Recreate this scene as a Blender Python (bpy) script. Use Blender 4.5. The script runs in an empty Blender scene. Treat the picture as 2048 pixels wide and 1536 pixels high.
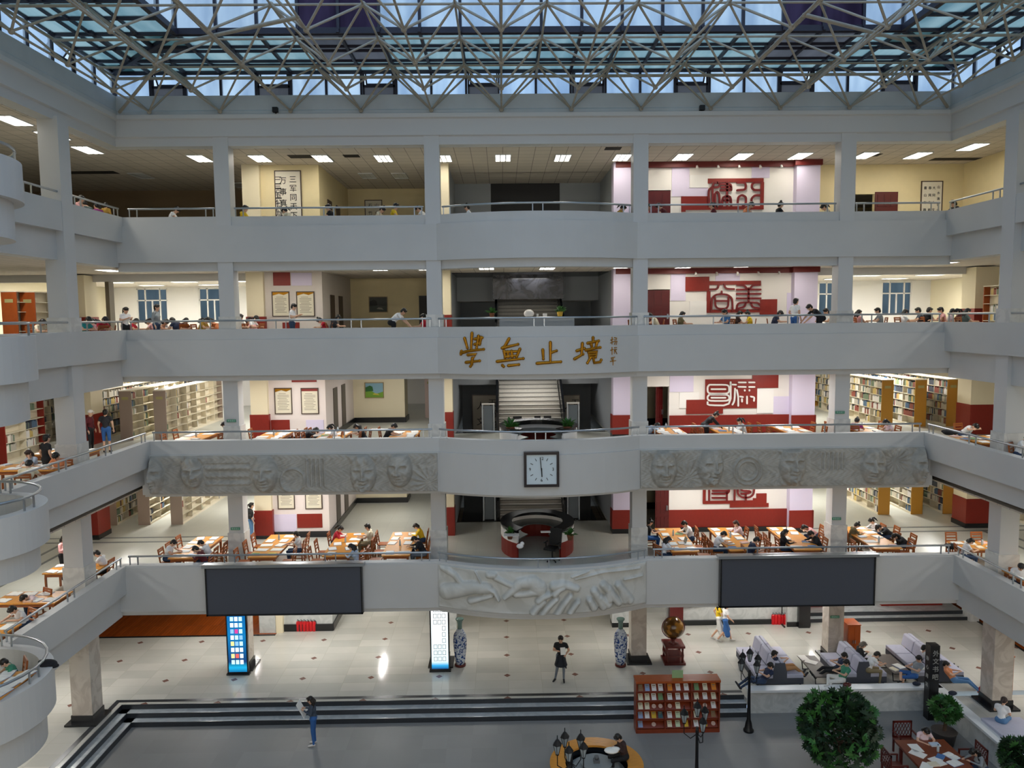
import bpy, bmesh, math, random
import numpy as np
from mathutils import Vector, Matrix, Euler
random.seed(7)
SC = bpy.context.scene
COL = SC.collection
PI = math.pi

# ------------------------------------------------------------------ camera
CAM = Vector((-1.31602, -28.12535, 13.125))
FPX = 1538.6
TILT, YAW, ROLL = math.radians(4.9593), math.radians(0.7309), math.radians(-0.5655)
_cy, _sy, _ct, _st = math.cos(YAW), math.sin(YAW), math.cos(TILT), math.sin(TILT)
C_F = Vector((_sy * _ct, _cy * _ct, -_st))
_r = Vector((_cy, -_sy, 0)); _u = _r.cross(C_F)
C_R = math.cos(ROLL) * _r + math.sin(ROLL) * _u
C_U = -math.sin(ROLL) * _r + math.cos(ROLL) * _u
cam_d = bpy.data.cameras.new('camera')
cam_d.sensor_width = 36; cam_d.lens = FPX / 2048 * 36; cam_d.clip_end = 300
cam_o = bpy.data.objects.new('camera', cam_d); COL.objects.link(cam_o)
cam_o.matrix_world = Matrix(((C_R.x, C_U.x, -C_F.x, CAM.x), (C_R.y, C_U.y, -C_F.y, CAM.y),
                             (C_R.z, C_U.z, -C_F.z, CAM.z), (0, 0, 0, 1)))
SC.camera = cam_o

def ray(px, py):
    return C_F + C_R * ((px - 1024) / FPX) - C_U * ((py - 768) / FPX)
def atZ(px, py, z):
    d = ray(px, py); return CAM + d * ((z - CAM.z) / d.z)
def atY(px, py, y):
    d = ray(px, py); return CAM + d * ((y - CAM.y) / d.y)
def atX(px, py, x):
    d = ray(px, py); return CAM + d * ((x - CAM.x) / d.x)

# ------------------------------------------------------------------ world, exposure
vs = SC.view_settings
vs.view_transform = 'Standard'; vs.look = 'None'; vs.gamma = 1.0; vs.use_curve_mapping = False
vs.exposure = 0.0
SKY_STRENGTH = 1.12
W = bpy.data.worlds.new('dusk_sky'); SC.world = W; W.use_nodes = True
nt = W.node_tree; nt.nodes.clear()
wo = nt.nodes.new('ShaderNodeOutputWorld'); bg = nt.nodes.new('ShaderNodeBackground')
tc = nt.nodes.new('ShaderNodeTexCoord'); nz = nt.nodes.new('ShaderNodeTexNoise'); cr = nt.nodes.new('ShaderNodeValToRGB')
nz.inputs['Scale'].default_value = 2.5; nz.inputs['Detail'].default_value = 3
cr.color_ramp.elements[0].position = .35; cr.color_ramp.elements[0].color = (.47, .69, 1, 1)
cr.color_ramp.elements[1].position = .7; cr.color_ramp.elements[1].color = (.73, .88, 1, 1)
nt.links.new(tc.outputs['Generated'], nz.inputs['Vector']); nt.links.new(nz.outputs['Fac'], cr.inputs['Fac'])
nt.links.new(cr.outputs['Color'], bg.inputs['Color']); bg.inputs['Strength'].default_value = SKY_STRENGTH
nt.links.new(bg.outputs['Background'], wo.inputs['Surface'])
cy = SC.cycles
cy.max_bounces = 7; cy.diffuse_bounces = 3; cy.glossy_bounces = 2; cy.transmission_bounces = 4; cy.transparent_max_bounces = 8
cy.caustics_reflective = False; cy.caustics_refractive = False
cy.sample_clamp_indirect = 6.0
cy.use_denoising = True

def lamp(name, loc, sx, sy, power, col=(1, .98, .94), rot=(0, 0, 0)):
    d = bpy.data.lights.new(name, 'AREA'); d.shape = 'RECTANGLE'; d.size = sx; d.size_y = sy; d.energy = power; d.color = col
    o = bpy.data.objects.new(name, d); o.location = loc; o.rotation_euler = rot; COL.objects.link(o); return o
# fluorescent ceiling fittings of the galleries (the fittings themselves are built for the floors where they can be seen)
LP = {1: 66, 2: 62, 3: 56, 4: 60, 5: 40}
CEIL = {1: 3.0, 2: 7.0, 3: 11.0, 4: 15.05, 5: 19.3}
for lv in (1, 2, 3):
    z = CEIL[lv] - .04
    for x in (-13.2, -9.6, -6.2, -2.4, 2.4, 6.2, 9.6, 13.2):
        if lv == 2 and abs(x) < 3: continue
        lamp('ceiling_lamp', (x, 1.5, z), .12 if lv == 1 else .6, 1.3, LP[lv] * (1.25 if lv > 1 else 1.0) * (.6 if abs(x) < 3 else 1))
    for s in (-1, 1):
        for (dx, y) in ((17, -2), (17, -7.5), (17, -13), (16.6, 8), (19.6, 8), (18, 13), (13.2, 9)):
            if lv == 1 and y > 5: continue
            lamp('ceiling_lamp', (s * dx, y, z), .6, 1.2, LP[lv] * (2.9 if y > 5 else 1.3), rot=(0, 0, 0))
    if lv > 1:
        lamp('ceiling_lamp', (-6.2, 6.5, z), .6, 1.2, LP[lv] * .8)
    else:
        for x in (-13, -7, 7, 13):
            lamp('ceiling_lamp', (x, 6.5, z), .1, 1.3, LP[lv])
for z, w in ((10.9, 75), (14.9, 16), (6.9, 14)): lamp('ceiling_lamp', (0, 7.2, z), 1.6, .3, w)  # added to brighten the stair hall, no fittings modelled
for s in (-1, 1):                                   # library rooms of the third floor gallery, very bright
    for (dx, y) in ((14, 8), (18, 8), (21.5, 8), (14, 13), (18, 13), (21.5, 13)):
        lamp('ceiling_lamp', (s * dx, y, 14.95), .6, 1.2, 120)
    for y in (-3, -9, -15):
        lamp('ceiling_lamp', (s * 17.2, y, 14.95), .6, 1.2, LP[4])
        lamp('ceiling_lamp', (s * 17.2, y, 19.2), .6, 1.2, LP[5] * .7)

for lv in (2, 3, 4, 5):                             # near gallery lamps behind the camera, added and tilted forward to brighten the parapets
    for x in (-12, -6, 0, 6, 12):
        lamp('ceiling_lamp', (x, -30.6, CEIL[lv] - .1), 2.6, .14, {2: 145, 3: 135, 4: 92, 5: 38}[lv], (1, .91, .76), (math.radians(58), 0, 0))
# ------------------------------------------------------------------ helpers
class MB:
    def __init__(s): s.v = []; s.f = []; s.m = []; s.sm = []
    def add(s, vs, fs, mi=0, smooth=False):
        b = len(s.v); s.v += [tuple(v) for v in vs]
        for f in fs: s.f.append(tuple(b + i for i in f)); s.m.append(mi); s.sm.append(smooth)
        return s
    def box(s, x0, x1, y0, y1, z0, z1, mi=0, M=None):
        vs = [Vector(p) for p in ((x0, y0, z0), (x1, y0, z0), (x1, y1, z0), (x0, y1, z0), (x0, y0, z1), (x1, y0, z1), (x1, y1, z1), (x0, y1, z1))]
        if M: vs = [M @ v for v in vs]
        return s.add(vs, ((0, 3, 2, 1), (4, 5, 6, 7), (0, 1, 5, 4), (1, 2, 6, 5), (2, 3, 7, 6), (3, 0, 4, 7)), mi)
    def cbox(s, c, sx, sy, sz, mi=0, rz=0, rx=0, ry=0):
        M = Matrix.Translation(c) @ Euler((rx, ry, rz)).to_matrix().to_4x4()
        return s.box(-sx / 2, sx / 2, -sy / 2, sy / 2, -sz / 2, sz / 2, mi, M)
    def bar(s, a, b, w, h, mi=0, up=(0, 0, 1)):
        a, b = Vector(a), Vector(b); d = (b - a); L = d.length; d.normalize(); up = Vector(up)
        if abs(d.dot(up)) > .98: up = Vector((1, 0, 0))
        x = d.cross(up).normalized(); z = x.cross(d)
        M = Matrix(((x.x, d.x, z.x, a.x), (x.y, d.y, z.y, a.y), (x.z, d.z, z.z, a.z), (0, 0, 0, 1)))
        return s.box(-w / 2, w / 2, 0, L, -h / 2, h / 2, mi, M)
    def tube(s, pts, r, n=8, mi=0, cap=True, smooth=True, closed=False):
        pts = [Vector(p) for p in pts]; k = len(pts); rs = r if isinstance(r, (list, tuple)) else [r] * k
        vs = []; prev = None
        for i, p in enumerate(pts):
            if closed: t = pts[(i + 1) % k] - pts[i - 1]
            else: t = pts[min(i + 1, k - 1)] - pts[max(i - 1, 0)]
            t.normalize()
            if prev is None:
                a = Vector((0, 0, 1)) if abs(t.z) < .9 else Vector((1, 0, 0)); x = t.cross(a).normalized()
            else:
                x = (prev - t * prev.dot(t)).normalized()
            prev = x; y = t.cross(x)
            for j in range(n):
                a = 2 * PI * j / n; vs.append(p + (x * math.cos(a) + y * math.sin(a)) * rs[i])
        fs = []
        for i in range(k if closed else k - 1):
            for j in range(n):
                a, b = i * n + j, i * n + (j + 1) % n; c, d = ((i + 1) % k) * n + (j + 1) % n, ((i + 1) % k) * n + j
                fs.append((a, b, c, d))
        s.add(vs, fs, mi, smooth)
        if cap and not closed:
            s.add(vs[:n], (tuple(range(n))[::-1],), mi); s.add(vs[-n:], (tuple(range(n)),), mi)
        return s
    def lathe(s, prof, n=24, c=(0, 0, 0), mi=0, smooth=True, mis=None, M=None):
        vs = []; c = Vector(c)
        for (r, z) in prof:
            for j in range(n):
                a = 2 * PI * j / n; v = Vector((r * math.cos(a), r * math.sin(a), z))
                vs.append((M @ v if M else v) + c)
        for i in range(len(prof) - 1):
            fs = [(i * n + j, i * n + (j + 1) % n, (i + 1) * n + (j + 1) % n, (i + 1) * n + j) for j in range(n)]
            b = len(s.v) if i == 0 else b0
            if i == 0: b0 = len(s.v); s.v += [tuple(v) for v in vs]
            for f in fs: s.f.append(tuple(b0 + q for q in f)); s.m.append(mis[i] if mis else mi); s.sm.append(smooth)
        k = len(prof)
        s.f.append(tuple(b0 + j for j in range(n))[::-1]); s.m.append(mis[0] if mis else mi); s.sm.append(False)
        s.f.append(tuple(b0 + (k - 1) * n + j for j in range(n))); s.m.append(mis[-1] if mis else mi); s.sm.append(False)
        return s
    def sphere(s, c, r, n=12, m=8, mi=0, sc=(1, 1, 1)):
        c = Vector(c); vs = [c + Vector((0, 0, -r * sc[2]))]
        for i in range(1, m):
            t = -PI / 2 + PI * i / m
            for j in range(n):
                a = 2 * PI * j / n
                vs.append(c + Vector((r * sc[0] * math.cos(t) * math.cos(a), r * sc[1] * math.cos(t) * math.sin(a), r * sc[2] * math.sin(t))))
        vs.append(c + Vector((0, 0, r * sc[2]))); fs = []
        for j in range(n): fs.append((0, 1 + (j + 1) % n, 1 + j))
        for i in range(m - 2):
            for j in range(n):
                a, b = 1 + i * n + j, 1 + i * n + (j + 1) % n; fs.append((a, b, b + n, a + n))
        e = len(vs) - 1
        for j in range(n): fs.append((e, 1 + (m - 2) * n + j, 1 + (m - 2) * n + (j + 1) % n))
        return s.add(vs, fs, mi, True)
    def prism(s, poly, z0, z1, mi=0, M=None):
        n = len(poly); vs = [Vector((p[0], p[1], z0)) for p in poly] + [Vector((p[0], p[1], z1)) for p in poly]
        if M: vs = [M @ v for v in vs]
        fs = [tuple(range(n))[::-1], tuple(range(n, 2 * n))] + [(i, (i + 1) % n, n + (i + 1) % n, n + i) for i in range(n)]
        return s.add(vs, fs, mi)
    def quad(s, a, b, c, d, mi=0): return s.add((a, b, c, d), ((0, 1, 2, 3),), mi)
    def mesh(s, name, mats):
        me = bpy.data.meshes.new(name); me.from_pydata(s.v, [], s.f)
        if not isinstance(mats, (list, tuple)): mats = [mats]
        for m in mats: me.materials.append(m)
        me.polygons.foreach_set('material_index', s.m); me.polygons.foreach_set('use_smooth', s.sm); me.update()
        return me
    def build(s, name, mats, parent=None, loc=None):
        o = bpy.data.objects.new(name, s.mesh(name, mats)); COL.objects.link(o)
        if parent: o.parent = parent
        if loc is not None: o.location = loc
        return o

USED = {}
def tag(o, label=None, cat=None, group=None, kind=None):
    if label: o['label'] = label
    if cat: o['category'] = cat
    if group: o['group'] = group
    if kind: o['kind'] = kind
    return o
def thing(name, label, cat, loc=(0, 0, 0), rz=0, group=None):
    o = bpy.data.objects.new(name, None); o.empty_display_size = .2; COL.objects.link(o)
    o.location = loc; o.rotation_euler = (0, 0, rz); return tag(o, label, cat, group)
def struct(o, label=None): return tag(o, label, kind='structure')
def kids(o): return [c for c in bpy.data.objects if c.parent == o]
TREE = {}
def copy_tree(root, loc, rz=0, label=None, group=None, scale=None):
    if root.name not in TREE:
        TREE[root.name] = [(c, list(c.children)) for c in root.children]
    r = root.copy(); COL.objects.link(r); r.location = loc; r.rotation_euler = (0, 0, rz)
    if label: r['label'] = label
    if group: r['group'] = group
    if scale: r.scale = scale
    for c, gs in TREE[root.name]:
        k = c.copy(); COL.objects.link(k); k.parent = r
        for g in gs:
            q = g.copy(); COL.objects.link(q); q.parent = k
    return r

# ------------------------------------------------------------------ materials
def lin(h):
    c = [int(h[i:i + 2], 16) / 255 for i in (0, 2, 4)]
    return tuple(x / 12.92 if x <= .04045 else ((x + .055) / 1.055) ** 2.4 for x in c) + (1,)
MATS = {}
def mat(name, col, rough=.6, metal=0, var=0, scale=3, spec=.5, emit=None, estr=0, stretch=None):
    if name in MATS: return MATS[name]
    m = bpy.data.materials.new(name); m.use_nodes = True; MATS[name] = m
    n = m.node_tree; b = n.nodes['Principled BSDF']; c = lin(col) if isinstance(col, str) else tuple(col) + (1,)
    b.inputs['Base Color'].default_value = c; b.inputs['Roughness'].default_value = rough; b.inputs['Metallic'].default_value = metal
    b.inputs['Specular IOR Level'].default_value = spec
    if var:
        t = n.nodes.new('ShaderNodeTexCoord'); z = n.nodes.new('ShaderNodeTexNoise'); r = n.nodes.new('ShaderNodeValToRGB')
        z.inputs['Scale'].default_value = scale; z.inputs['Detail'].default_value = 3
        if stretch:
            mp = n.nodes.new('ShaderNodeMapping'); mp.inputs['Scale'].default_value = stretch
            n.links.new(t.outputs['Object'], mp.inputs['Vector']); n.links.new(mp.outputs['Vector'], z.inputs['Vector'])
        else: n.links.new(t.outputs['Object'], z.inputs['Vector'])
        e = r.color_ramp.elements; e[0].position = .3; e[1].position = .7
        e[0].color = tuple(x * (1 - var) for x in c[:3]) + (1,); e[1].color = tuple(min(1, x * (1 + var)) for x in c[:3]) + (1,)
        n.links.new(z.outputs['Fac'], r.inputs['Fac']); n.links.new(r.outputs['Color'], b.inputs['Base Color'])
    if emit:
        b.inputs['Emission Color'].default_value = lin(emit); b.inputs['Emission Strength'].default_value = estr
    return m
def N(m, t): return m.node_tree.nodes.new(t)
def math_n(m, op, a, b=None):
    q = N(m, 'ShaderNodeMath'); q.operation = op
    for i, x in enumerate((a, b)):
        if x is None: continue
        if hasattr(x, 'is_linked'): m.node_tree.links.new(x, q.inputs[i])
        else: q.inputs[i].default_value = x
    return q.outputs[0]

paint = mat('grey_white_paint', 'cacac8', .55, var=.025, scale=.7)
paint_col = mat('column_paint', 'cccccb', .5)
cream = mat('cream_wall', 'eddcae', .6, var=.02)
cream2 = mat('pale_cream_wall', 'efe3c4', .6)
white = mat('white_wall', 'f1eeea', .6)
lilac = mat('lilac_wall', 'ddd3ea', .6)
greyw = mat('grey_stair_wall', 'a4a9ae', .6)
redp = mat('red_panel', '852013', .45, var=.06, scale=6, stretch=(6, 6, 1))
darkred = mat('dark_red_wood', '581313', .4, var=.08, scale=5)
black = mat('black_granite', '14161a', .25, spec=.6)
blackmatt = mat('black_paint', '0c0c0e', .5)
darkgrey = mat('screen_grey', '4a4e58', .75)
steel = mat('brushed_steel', 'aeb4ba', .3, .9)
girder = mat('blue_grey_girder', 'bcc0c2', .5, var=.06, scale=1.2)
truss = mat('truss_tube', 'a59c8c', .55, var=.1, scale=4)
mull = mat('dark_mullion', '2b2836', .5)
wood = mat('honey_wood', 'd8933c', .35, var=.12, scale=4, stretch=(1, 6, 6))
wood2 = mat('brown_chair_wood', '9a5423', .4, var=.12, scale=5)
teak = mat('orange_brown_wood', 'a04c1c', .4, var=.1, scale=4, stretch=(1, 6, 1))
mahog = mat('mahogany', '5a1d16', .3, var=.1, scale=6)
paper = mat('white_paper', 'f3f1ea', .7)
fabric = mat('pale_grey_fabric', 'b9b9c9', .9, var=.03, scale=8)
fabric_d = mat('dark_grey_fabric', '50525a', .9)
glossred = mat('extinguisher_red', 'c4121c', .3)
leaf = mat('dark_leaf', '1a361c', .55, var=.35, scale=7)
leaf2 = mat('bright_leaf', '35682a', .55, var=.3, scale=9)
gold = mat('gold_leaf', 'b27a18', .35, .75, var=.15, scale=9)
green_sign = mat('green_sign', '3f8a6c', .5)
shelfm = mat('cream_shelf', 'e6dcc4', .5)
endm_l = mat('taupe_end_panel', '9d8b7e', .5)
endm_r = mat('ochre_end_panel', 'b9852c', .5)
iron = mat('black_iron', '101216', .4, .3)
glassl = mat('lantern_glass', '9aa4a8', .1, 0, spec=.8)

def marble(name, base, vein, rough, scale=1.4):
    m = mat(name, base, rough); n = m.node_tree; b = n.nodes['Principled BSDF']
    t = N(m, 'ShaderNodeTexCoord'); a = N(m, 'ShaderNodeTexNoise'); r = N(m, 'ShaderNodeValToRGB')
    a.inputs['Scale'].default_value = scale; a.inputs['Detail'].default_value = 7; a.inputs['Distortion'].default_value = 2.2
    e = r.color_ramp.elements; e[0].position = .42; e[0].color = lin(vein); e[1].position = .56; e[1].color = lin(base)
    n.links.new(t.outputs['Object'], a.inputs['Vector']); n.links.new(a.outputs['Fac'], r.inputs['Fac']); n.links.new(r.outputs['Color'], b.inputs['Base Color'])
    return m
marble_c = marble('white_marble', 'dedcd6', 'd0cec9', .25)
marble_b = marble('brown_marble', 'cbc2b6', 'b9aea2', .25)
marble_w = marble('pale_marble', 'd0d2d0', 'c2c5c3', .3, 2)

def tiles(name, base, tw, th, var, rough, gap='8f8d86', diamond=None, mortar=.006):
    m = mat(name, base, rough); n = m.node_tree; b = n.nodes['Principled BSDF']
    t = N(m, 'ShaderNodeTexCoord'); br = N(m, 'ShaderNodeTexBrick'); c = lin(base)
    br.offset = 0.0 if diamond is None else .0
    br.inputs['Scale'].default_value = 1; br.inputs['Brick Width'].default_value = tw; br.inputs['Row Height'].default_value = th
    br.inputs['Mortar Size'].default_value = mortar; br.inputs['Bias'].default_value = 0
    br.inputs['Color1'].default_value = tuple(x * (1 - var) for x in c[:3]) + (1,); br.inputs['Color2'].default_value = tuple(min(1, x * (1 + var)) for x in c[:3]) + (1,)
    br.inputs['Mortar'].default_value = lin(gap)
    n.links.new(t.outputs['Object'], br.inputs['Vector'])
    nz = N(m, 'ShaderNodeTexNoise'); nz.inputs['Scale'].default_value = .9; nz.inputs['Detail'].default_value = 6
    rp = N(m, 'ShaderNodeValToRGB'); rp.color_ramp.elements[0].position = .3; rp.color_ramp.elements[1].position = .7
    rp.color_ramp.elements[0].color = (1 - var, 1 - var, 1 - var, 1); rp.color_ramp.elements[1].color = (1, 1, 1, 1)
    n.links.new(t.outputs['Object'], nz.inputs['Vector']); n.links.new(nz.outputs['Fac'], rp.inputs['Fac'])
    mx = N(m, 'ShaderNodeMix'); mx.data_type = 'RGBA'; mx.blend_type = 'MULTIPLY'; mx.inputs[0].default_value = 1
    n.links.new(br.outputs['Color'], mx.inputs[6]); n.links.new(rp.outputs['Color'], mx.inputs[7]); out = mx.outputs[2]
    if diamond:
        sp = N(m, 'ShaderNodeSeparateXYZ'); n.links.new(t.outputs['Object'], sp.inputs[0])
        k = diamond
        fx = math_n(m, 'ABSOLUTE', math_n(m, 'SUBTRACT', math_n(m, 'FLOORED_MODULO', sp.outputs[0], k), k / 2))
        fy = math_n(m, 'ABSOLUTE', math_n(m, 'SUBTRACT', math_n(m, 'FLOORED_MODULO', sp.outputs[1], k * .68), k * .34))
        dd = math_n(m, 'LESS_THAN', math_n(m, 'ADD', fx, fy), .13)
        m2 = N(m, 'ShaderNodeMix'); m2.data_type = 'RGBA'; n.links.new(dd, m2.inputs[0]); n.links.new(out, m2.inputs[6]); m2.inputs[7].default_value = lin('7a5a50'); out = m2.outputs[2]
    n.links.new(out, b.inputs['Base Color'])
    return m
floor_g = tiles('polished_floor_tiles', 'c3c1b8', 1.2, .62, .09, .12, 'b4afa2', diamond=2.5)
floor_p = tiles('plaza_floor_tiles', '8c8b89', .8, .8, .06, .5, '8d8b88')
floor_u = tiles('gallery_floor_tiles', 'c6c7bd', .8, .8, .03, .3, 'b8b9b0')
ceil_m = tiles('ceiling_tiles', 'cfc5b8', .6, .6, .03, .8, '8a8279', mortar=.012)
woodfl = tiles('wooden_floor', '8e4316', .12, 1.4, .15, .2, '5e2a0e', mortar=.003)

def pane_mat(name, tint, trans, var, dirt):
    m = bpy.data.materials.new(name); m.use_nodes = True; n = m.node_tree; n.nodes.clear(); MATS[name] = m
    o = n.nodes.new('ShaderNodeOutputMaterial'); tl = n.nodes.new('ShaderNodeBsdfTranslucent'); tp = n.nodes.new('ShaderNodeBsdfTransparent'); mx = n.nodes.new('ShaderNodeMixShader')
    t = n.nodes.new('ShaderNodeTexCoord'); z = n.nodes.new('ShaderNodeTexNoise'); r = n.nodes.new('ShaderNodeValToRGB'); mp = n.nodes.new('ShaderNodeMapping')
    z.inputs['Scale'].default_value = 1.0; z.inputs['Detail'].default_value = 5; mp.inputs['Scale'].default_value = (1.6, .35, .35)
    c = lin(tint); d = lin(dirt)
    r.color_ramp.elements[0].position = .32; r.color_ramp.elements[0].color = tuple(d[i] * var + c[i] * (1 - var) for i in range(3)) + (1,)
    r.color_ramp.elements[1].position = .62; r.color_ramp.elements[1].color = c
    n.links.new(t.outputs['Object'], mp.inputs['Vector']); n.links.new(mp.outputs['Vector'], z.inputs['Vector']); n.links.new(z.outputs['Fac'], r.inputs['Fac'])
    for s in (tl, tp): n.links.new(r.outputs['Color'], s.inputs['Color'])
    mx.inputs[0].default_value = trans; n.links.new(tl.outputs[0], mx.inputs[1]); n.links.new(tp.outputs[0], mx.inputs[2]); n.links.new(mx.outputs[0], o.inputs['Surface'])
    return m
pane_w = pane_mat('frosted_roof_pane', 'f4faff', .65, .45, 'a0b4cc')
pane_t = pane_mat('weathered_teal_pane', 'd2dcd8', .5, .6, '92b0b4')
pane_d = pane_mat('sooty_roof_pane', '8a7f95', .5, .6, '5c5060')
pane_g = pane_mat('grey_roof_board', 'a8a4a4', .2, .4, '7a7878')
pane_n = pane_mat('dark_window_pane', 'a3a8a8', .6, .5, '7a8488')
# ================================================================== the building
FZ = {1: 0.0, 2: 4.05, 3: 8.05, 4: 12.05, 5: 16.05}
FP = {2: 2.2, 3: .8, 4: .3, 5: -.06}                 # how far the front parapet stands out
SX = {2: 14.3, 3: 13.9, 4: 14.75, 5: 14.86}          # inner face of the side parapets
LEDGE = {2: 4.75, 3: 8.84, 4: 12.8, 5: 16.83}
FBOT = {2: 3.14, 3: 6.92, 4: 11.13, 5: 15.2}
FBEAM = {2: 2.98, 3: 6.81, 4: 10.93, 5: 14.9}
FSTEP = {2: None, 3: 8.35, 4: 12.43, 5: 16.5}
SBOT = {2: 3.78, 3: 7.93, 4: 11.75, 5: 15.92}
SBEAM = {2: 2.95, 3: 7.3, 4: 10.8, 5: 15.04}
FLOORNAME = {1: 'ground floor', 2: 'lowest gallery', 3: 'second gallery', 4: 'third gallery', 5: 'top gallery'}
BUL_Y, BRAD = -10.6, {2: 2.08, 3: 1.82, 4: 2.52, 5: 2.55}

def arc_front(a=3.6, s=.9, n=16):
    R = (a * a + s * s) / (2 * s); out = []
    for i in range(n + 1):
        x = -a + 2 * a * i / n; out.append((x, -(math.sqrt(R * R - x * x) - (R - s))))
    return out
def front_path(lv, ends=0.0):
    p = FP[lv]; X = SX[lv] + ends
    return [(-X, -p), (-3.75, -p)] + [(x, y - p) for x, y in arc_front()] + [(3.75, -p), (X, -p)]
def side_path(lv, s, y1):
    X = SX[lv]; BUL_R = BRAD[lv]; pts = [(s * X, -36), (s * X, BUL_Y - BUL_R - .15)]
    for i in range(33):
        a = -PI / 2 + PI * i / 32; pts.append((s * (X - BUL_R * math.cos(a)), BUL_Y + BUL_R * math.sin(a)))
    return pts + [(s * X, BUL_Y + BUL_R + .15), (s * X, y1)]
def sweep(path, prof, side=1, mi=0, mb=None):
    """prof (n, z) polygon; n grows to the right of the path when side=1"""
    mb = mb or MB(); k = len(path); m = len(prof); vs = []
    for i, (x, y) in enumerate(path):
        a = Vector(path[max(i - 1, 0)]); b = Vector((x, y)); c = Vector(path[min(i + 1, k - 1)])
        d1 = (b - a).normalized() if i else (c - b).normalized(); d2 = (c - b).normalized() if i < k - 1 else d1
        n1 = Vector((d1.y, -d1.x)); n2 = Vector((d2.y, -d2.x)); n = (n1 + n2)
        if n.length < .2: n = n1
        n.normalize(); f = 1 / max(.5, n.dot(n1)); n = n * f * side
        for (q, z) in prof: vs.append((x + n.x * q, y + n.y * q, z))
    fs = []
    for i in range(k - 1):
        for j in range(m):
            a, b = i * m + j, i * m + (j + 1) % m; fs.append((a, b, b + m, a + m))
    fs.append(tuple(range(m))); fs.append(tuple(range((k - 1) * m, k * m))[::-1])
    return mb.add(vs, fs, mi)

for lv in (2, 3, 4, 5):
    zf, zl, zs = FZ[lv], LEDGE[lv], FSTEP[lv]
    prof = [(-.3, zf - .06), (-.3, zl), (0, zl)]
    if zs: prof += [(0, zs), (.1, zs), (.1, FBOT[lv])]
    else: prof += [(0, zl - .05), (.04, zl - .05), (.04, FBOT[lv])]
    prof += [(-.08, FBOT[lv]), (-.08, FBEAM[lv]), (-.6, FBEAM[lv]), (-.6, zf - .06)]
    struct(sweep(front_path(lv, .3), prof).build('wall_front', paint))
    for s in (-1, 1):
        prof = [(-.3, zf - .06), (-.3, zl), (0, zl), (0, SBOT[lv]), (-.22, SBOT[lv]), (-.22, SBEAM[lv]), (-.75, SBEAM[lv]), (-.75, zf - .06)]
        struct(sweep(side_path(lv, s, -FP[lv] - .02 if lv > 2 else -FP[lv] + .05), prof, 1 if s < 0 else -1).build('wall_left' if s < 0 else 'wall_right', paint))
# roof beam over the top gallery
bp = [(-.5, 19.3), (-.5, 20.36), (.14, 20.36), (.14, 20.22), (.05, 20.18), (.05, 19.62), (-.04, 19.58), (-.04, 19.3)]
struct(sweep([(-14.93, -36), (-14.93, 0), (14.93, 0), (14.93, -36)], bp).build('wall_front', paint_col))
gp = [(-.25, 20.36), (-.25, 21.05), (.0, 21.05), (.0, 20.55), (.05, 20.5), (.05, 20.36)]
struct(sweep([(-14.88, -36), (-14.88, .05), (14.88, .05), (14.88, -36)], gp).build('trim_1', girder))

# slabs: floor on top, tiled ceiling below
ST0, ST1, STY = -3.42, 3.32, 5.6                       # stairwell
for lv in (2, 3, 4, 5):
    z = FZ[lv]; p = FP[lv]; m = MB(); zt = z; zb = z - .1
    for (x0, x1, y0, y1) in ((-24, ST0, -p + .3, 17.5), (ST1, 24, -p + .3, 17.5), (ST0, ST1, -p + .3, STY)): m.box(x0, x1, y0, y1, zb, zt)
    for s in (-1, 1):
        X = SX[lv] + .3; BUL_R = BRAD[lv]; m.box(min(s * X, s * 24), max(s * X, s * 24), -36, -p + .3, zb, zt)
        pts = [(s * (SX[lv] + .3), BUL_Y + BUL_R)] + [(s * (SX[lv] + .3 - (BUL_R) * math.cos(a)), BUL_Y + (BUL_R - .15) * math.sin(a)) for a in [PI / 2 - PI * i / 12 for i in range(13)]] + [(s * (SX[lv] + .3), BUL_Y - BUL_R)]
        m.prism(pts if s > 0 else pts[::-1], zb, zt - .002)
    arc = [(x, y - p + .3) for x, y in arc_front()]
    m.prism(arc, zb, zt - .002)
    struct(m.build('floor', floor_u))
for lv in (1, 2, 3, 4, 5):
    z = CEIL[lv]; m = MB(); p = FP.get(lv + 1, 0)
    if lv == 5: p = -.05
    y0 = -p + .5
    for (x0, x1, a, b) in ((-24, ST0, y0, 17.5), (ST1, 24, y0, 17.5), (ST0, ST1, y0, STY if lv < 5 else 12)): m.box(x0, x1, a, b, z, z + .05)
    for s in (-1, 1):
        X = (SX.get(lv + 1, 14.93)) + .55; m.box(min(s * X, s * 24), max(s * X, s * 24), -36, y0, z, z + .05)
    m.box(ST0, ST1, 5.5, 5.6, z, FZ.get(lv + 1, 20))
    struct(m.build('ceiling', ceil_m))

# columns: marble dado at every floor, black granite plinth on the ground
def column(cx, cy, w, z1, faces, mat_top):
    m = MB(); h = w / 2
    m.box(cx - h, cx + h, cy - h, cy + h, 3.0, z1, 0)
    m.box(cx - h - .02, cx + h + .02, cy - h - .02, cy + h + .02, .3, 3.0, 1)
    for lv in (2, 3, 4, 5):
        if FZ[lv] + 1.2 < z1 and lv < 5: m.box(cx - h - .04, cx + h + .04, cy - h - .04, cy + h + .04, FZ[lv], FZ[lv] + 1.2, 2)
    m.box(cx - h - .05, cx + h + .05, cy - h - .05, cy + h + .05, .06, .3, 3)
    m.box(cx - h - .2, cx + h + .2, cy - h - .2, cy + h + .2, 0, .06, 3)
    return struct(m.build('column', [mat_top, marble_b, marble_c, black]))
for x in (-11.25, -3.75, 3.75, 11.25): column(x, .27, .54, 19.6, None, paint_col)
for s in (-1, 1):
    for y in (-3.5, -11.0, -18.5): column(s * 15.15, y, .62, 19.4, None, paint_col)

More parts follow.
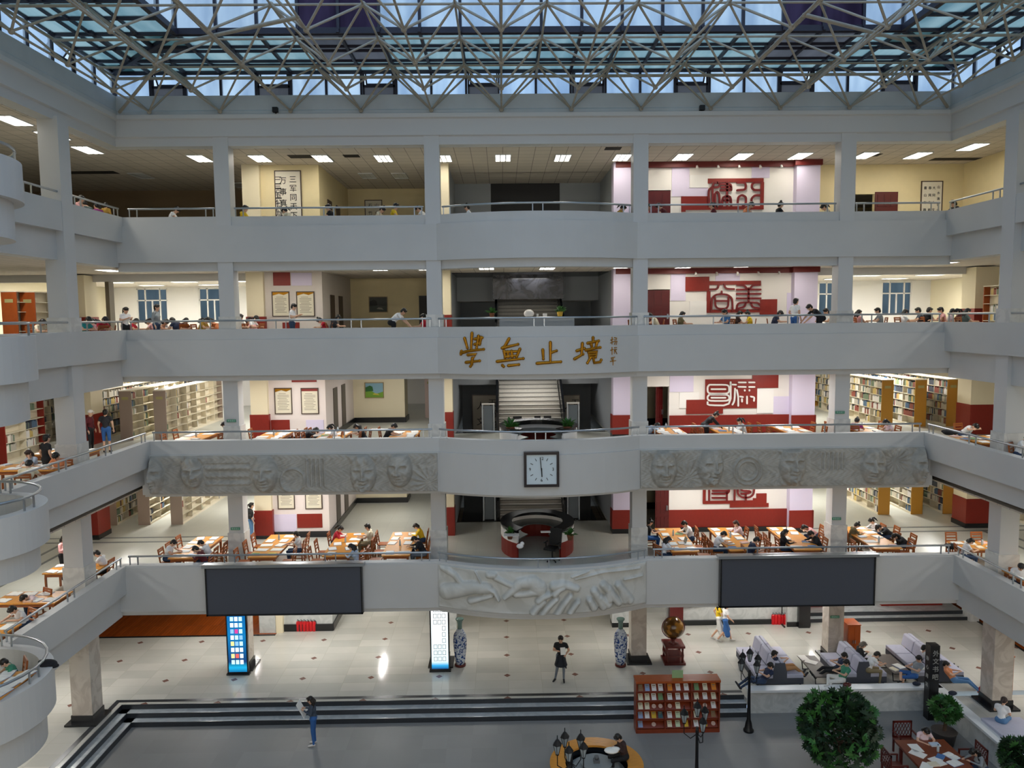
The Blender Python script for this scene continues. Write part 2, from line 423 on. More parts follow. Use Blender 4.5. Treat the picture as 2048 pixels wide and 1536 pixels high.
# outer walls
m = MB()
m.box(-24, 24, 17.5, 17.8, -.2, 11.2); struct(m.build('wall_back', white))
def wall_with_windows(name, x0, x1, y, z0, z1, wins, zs, zh):
    m = MB(); xs = [x0]
    for a, b in wins: xs += [a, b]
    xs.append(x1)
    for i in range(0, len(xs), 2): m.box(xs[i], xs[i + 1], y, y + .3, z0, z1)
    for a, b in wins: m.box(a, b, y, y + .3, z0, zs); m.box(a, b, y, y + .3, zh, z1)
    return struct(m.build(name, white))
WIN = [(s * 1, a, b) for s, L in ((-1, ((-24.2 + .0, -22.5), (-20.65, -18.85), (-16.9, -15.1), (-13.2, -11.6))), (1, ((13.3, 15.1), (16.95, 18.75), (20.6, 22.3)))) for a, b in L]
WZ0, WZH = 13.05, 15.0
WLIST = []
for s, L in ((-1, [(-22.55, -20.75), (-18.95, -17.15), (-15.25, -13.45)]), (1, [(13.6, 15.4), (17.35, 19.15), (21.1, 22.9)])):
    wall_with_windows('wall_back', -24 if s < 0 else 3.4, -3.5 if s < 0 else 24, 17.2, 11.2, 16.05, L, WZ0, WZH); WLIST += L
struct(MB().box(-24, 24, 17.2, 17.5, 16.05, 20).build('wall_back', cream))
for k, (a, b) in enumerate(WLIST):
    f = MB(); y0, y1 = 17.22, 17.3; w = .07; zm = WZ0 + 1.22
    for z in (WZ0, zm, WZH - w): f.box(a, b, y0, y1, z, z + w)
    for t in (0, .27, .5, .76, 1): f.box(a + (b - a - w) * t, a + (b - a - w) * t + w, y0, y1, WZ0, zm if t == .5 else WZH)
    w_ = struct(f.build('window_%d' % (k + 1), white))
    MB().box(a, b, 17.3, 17.31, WZ0, WZH).build('pane', pane_n, w_)
for s in (-1, 1):
    struct(MB().box(min(s * 24, s * 24.3), max(s * 24, s * 24.3), -36, 17.8, -.2, 20).build('wall_left' if s < 0 else 'wall_right', cream2))
struct(MB().box(-24, 24, -36.3, -36, -.5, 24).build('wall_rear', greyw))
# header beams between gallery and library rooms, third gallery
for s, a, b in ((-1, -24, -11.6), (1, 11.55, 24)):
    struct(MB().box(a, b, 4.2, 4.45, 14.75, 15.06).build('wall_front', paint_col))
# far glazed partition posts of the third gallery
for x in (-17.6, 18.4):
    struct(MB().box(x - .08, x + .08, 4.1, 4.5, 12.05, 14.75).build('trim_2', mat('brown_post', '6b6250', .5)))

# ---- rooms behind the front gallery
BACKY = 9.4
def skirting(mb, pts, z, h=.25, t=.06, mi=0):
    for (x0, y0), (x1, y1) in zip(pts, pts[1:]): mb.bar((x0, y0, z + h / 2), (x1, y1, z + h / 2), t, h, mi)
for lv in (1, 2, 3, 4, 5):
    z0, z1 = FZ[lv], CEIL[lv]; wc = {1: marble_w, 2: mat('blush_wall', 'e9ddd8', .6), 3: mat('blush_wall', 'e9ddd8', .6), 4: mat('blush_wall_grey', 'd6cdc6', .6), 5: cream}[lv]
    # left block with the poster wall
    struct(MB().box(-10.95, -8.6, 3.5, BACKY, z0, z1).build('wall_left', wc))
    m = MB(); m.box(-11.62, -10.93, 3.3, 3.95, z0 + (1.2 if lv in (2, 3, 4) else 0), z1, 0)
    if lv in (2, 3, 4): m.box(-11.66, -10.89, 3.26, 3.99, z0 + .15, z0 + 1.2, 1); m.box(-11.66, -10.89, 3.26, 3.99, z0, z0 + .15, 2)
    struct(m.build('column', [cream2 if lv > 1 else marble_w, redp, black]))
    # recess back wall, stair hall walls
    if lv in (1, 2, 3):
        struct(MB().box(-8.6, -6.1, BACKY, 10.6, z0, z1).build('wall_back', cream2))
    else:
        struct(MB().box(-8.6, -3.6, BACKY, BACKY + .3, z0, z1).build('wall_back', cream))
    struct(MB().box(-3.72, ST0, 3.9, 12, z0, z1).build('wall_left', [greyw]))
    struct(MB().box(ST1, ST1 + .25, 3.9, 12, z0, z1).build('wall_right', [greyw]))
    m = MB(); m.box(-3.74, -3.38, 3.45, 3.95, z0 + 1.2, z1, 0); m.box(-3.78, -3.36, 3.4, 3.97, z0, z0 + 1.2, 1 if lv in (2, 3, 4) else 0)
    struct(m.build('column', [cream2 if lv > 1 else marble_w, redp]))
    m = MB(); m.box(3.26, 4.05, 3.4, 3.95, z0 + 1.0, z1, 0); m.box(3.22, 4.08, 3.36, 3.97, z0 + .2, z0 + 1.0, 1); m.box(3.22, 4.08, 3.36, 3.97, z0, z0 + .2, 2)
    struct(m.build('column', [lilac if lv > 1 else marble_w, redp if lv in (2, 3) else (lilac if lv > 1 else marble_w), black]))
    # right wall with door opening 4.55..5.6, then the character wall
    dz = z0 + 2.15
    m = MB()
    if lv > 1:
        m.box(4.0, 4.55, 3.55, 3.8, z0, z1); m.box(4.55, 5.6, 3.55, 3.8, dz, z1)
    m.box(5.6, 10.62, 3.55, 3.8, z0, z1)
    struct(m.build('wall_right', mat('off_white_wall', 'efeae4', .6) if lv > 1 else marble_w))
    m = MB(); m.box(10.6, 11.55, 3.2, 4.0, z0, z1); struct(m.build('column', lilac if lv > 1 else marble_w))
    struct(MB().box(11.3, 11.55, 4.0, 12, z0, z1).build('wall_right', cream2))
    if lv > 1:
        struct(MB().box(4.0, 11.3, 7.5, 7.7, z0, z1).build('wall_back', cream2))
    # skirting / dado
    if lv in (2, 3, 4):
        m = MB(); hh = {2: .74, 3: .74, 4: .3}[lv]
        m.box(5.62, 10.6, 3.49, 3.55, z0 + .2, z0 + hh + .2); m.box(10.58, 11.57, 3.16, 3.2, z0 + .2, z0 + hh + .2)
        m.box(11.55, 11.6, 3.16, 4.6, z0 + .2, z0 + hh + .2)
        struct(m.build('trim_3', redp))
    m = MB(); skirting(m, [(5.62, 3.5), (10.6, 3.5)], z0, .2, .1); skirting(m, [(10.58, 3.17), (11.58, 3.17)], z0, .2); skirting(m, [(4.0, 7.48), (11.3, 7.48)], z0, .3)
    skirting(m, [(-10.9, 3.47), (-8.57, 3.47), (-8.57, BACKY - .03), (-6.07, BACKY - .03), (-6.07, 10.6)], z0, .25 if lv > 1 else .3)
    struct(m.build('baseboard_front', black))
# character wall: raised picture rail and dark red cornice on two floors
for lv in (4, 5):
    m = MB(); m.box(3.35, 10.6, 3.38, 3.56, CEIL[lv] - .22, CEIL[lv]); m.box(10.5, 11.6, 3.1, 3.3, CEIL[lv] - .22, CEIL[lv])
    struct(m.build('trim_4', mat('cornice_red', '6a1612', .5)))
# stairs
def flight(name, x0, x1, y0, z0, n, rise, run, m_):
    m = MB()
    for i in range(n): m.box(x0, x1, y0 + i * run, y0 + (i + 1) * run + .02, z0 + i * rise - (.0 if i == 0 else .12), z0 + (i + 1) * rise, 0)
    for i in range(n): m.box(x0 + .02, x1 - .02, y0 + i * run - .012, y0 + i * run + .03, z0 + (i + 1) * rise - .035, z0 + (i + 1) * rise + .004, 1)
    return m.build(name, m_)
stair_m = mat('stair_granite', 'b0aca4', .4, var=.08, scale=30); nosing = mat('stair_nosing', '6e6c68', .4)
for lv in (2, 3, 4):
    f = flight('floor', -1.48, 1.36, 5.95, FZ[lv], 12, 2.0 / 12, .3, [stair_m, nosing]); struct(f)
    struct(MB().box(ST0, ST1, 9.55, 11.9, FZ[lv] + 1.85, FZ[lv] + 2.0).build('floor', stair_m))
    for x in (-1.56, 1.44):
        m = MB(); L = 3.6
        m.add([(x - .05, 5.9, FZ[lv]), (x + .05, 5.9, FZ[lv]), (x + .05, 9.5, FZ[lv] + 2.0), (x - .05, 9.5, FZ[lv] + 2.0), (x - .05, 5.9, FZ[lv] + .85), (x + .05, 5.9, FZ[lv] + .85), (x + .05, 9.5, FZ[lv] + 2.85), (x - .05, 9.5, FZ[lv] + 2.85)],
              ((0, 1, 2, 3), (4, 7, 6, 5), (0, 4, 5, 1), (1, 5, 6, 2), (2, 6, 7, 3), (3, 7, 4, 0)))
        struct(m.build('trim_5', black))
    # upper side flights' soffit hides the upper part of the hall
    m = MB(); m.box(ST0, -1.6, 8.8, 9.1, FZ[lv] + 1.85, CEIL[lv]); m.box(1.5, ST1, 8.8, 9.1, FZ[lv] + 1.85, CEIL[lv])
    struct(m.build('wall_back', greyw))
struct(MB().box(ST0, ST1, 12, 12.3, 0, 20).build('wall_back', mat('stair_hall_back', '8d9297', .6)))
struct(MB().box(ST0, ST1, 5.2, 11.9, CEIL[4] - .02, CEIL[4] + .05).build('ceiling', black))
marb_k = marble('black_marble', '1c1d22', '3a3c44', .2)
struct(MB().box(-1.7, 1.55, 7.4, 7.6, 13.95, CEIL[4]).build('wall_back', marb_k))
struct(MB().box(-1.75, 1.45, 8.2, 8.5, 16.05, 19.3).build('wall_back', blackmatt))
m = MB(); m.box(ST0, -1.75, 8.2, 8.5, 16.05, 19.3); m.box(1.45, ST1, 8.2, 8.5, 16.05, 19.3); struct(m.build('wall_back', greyw))
struct(MB().box(ST0, ST1, 5.5, 8.3, 15.95, 16.05).build('floor', floor_u))

# ---- ground floor
m = MB()
YS = -2.58; XL = -14.5
for (x0, x1, y0, y1) in ((-24, 24, YS, 17.5), (-24, XL, -36, YS), (13.5, 24, -36, -2.9)): m.box(x0, x1, y0, y1, -.2, 0)
m.box(6.95, 13.5, -2.9, YS, -.2, 0)
struct(m.build('floor', floor_g))
struct(MB().box(XL - .2, 14, -36, YS, -.6, -.48).build('floor', floor_p))
step_m = marble('step_marble', 'bfc3c4', 'b0b5b7', .2)
m = MB(); k = mat('step_granite', '2d3136', .3, var=.25, scale=40)
for i in range(3):
    y1 = YS - .3 * i; x1 = XL + .3 * i; zt = -.16 * i
    m.box(x1, 6.95, y1 - .3 if i < 2 else y1, y1, -.55, zt - .16, 0) if i < 2 else None
    m.box(XL, x1 + .3, -36, y1, -.55, zt - .16, 0) if i < 2 else None
    m.box(x1 - .01, 6.95, y1 - .015, y1 + .01, zt - .16, zt + .002, 1)
    m.box(x1 - .01, x1 + .015, -36, y1 + .01, zt - .16, zt + .002, 1)
m.box(XL - .2, 6.95, YS + .16, YS + .33, -.01, .004, 1); m.box(XL - .33, XL - .16, -36, YS + .33, -.01, .004, 1)
struct(m.build('floor', [step_m, k]))
# lounge parapet
m = MB(); m.box(7.0, 13.55, -2.95, -2.78, -.5, .3, 0); m.box(13.4, 13.57, -12, -2.78, -.5, .3, 0)
m.box(6.96, 13.62, -3.06, -2.68, .3, .38, 1); m.box(13.3, 13.66, -12, -2.68, .3, .38, 1)
struct(m.build('wall_lounge', [marble_w, mat('white_coping', 'eceeee', .35)]))
# wooden floor behind, steps and low walls at the back
struct(MB().box(-23, -10.9, 3.15, 10, 0, .012).build('floor', woodfl))
struct(MB().box(-23, -10.9, 3.05, 3.15, 0, .02).build('trim_6', black))
m = MB(); m.box(11.6, 18.5, 3.6, 9, 0, .14, 0); m.box(11.6, 18.5, 3.57, 3.62, 0, .145, 1); m.box(11.6, 18.5, 3.95, 9, .14, .28, 0); m.box(11.6, 18.5, 3.92, 3.97, .14, .285, 1)
struct(m.build('floor', [step_m, k]))
m = MB(); m.box(11.6, 13.3, 4.6, 4.8, .28, 1.0); m.box(15.3, 18.0, 4.6, 4.8, .28, 1.0); m.box(-24, -15.3, 16, 16.2, 0, 1.2)
struct(m.build('wall_back', redp))
struct(MB().box(18.5, 18.9, 3.4, 4.0, 0, 3.0).build('column', marble_w))
struct(MB().box(18.9, 24, -28, 10, 0, .012).build('floor', woodfl))
struct(MB().box(18.8, 18.9, -28, 3.6, 0, .02).build('trim_6', black))
struct(MB().box(-3.7, 3.4, 6, 6.2, 0, 3.0).build('wall_back', cream2))
# dark inlaid lines in the lowest gallery floor
for s in (-1, 1):
    m = MB()
    for y in (3.1, 3.75): m.box(min(s * 11.7, s * 23), max(s * 11.7, s * 23), y - .07, y + .07, 4.05, 4.056)
    for x in (18.7, 19.4): m.box(s * x - .07, s * x + .07, -27, 3.1, 4.05, 4.056)
    struct(m.build('trim_6', mat('inlay_grey', '6e7474', .3)))
    m = MB(); m.box(s * 18.7 - .5, s * 18.7 + .5, 3.5, 4.5, 4.25, 5.3, 0); m.box(s * 18.7 - .52, s * 18.7 + .52, 3.48, 4.52, 4.05, 4.25, 1); m.box(s * 18.7 - .48, s * 18.7 + .48, 3.52, 4.48, 5.3, 7.0, 2)
    m.box(s * 18.7 - .5, s * 18.7 + .5, 3.5, 4.5, 8.05, 9.3, 0); m.box(s * 18.7 - .48, s * 18.7 + .48, 3.52, 4.48, 9.3, 11.0, 2)
    m.box(s * 18.7 - .5, s * 18.7 + .5, 3.5, 4.5, 12.05, 13.3, 0); m.box(s * 18.7 - .48, s * 18.7 + .48, 3.52, 4.48, 13.3, 15.0, 2)
    struct(m.build('column', [redp, black, cream2]))

# ---- roof light: glazed strip, flat annulus, raised lantern
RX, RZ0, RZ1, RIN, LZ1 = 14.9, 21.05, 21.9, 3.75, 23.7
BAY = 2 * RX / 24
def strip(axis, s):
    """window strip above the beam; leaves out the opening vents (built apart)"""
    p, f = MB(), MB(); vents = []
    n = 24 if axis == 'x' else 23
    for i in range(n):
        if axis == 'x': a, b = -RX + i * BAY, -RX + (i + 1) * BAY; y = .12
        else: a, b = -i * BAY + .1, -(i + 1) * BAY + .1; y = s * (RX + .1)
        vent = (axis == 'x' and i % 3 == 1) or (axis == 'y' and i in (2, 5, 9))
        if axis == 'x':
            f.box(a - .04, a + .04, y - .06, y + .06, RZ0, RZ1)
            if vent: vents.append((a, b, y, 0))
            else: p.box(a, b, y, y + .01, RZ0, RZ1)
        else:
            f.box(y - .06, y + .06, a - .04, a + .04, RZ0, RZ1)
            if vent: vents.append((a, b, y, s))
            else: p.box(y, y + .01, b, a, RZ0, RZ1)
    return p, f, vents
VN = 20; allv = []
for axis, s in (('x', 0), ('y', -1), ('y', 1)):
    p, f, v = strip(axis, s); allv += v
    o = struct(p.build('window_%d' % VN, pane_w)); f.build('mullions', mull, o); VN += 1
for (a, b, y, s) in allv:
    lo, hi = min(a, b) + .05, max(a, b) - .05; zb = RZ0 + .3
    root = thing('vent_window', 'open roof vent sash', 'window vent', (((lo + hi) / 2, y, RZ1 - .06) if s == 0 else (y, (lo + hi) / 2, RZ1 - .06)), 0 if s == 0 else (-s * PI / 2), 'vent windows of the roof light strip')
    w = (hi - lo) / 2; m = MB()
    for q in (-w, w - .06): m.box(q, q + .06, -.03, .03, -.76, .03)
    m.box(-w, w, -.03, .03, -.52, -.44); m.box(-w, w, -.03, .03, -.02, .03); m.build('frame', mull, root)
    MB().box(-w, w, 0, .01, -.78, -.5).build('fixed_pane', pane_g if s == 0 else pane_w, root)
    M = Matrix.Rotation(math.radians(38), 4, 'X')
    m = MB()
    for q in (-w + .07, w - .12): m.box(q, q + .05, -.02, .02, -.44, 0, 0, M)
    m.box(-w + .07, w - .07, -.02, .02, -.46, -.4, 0, M); sa = m.build('sash', mull, root)
    MB().box(-w + .1, w - .1, 0, .01, -.42, 0, 0, M).build('pane', pane_w, sa)
allvents = [o for o in COL.objects if o.name.startswith('vent_window') and o.type == 'EMPTY']
for i, o in enumerate(allvents[:8]): o['label'] = '%s open vent window from the left in the front roof light strip' % ('first', 'second', 'third', 'fourth', 'fifth', 'sixth', 'seventh', 'eighth')[i]
for i, o in enumerate(allvents[8:]): o['label'] = '%s open vent window from the front corner in the %s roof light strip' % (('first', 'second', 'third')[i % 3], 'left' if i < 3 else 'right')
# flat annulus
p, g, f = MB(), MB(), MB()
xi = RX - RIN
rows = (0, .75, 1.15, 2.15, 2.55, RIN)
def grey_bay(x): return -8.0 < x < -5.2 or 7.2 < x < 9.8
for i in range(24):
    a, b = -RX + i * BAY, -RX + (i + 1) * BAY
    for r0, r1 in zip(rows, rows[1:]):
        mid = (a + b) / 2
        if abs(mid) > RX - r0 - .4: continue
        (g if grey_bay(mid) and r0 >= 1.1 else p).box(a, b, -r1 + .1, -r0 + .1, RZ1, RZ1 + .01)
    f.box(a - .045, a + .045, -RIN - .1, .1, RZ1 - .09, RZ1 + .03)
for r in rows: f.box(-RX + r, RX - r, -r + .07, -r + .13, RZ1 - (.08 if r not in (0, RIN) else .12), RZ1 + .03)
f.box(-xi - .1, xi + .1, -RIN - .02, -RIN + .16, RZ1 - .1, RZ1 + .08)
for s in (-1, 1):
    j = 0; y = -.2
    for i in range(23):
        a, b = -i * BAY + .1, -(i + 1) * BAY + .1
        x0 = xi if -b > RIN else RX + (b + a) / 2
        for r0, r1 in zip(rows, rows[1:]):
            if RX - r0 > xi - .01: p.box(min(s * (RX - r0), s * (RX - r1)), max(s * (RX - r0), s * (RX - r1)), b, a, RZ1, RZ1 + .01) if -a >= r0 - .3 else None
        f.box(min(s * xi, s * RX), max(s * xi, s * RX), a - .045, a + .045, RZ1 - .09, RZ1 + .03)
    for r in rows: f.box(s * (RX - r) - .03, s * (RX - r) + .03, -36, -r, RZ1 - .08, RZ1 + .03)
    f.bar((s * RX, 0, RZ1 - .06), (s * xi, -RIN, RZ1 - .06), .14, .16)
o = struct(p.build('window_%d' % VN, pane_t)); g.build('grey_board', pane_g, o); f.build('mullions', mull, o); VN += 1
# lantern
p, d, f = MB(), MB(), MB()
nb = 18; bw = 2 * xi / nb
for i in range(nb):
    a, b = -xi + i * bw, -xi + (i + 1) * bw
    dark = grey_bay((a + b) / 2)
    (d if dark else p).box(a, b, -RIN, -RIN + .01, RZ1, LZ1)
    f.box(a - .045, a + .045, -RIN - .06, -RIN + .06, RZ1, LZ1)
for s in (-1, 1):
    for i in range(19):
        a, b = -RIN - i * bw, -RIN - (i + 1) * bw
        p.box(min(s * xi, s * xi + .01), max(s * xi, s * xi + .01), b, a, RZ1, LZ1)
        f.box(s * xi - .06, s * xi + .06, a - .045, a + .045, RZ1, LZ1)
    f.box(s * xi - .08, s * xi + .08, -36, -RIN, RZ1 - .12, RZ1 + .06)
f.box(-xi, xi, -RIN - .04, -RIN + .04, LZ1 - .1, LZ1)
p.box(-xi, xi, -36, -RIN, LZ1, LZ1 + .01)
o = struct(p.build('window_%d' % VN, pane_w)); d.build('sooty_pane', pane_d, o); f.build('mullions', mull, o); VN += 1

# ---- space frame under the roof light
MOD = 2.5; ZT, ZB = 21.58, 20.46
sf = thing('space_frame', 'tubular steel space frame of criss-crossing struts under the glass roof', 'roof truss', (0, 0, 20.4))
TOPN = {}; BOTN = {}
for i in range(-6, 7):
    for j in range(0, 8):
        if abs(i * MOD) < 14.9: TOPN[i, j] = Vector((i * MOD * .992, -1.4 - 2.55 * j, ZT))
for i in range(-6, 6):
    for j in range(0, 8):
        BOTN[i, j] = Vector(((i + .5) * MOD * .992, -.14 - 2.55 * j, ZB))
bars = []
for (i, j), a in TOPN.items():
    for q in ((i + 1, j), (i, j + 1)):
        if q in TOPN: bars.append((a, TOPN[q], .034))
    for q in ((i, j), (i - 1, j), (i, j + 1), (i - 1, j + 1)):
        if q in BOTN: bars.append((a, BOTN[q], .036))
for (i, j), a in BOTN.items():
    if (i, j + 1) in BOTN: bars.append((a, BOTN[i, j + 1], .034))
for s in (-1, 1):
    for j in range(0, 8):
        e = Vector((s * 14.75, -1.4 - 2.55 * j, ZT)); bars.append((TOPN[s * 5, j], e, .045)); bars.append((BOTN[5 if s > 0 else -6, j], e, .036))
    bars.append((Vector((s * 14.75, -.05, ZT + .04)), Vector((s * 14.75, -19, ZT + .04)), .05))
    bars.append((Vector((s * 14.7, -.1, ZB)), Vector((s * 11.2, -3.6, ZT)), .055)); bars.append((Vector((s * 11.2, -3.6, ZT)), Vector((s * 6.2, -8.6, ZB)), .055))
bars.append((Vector((-14.8, -.06, ZT + .04)), Vector((14.8, -.06, ZT + .04)), .055))
for i in range(-5, 6):
    e = Vector((i * MOD * .992, -.06, ZT + .04)); bars.append((TOPN[i, 0], e, .045))
    for q in ((i, 0), (i - 1, 0)):
        if q in BOTN: bars.append((e, BOTN[q], .036))
bars.sort(key=lambda b: ((b[0] + b[1]) / 2 - CAM).length / ((b[0] - b[1]).length * b[2]) + (1e6 if (((b[0] + b[1]) / 2 - CAM).dot(C_U)) / (((b[0] + b[1]) / 2 - CAM).dot(C_F)) > .51 or ((b[0] + b[1]) / 2).y < -12 else 0))
off = Vector((0, 0, 20.4))
for a, b, r in bars[:98]: MB().tube([a - off, b - off], r, 7).build('strut', truss, sf)
m = MB()
for a, b, r in bars[98:]: m.tube([a - off, b - off], r, 6, cap=False)
o = m.build('struts', truss, sf); o['kind'] = 'stuff'
m = MB()
for n_ in list(TOPN.values()) + list(BOTN.values()): m.sphere(n_ - off, .085, 8, 6)
o = m.build('ball_joints', truss, sf); o['kind'] = 'stuff'
# hanging floodlight and sensor on the girder
for px, py, lab in ((551, 221, 'small black floodlight on the roof girder, left side'), (1404, 217, 'small black floodlight on the roof girder, right side')):
    q = atY(px, py, -.06); m = MB(); m.box(-.09, .09, -.1, .05, -.07, .1); m.box(-.02, .02, .0, .08, -.2, -.07)
    tag(m.build('floodlight', blackmatt, None, q), lab, 'light')
# ================================================================== fittings on walls, parapets and ceilings
def text_mb(body, size, depth=.01, align='CENTER'):
    c = bpy.data.curves.new('lettering', 'FONT'); c.body = body; c.size = size; c.extrude = depth / 2; c.align_x = align; c.align_y = 'CENTER'; c.resolution_u = 3
    o = bpy.data.objects.new('lettering', c); COL.objects.link(o); bpy.context.view_layer.update()
    me = bpy.data.meshes.new_from_object(o.evaluated_get(bpy.context.evaluated_depsgraph_get()))
    vs = [v.co.copy() for v in me.vertices]; fs = [tuple(p.vertices) for p in me.polygons]
    bpy.data.objects.remove(o); bpy.data.curves.remove(c); bpy.data.meshes.remove(me)
    return vs, fs
def put_text(mb, body, size, M, mi=0, depth=.01):
    vs, fs = text_mb(body, size, depth); mb.add([M @ v for v in vs], fs, mi)
def face_front(x, y, z, rz=0): return Matrix.Translation((x, y, z)) @ Euler((PI / 2, 0, rz)).to_matrix().to_4x4()
ORD = ['first', 'second', 'third', 'fourth', 'fifth', 'sixth', 'seventh', 'eighth', 'ninth', 'tenth', 'eleventh', 'twelfth', 'thirteenth', 'fourteenth', 'fifteenth', 'sixteenth']

# --- ceiling lights of the two upper galleries (they light those galleries)
tube_m = mat('light_tube', 'ffffff', .5, emit='fff8ea', estr=17)
tray_m = mat('light_tray', 'dfe3e6', .3, .4)
louvre_m = mat('light_louvre', 'ffffff', .5, emit='fff8ea', estr=6)
def make_fix():
    r = thing('ceiling_light', 'recessed ceiling light', 'ceiling light')
    m = MB(); m.box(-.31, .31, -.61, -.58, -.03, .02); m.box(-.31, .31, .58, .61, -.03, .02); m.box(-.31, -.28, -.58, .58, -.03, .02); m.box(.28, .31, -.58, .58, -.03, .02)
    for x in (-.1, .1): m.box(x - .025, x + .025, -.58, .58, -.025, .01)
    m.build('frame', tray_m, r)
    m = MB(); m.box(-.28, .28, -.58, .58, -.015, 0); m.build('diffuser', tube_m, r)
    return r
fix = make_fix(); fix_used = [False]
def put_fix(px, py, z, label, group, dim=False):
    q = atZ(px, py, z); q.z = z - .005
    if not fix_used[0]: fix_used[0] = True; fix.location = q; fix['label'] = label; fix['group'] = group; r = fix
    else: r = copy_tree(fix, q, 0, label, group)
    if dim:
        for c in r.children:
            if c.name.startswith('diffuser'): c.material_slots[0].link = 'OBJECT'; c.material_slots[0].material = tray_m
    return r
for i, (px, py) in enumerate([(400, 316), (520, 316), (645, 316), (767, 316), (887, 316), (1006, 315), (1125, 315), (1244, 314), (1365, 313), (1483, 312), (1600, 311), (1730, 310), (1835, 310), (1945, 293)]):
    put_fix(px, py, CEIL[5], '%s ceiling light from the left in the front row of the top gallery' % ORD[i], 'ceiling lights of the top gallery')
for i, (px, py) in enumerate([(175, 299), (105, 270), (25, 240)]):
    put_fix(px, py, CEIL[5], '%s ceiling light from the front corner over the left wing of the top gallery' % ORD[i], 'ceiling lights of the top gallery')
for i, (px, py) in enumerate([(735, 351), (800, 351), (480, 370), (282, 351)]):
    put_fix(px, py, CEIL[5], ['unlit ceiling light nearer the hanging scroll painting in the recess', 'unlit ceiling light nearer the column in the recess', 'unlit ceiling light beside the calligraphy wall, top gallery', 'unlit ceiling light over the dark left corner of the top gallery'][i], 'switched off ceiling lights', True)
for i, (px, py) in enumerate([(220, 540), (350, 538), (490, 537), (590, 537), (757, 538), (850, 537), (973, 536), (1094, 536), (1245, 533), (1370, 533), (1490, 531), (1610, 529), (1765, 527), (1885, 525)]):
    put_fix(px, py, CEIL[4], '%s ceiling light from the left in the front row of the third gallery' % ORD[i], 'ceiling lights of the third gallery')
n4 = 0
for s in (-1, 1):
    for x in (13.8, 17.0, 20.2):
        for y in (7.0, 10.5, 14.0):
            q = Vector((s * x, y, CEIL[4] - .005)); copy_tree(fix, q, PI / 2, 'ceiling light in the bright %s reading room, %s row back, %s from the middle' % ('left' if s < 0 else 'right', ORD[int((y - 7) / 3.5)], ORD[int((x - 13.8) / 3.2)]), 'ceiling lights of the bright reading rooms')
# ceiling grilles and missing tiles
for i, (px, py, w, d) in enumerate([(612, 313, 1.3, .6), (703, 312, .6, .5), (1226, 297, .6, .5), (180, 345, 2.2, .6), (1925, 318, 2.5, .5), (1740, 310, .8, .5)]):
    q = atZ(px, py, CEIL[5]); m = MB(); m.box(-w / 2, w / 2, -d / 2, d / 2, -.006, .0); struct(m.build('trim_8', mat('ceiling_hole', '241f1c', .9), None, q))

# --- railings: handrail, paired posts
def railing(path, z0, lab, h=.3, group='steel railings of the galleries'):
    r = thing('railing', lab, 'railing', (path[0][0], path[0][1], z0), 0, group); o = Vector((path[0][0], path[0][1], 0))
    P = [Vector((x, y, 0)) - o for x, y in path]
    MB().tube([p + Vector((0, 0, h)) for p in P], .035, 8).build('handrail', steel, r)
    L = 0; seg = []
    for a, b in zip(P, P[1:]): seg.append((L, a, b)); L += (b - a).length
    n = max(1, round(L / 3.0)); ds = []
    for i in range(n + 1):
        for k in (-.18, .18):
            d = L * i / n + k
            if i == 0: d = .05 if k < 0 else .32
            if i == n: d = L - .05 if k > 0 else L - .32
            ds.append(d)
    m0 = None
    for d in ds:
        for (l, a, b) in seg:
            if l <= d <= l + (b - a).length + 1e-4:
                q = a + (b - a).normalized() * (d - l)
                if m0 is None:
                    m0 = MB().box(-.018, .018, -.018, .018, 0, h).build('post', steel, r, q)
                else:
                    c = m0.copy(); COL.objects.link(c); c.location = q; c.parent = r
                break
    return r
for lv in (2, 3, 4, 5):
    fn = FLOORNAME[lv]; p = FP[lv]; i_ = .12
    xs = (-SX[lv] + .05, -3.85, 3.85, SX[lv] - .05)
    if lv == 5:
        for k, (a, b) in enumerate(((-14.7, -11.6), (-10.9, -4.1), (4.1, 10.9), (11.6, 14.7))):
            railing([(a, .15), (b, .15)], LEDGE[5], 'steel railing of the top gallery, %s' % ('between left corner and first column', 'between first and second columns', 'between third and fourth columns', 'between fourth column and right corner')[k])
        railing([(x, y + .18) for x, y in arc_front(3.42, .85)], LEDGE[5], 'curved steel railing of the top gallery before the dark stair hall')
    else:
        railing([(xs[0], -p + i_), (xs[1], -p + i_)], LEDGE[lv], 'straight steel railing along the left front of the %s' % fn)
        railing([(x, y - p + i_) for x, y in arc_front(3.6, .9)], LEDGE[lv], 'curved steel railing on the bowed middle of the %s' % fn)
        railing([(xs[2], -p + i_), (xs[3], -p + i_)], LEDGE[lv], 'straight steel railing along the right front of the %s' % fn)
    for s in (-1, 1):
        X = SX[lv] + i_; BUL_R = BRAD[lv]; nm = 'left' if s < 0 else 'right'
        railing([(s * X, -p - .05), (s * X, BUL_Y + BUL_R + .1)], LEDGE[lv], 'steel railing along the %s wing of the %s' % (nm, fn))
        railing([(s * (X - (BUL_R - .0) * math.cos(a)), BUL_Y + (BUL_R - .12) * math.sin(a)) for a in [PI / 2 - PI * i / 16 for i in range(17)]], LEDGE[lv], 'curved steel railing of the round balcony on the %s, %s' % (nm, fn))

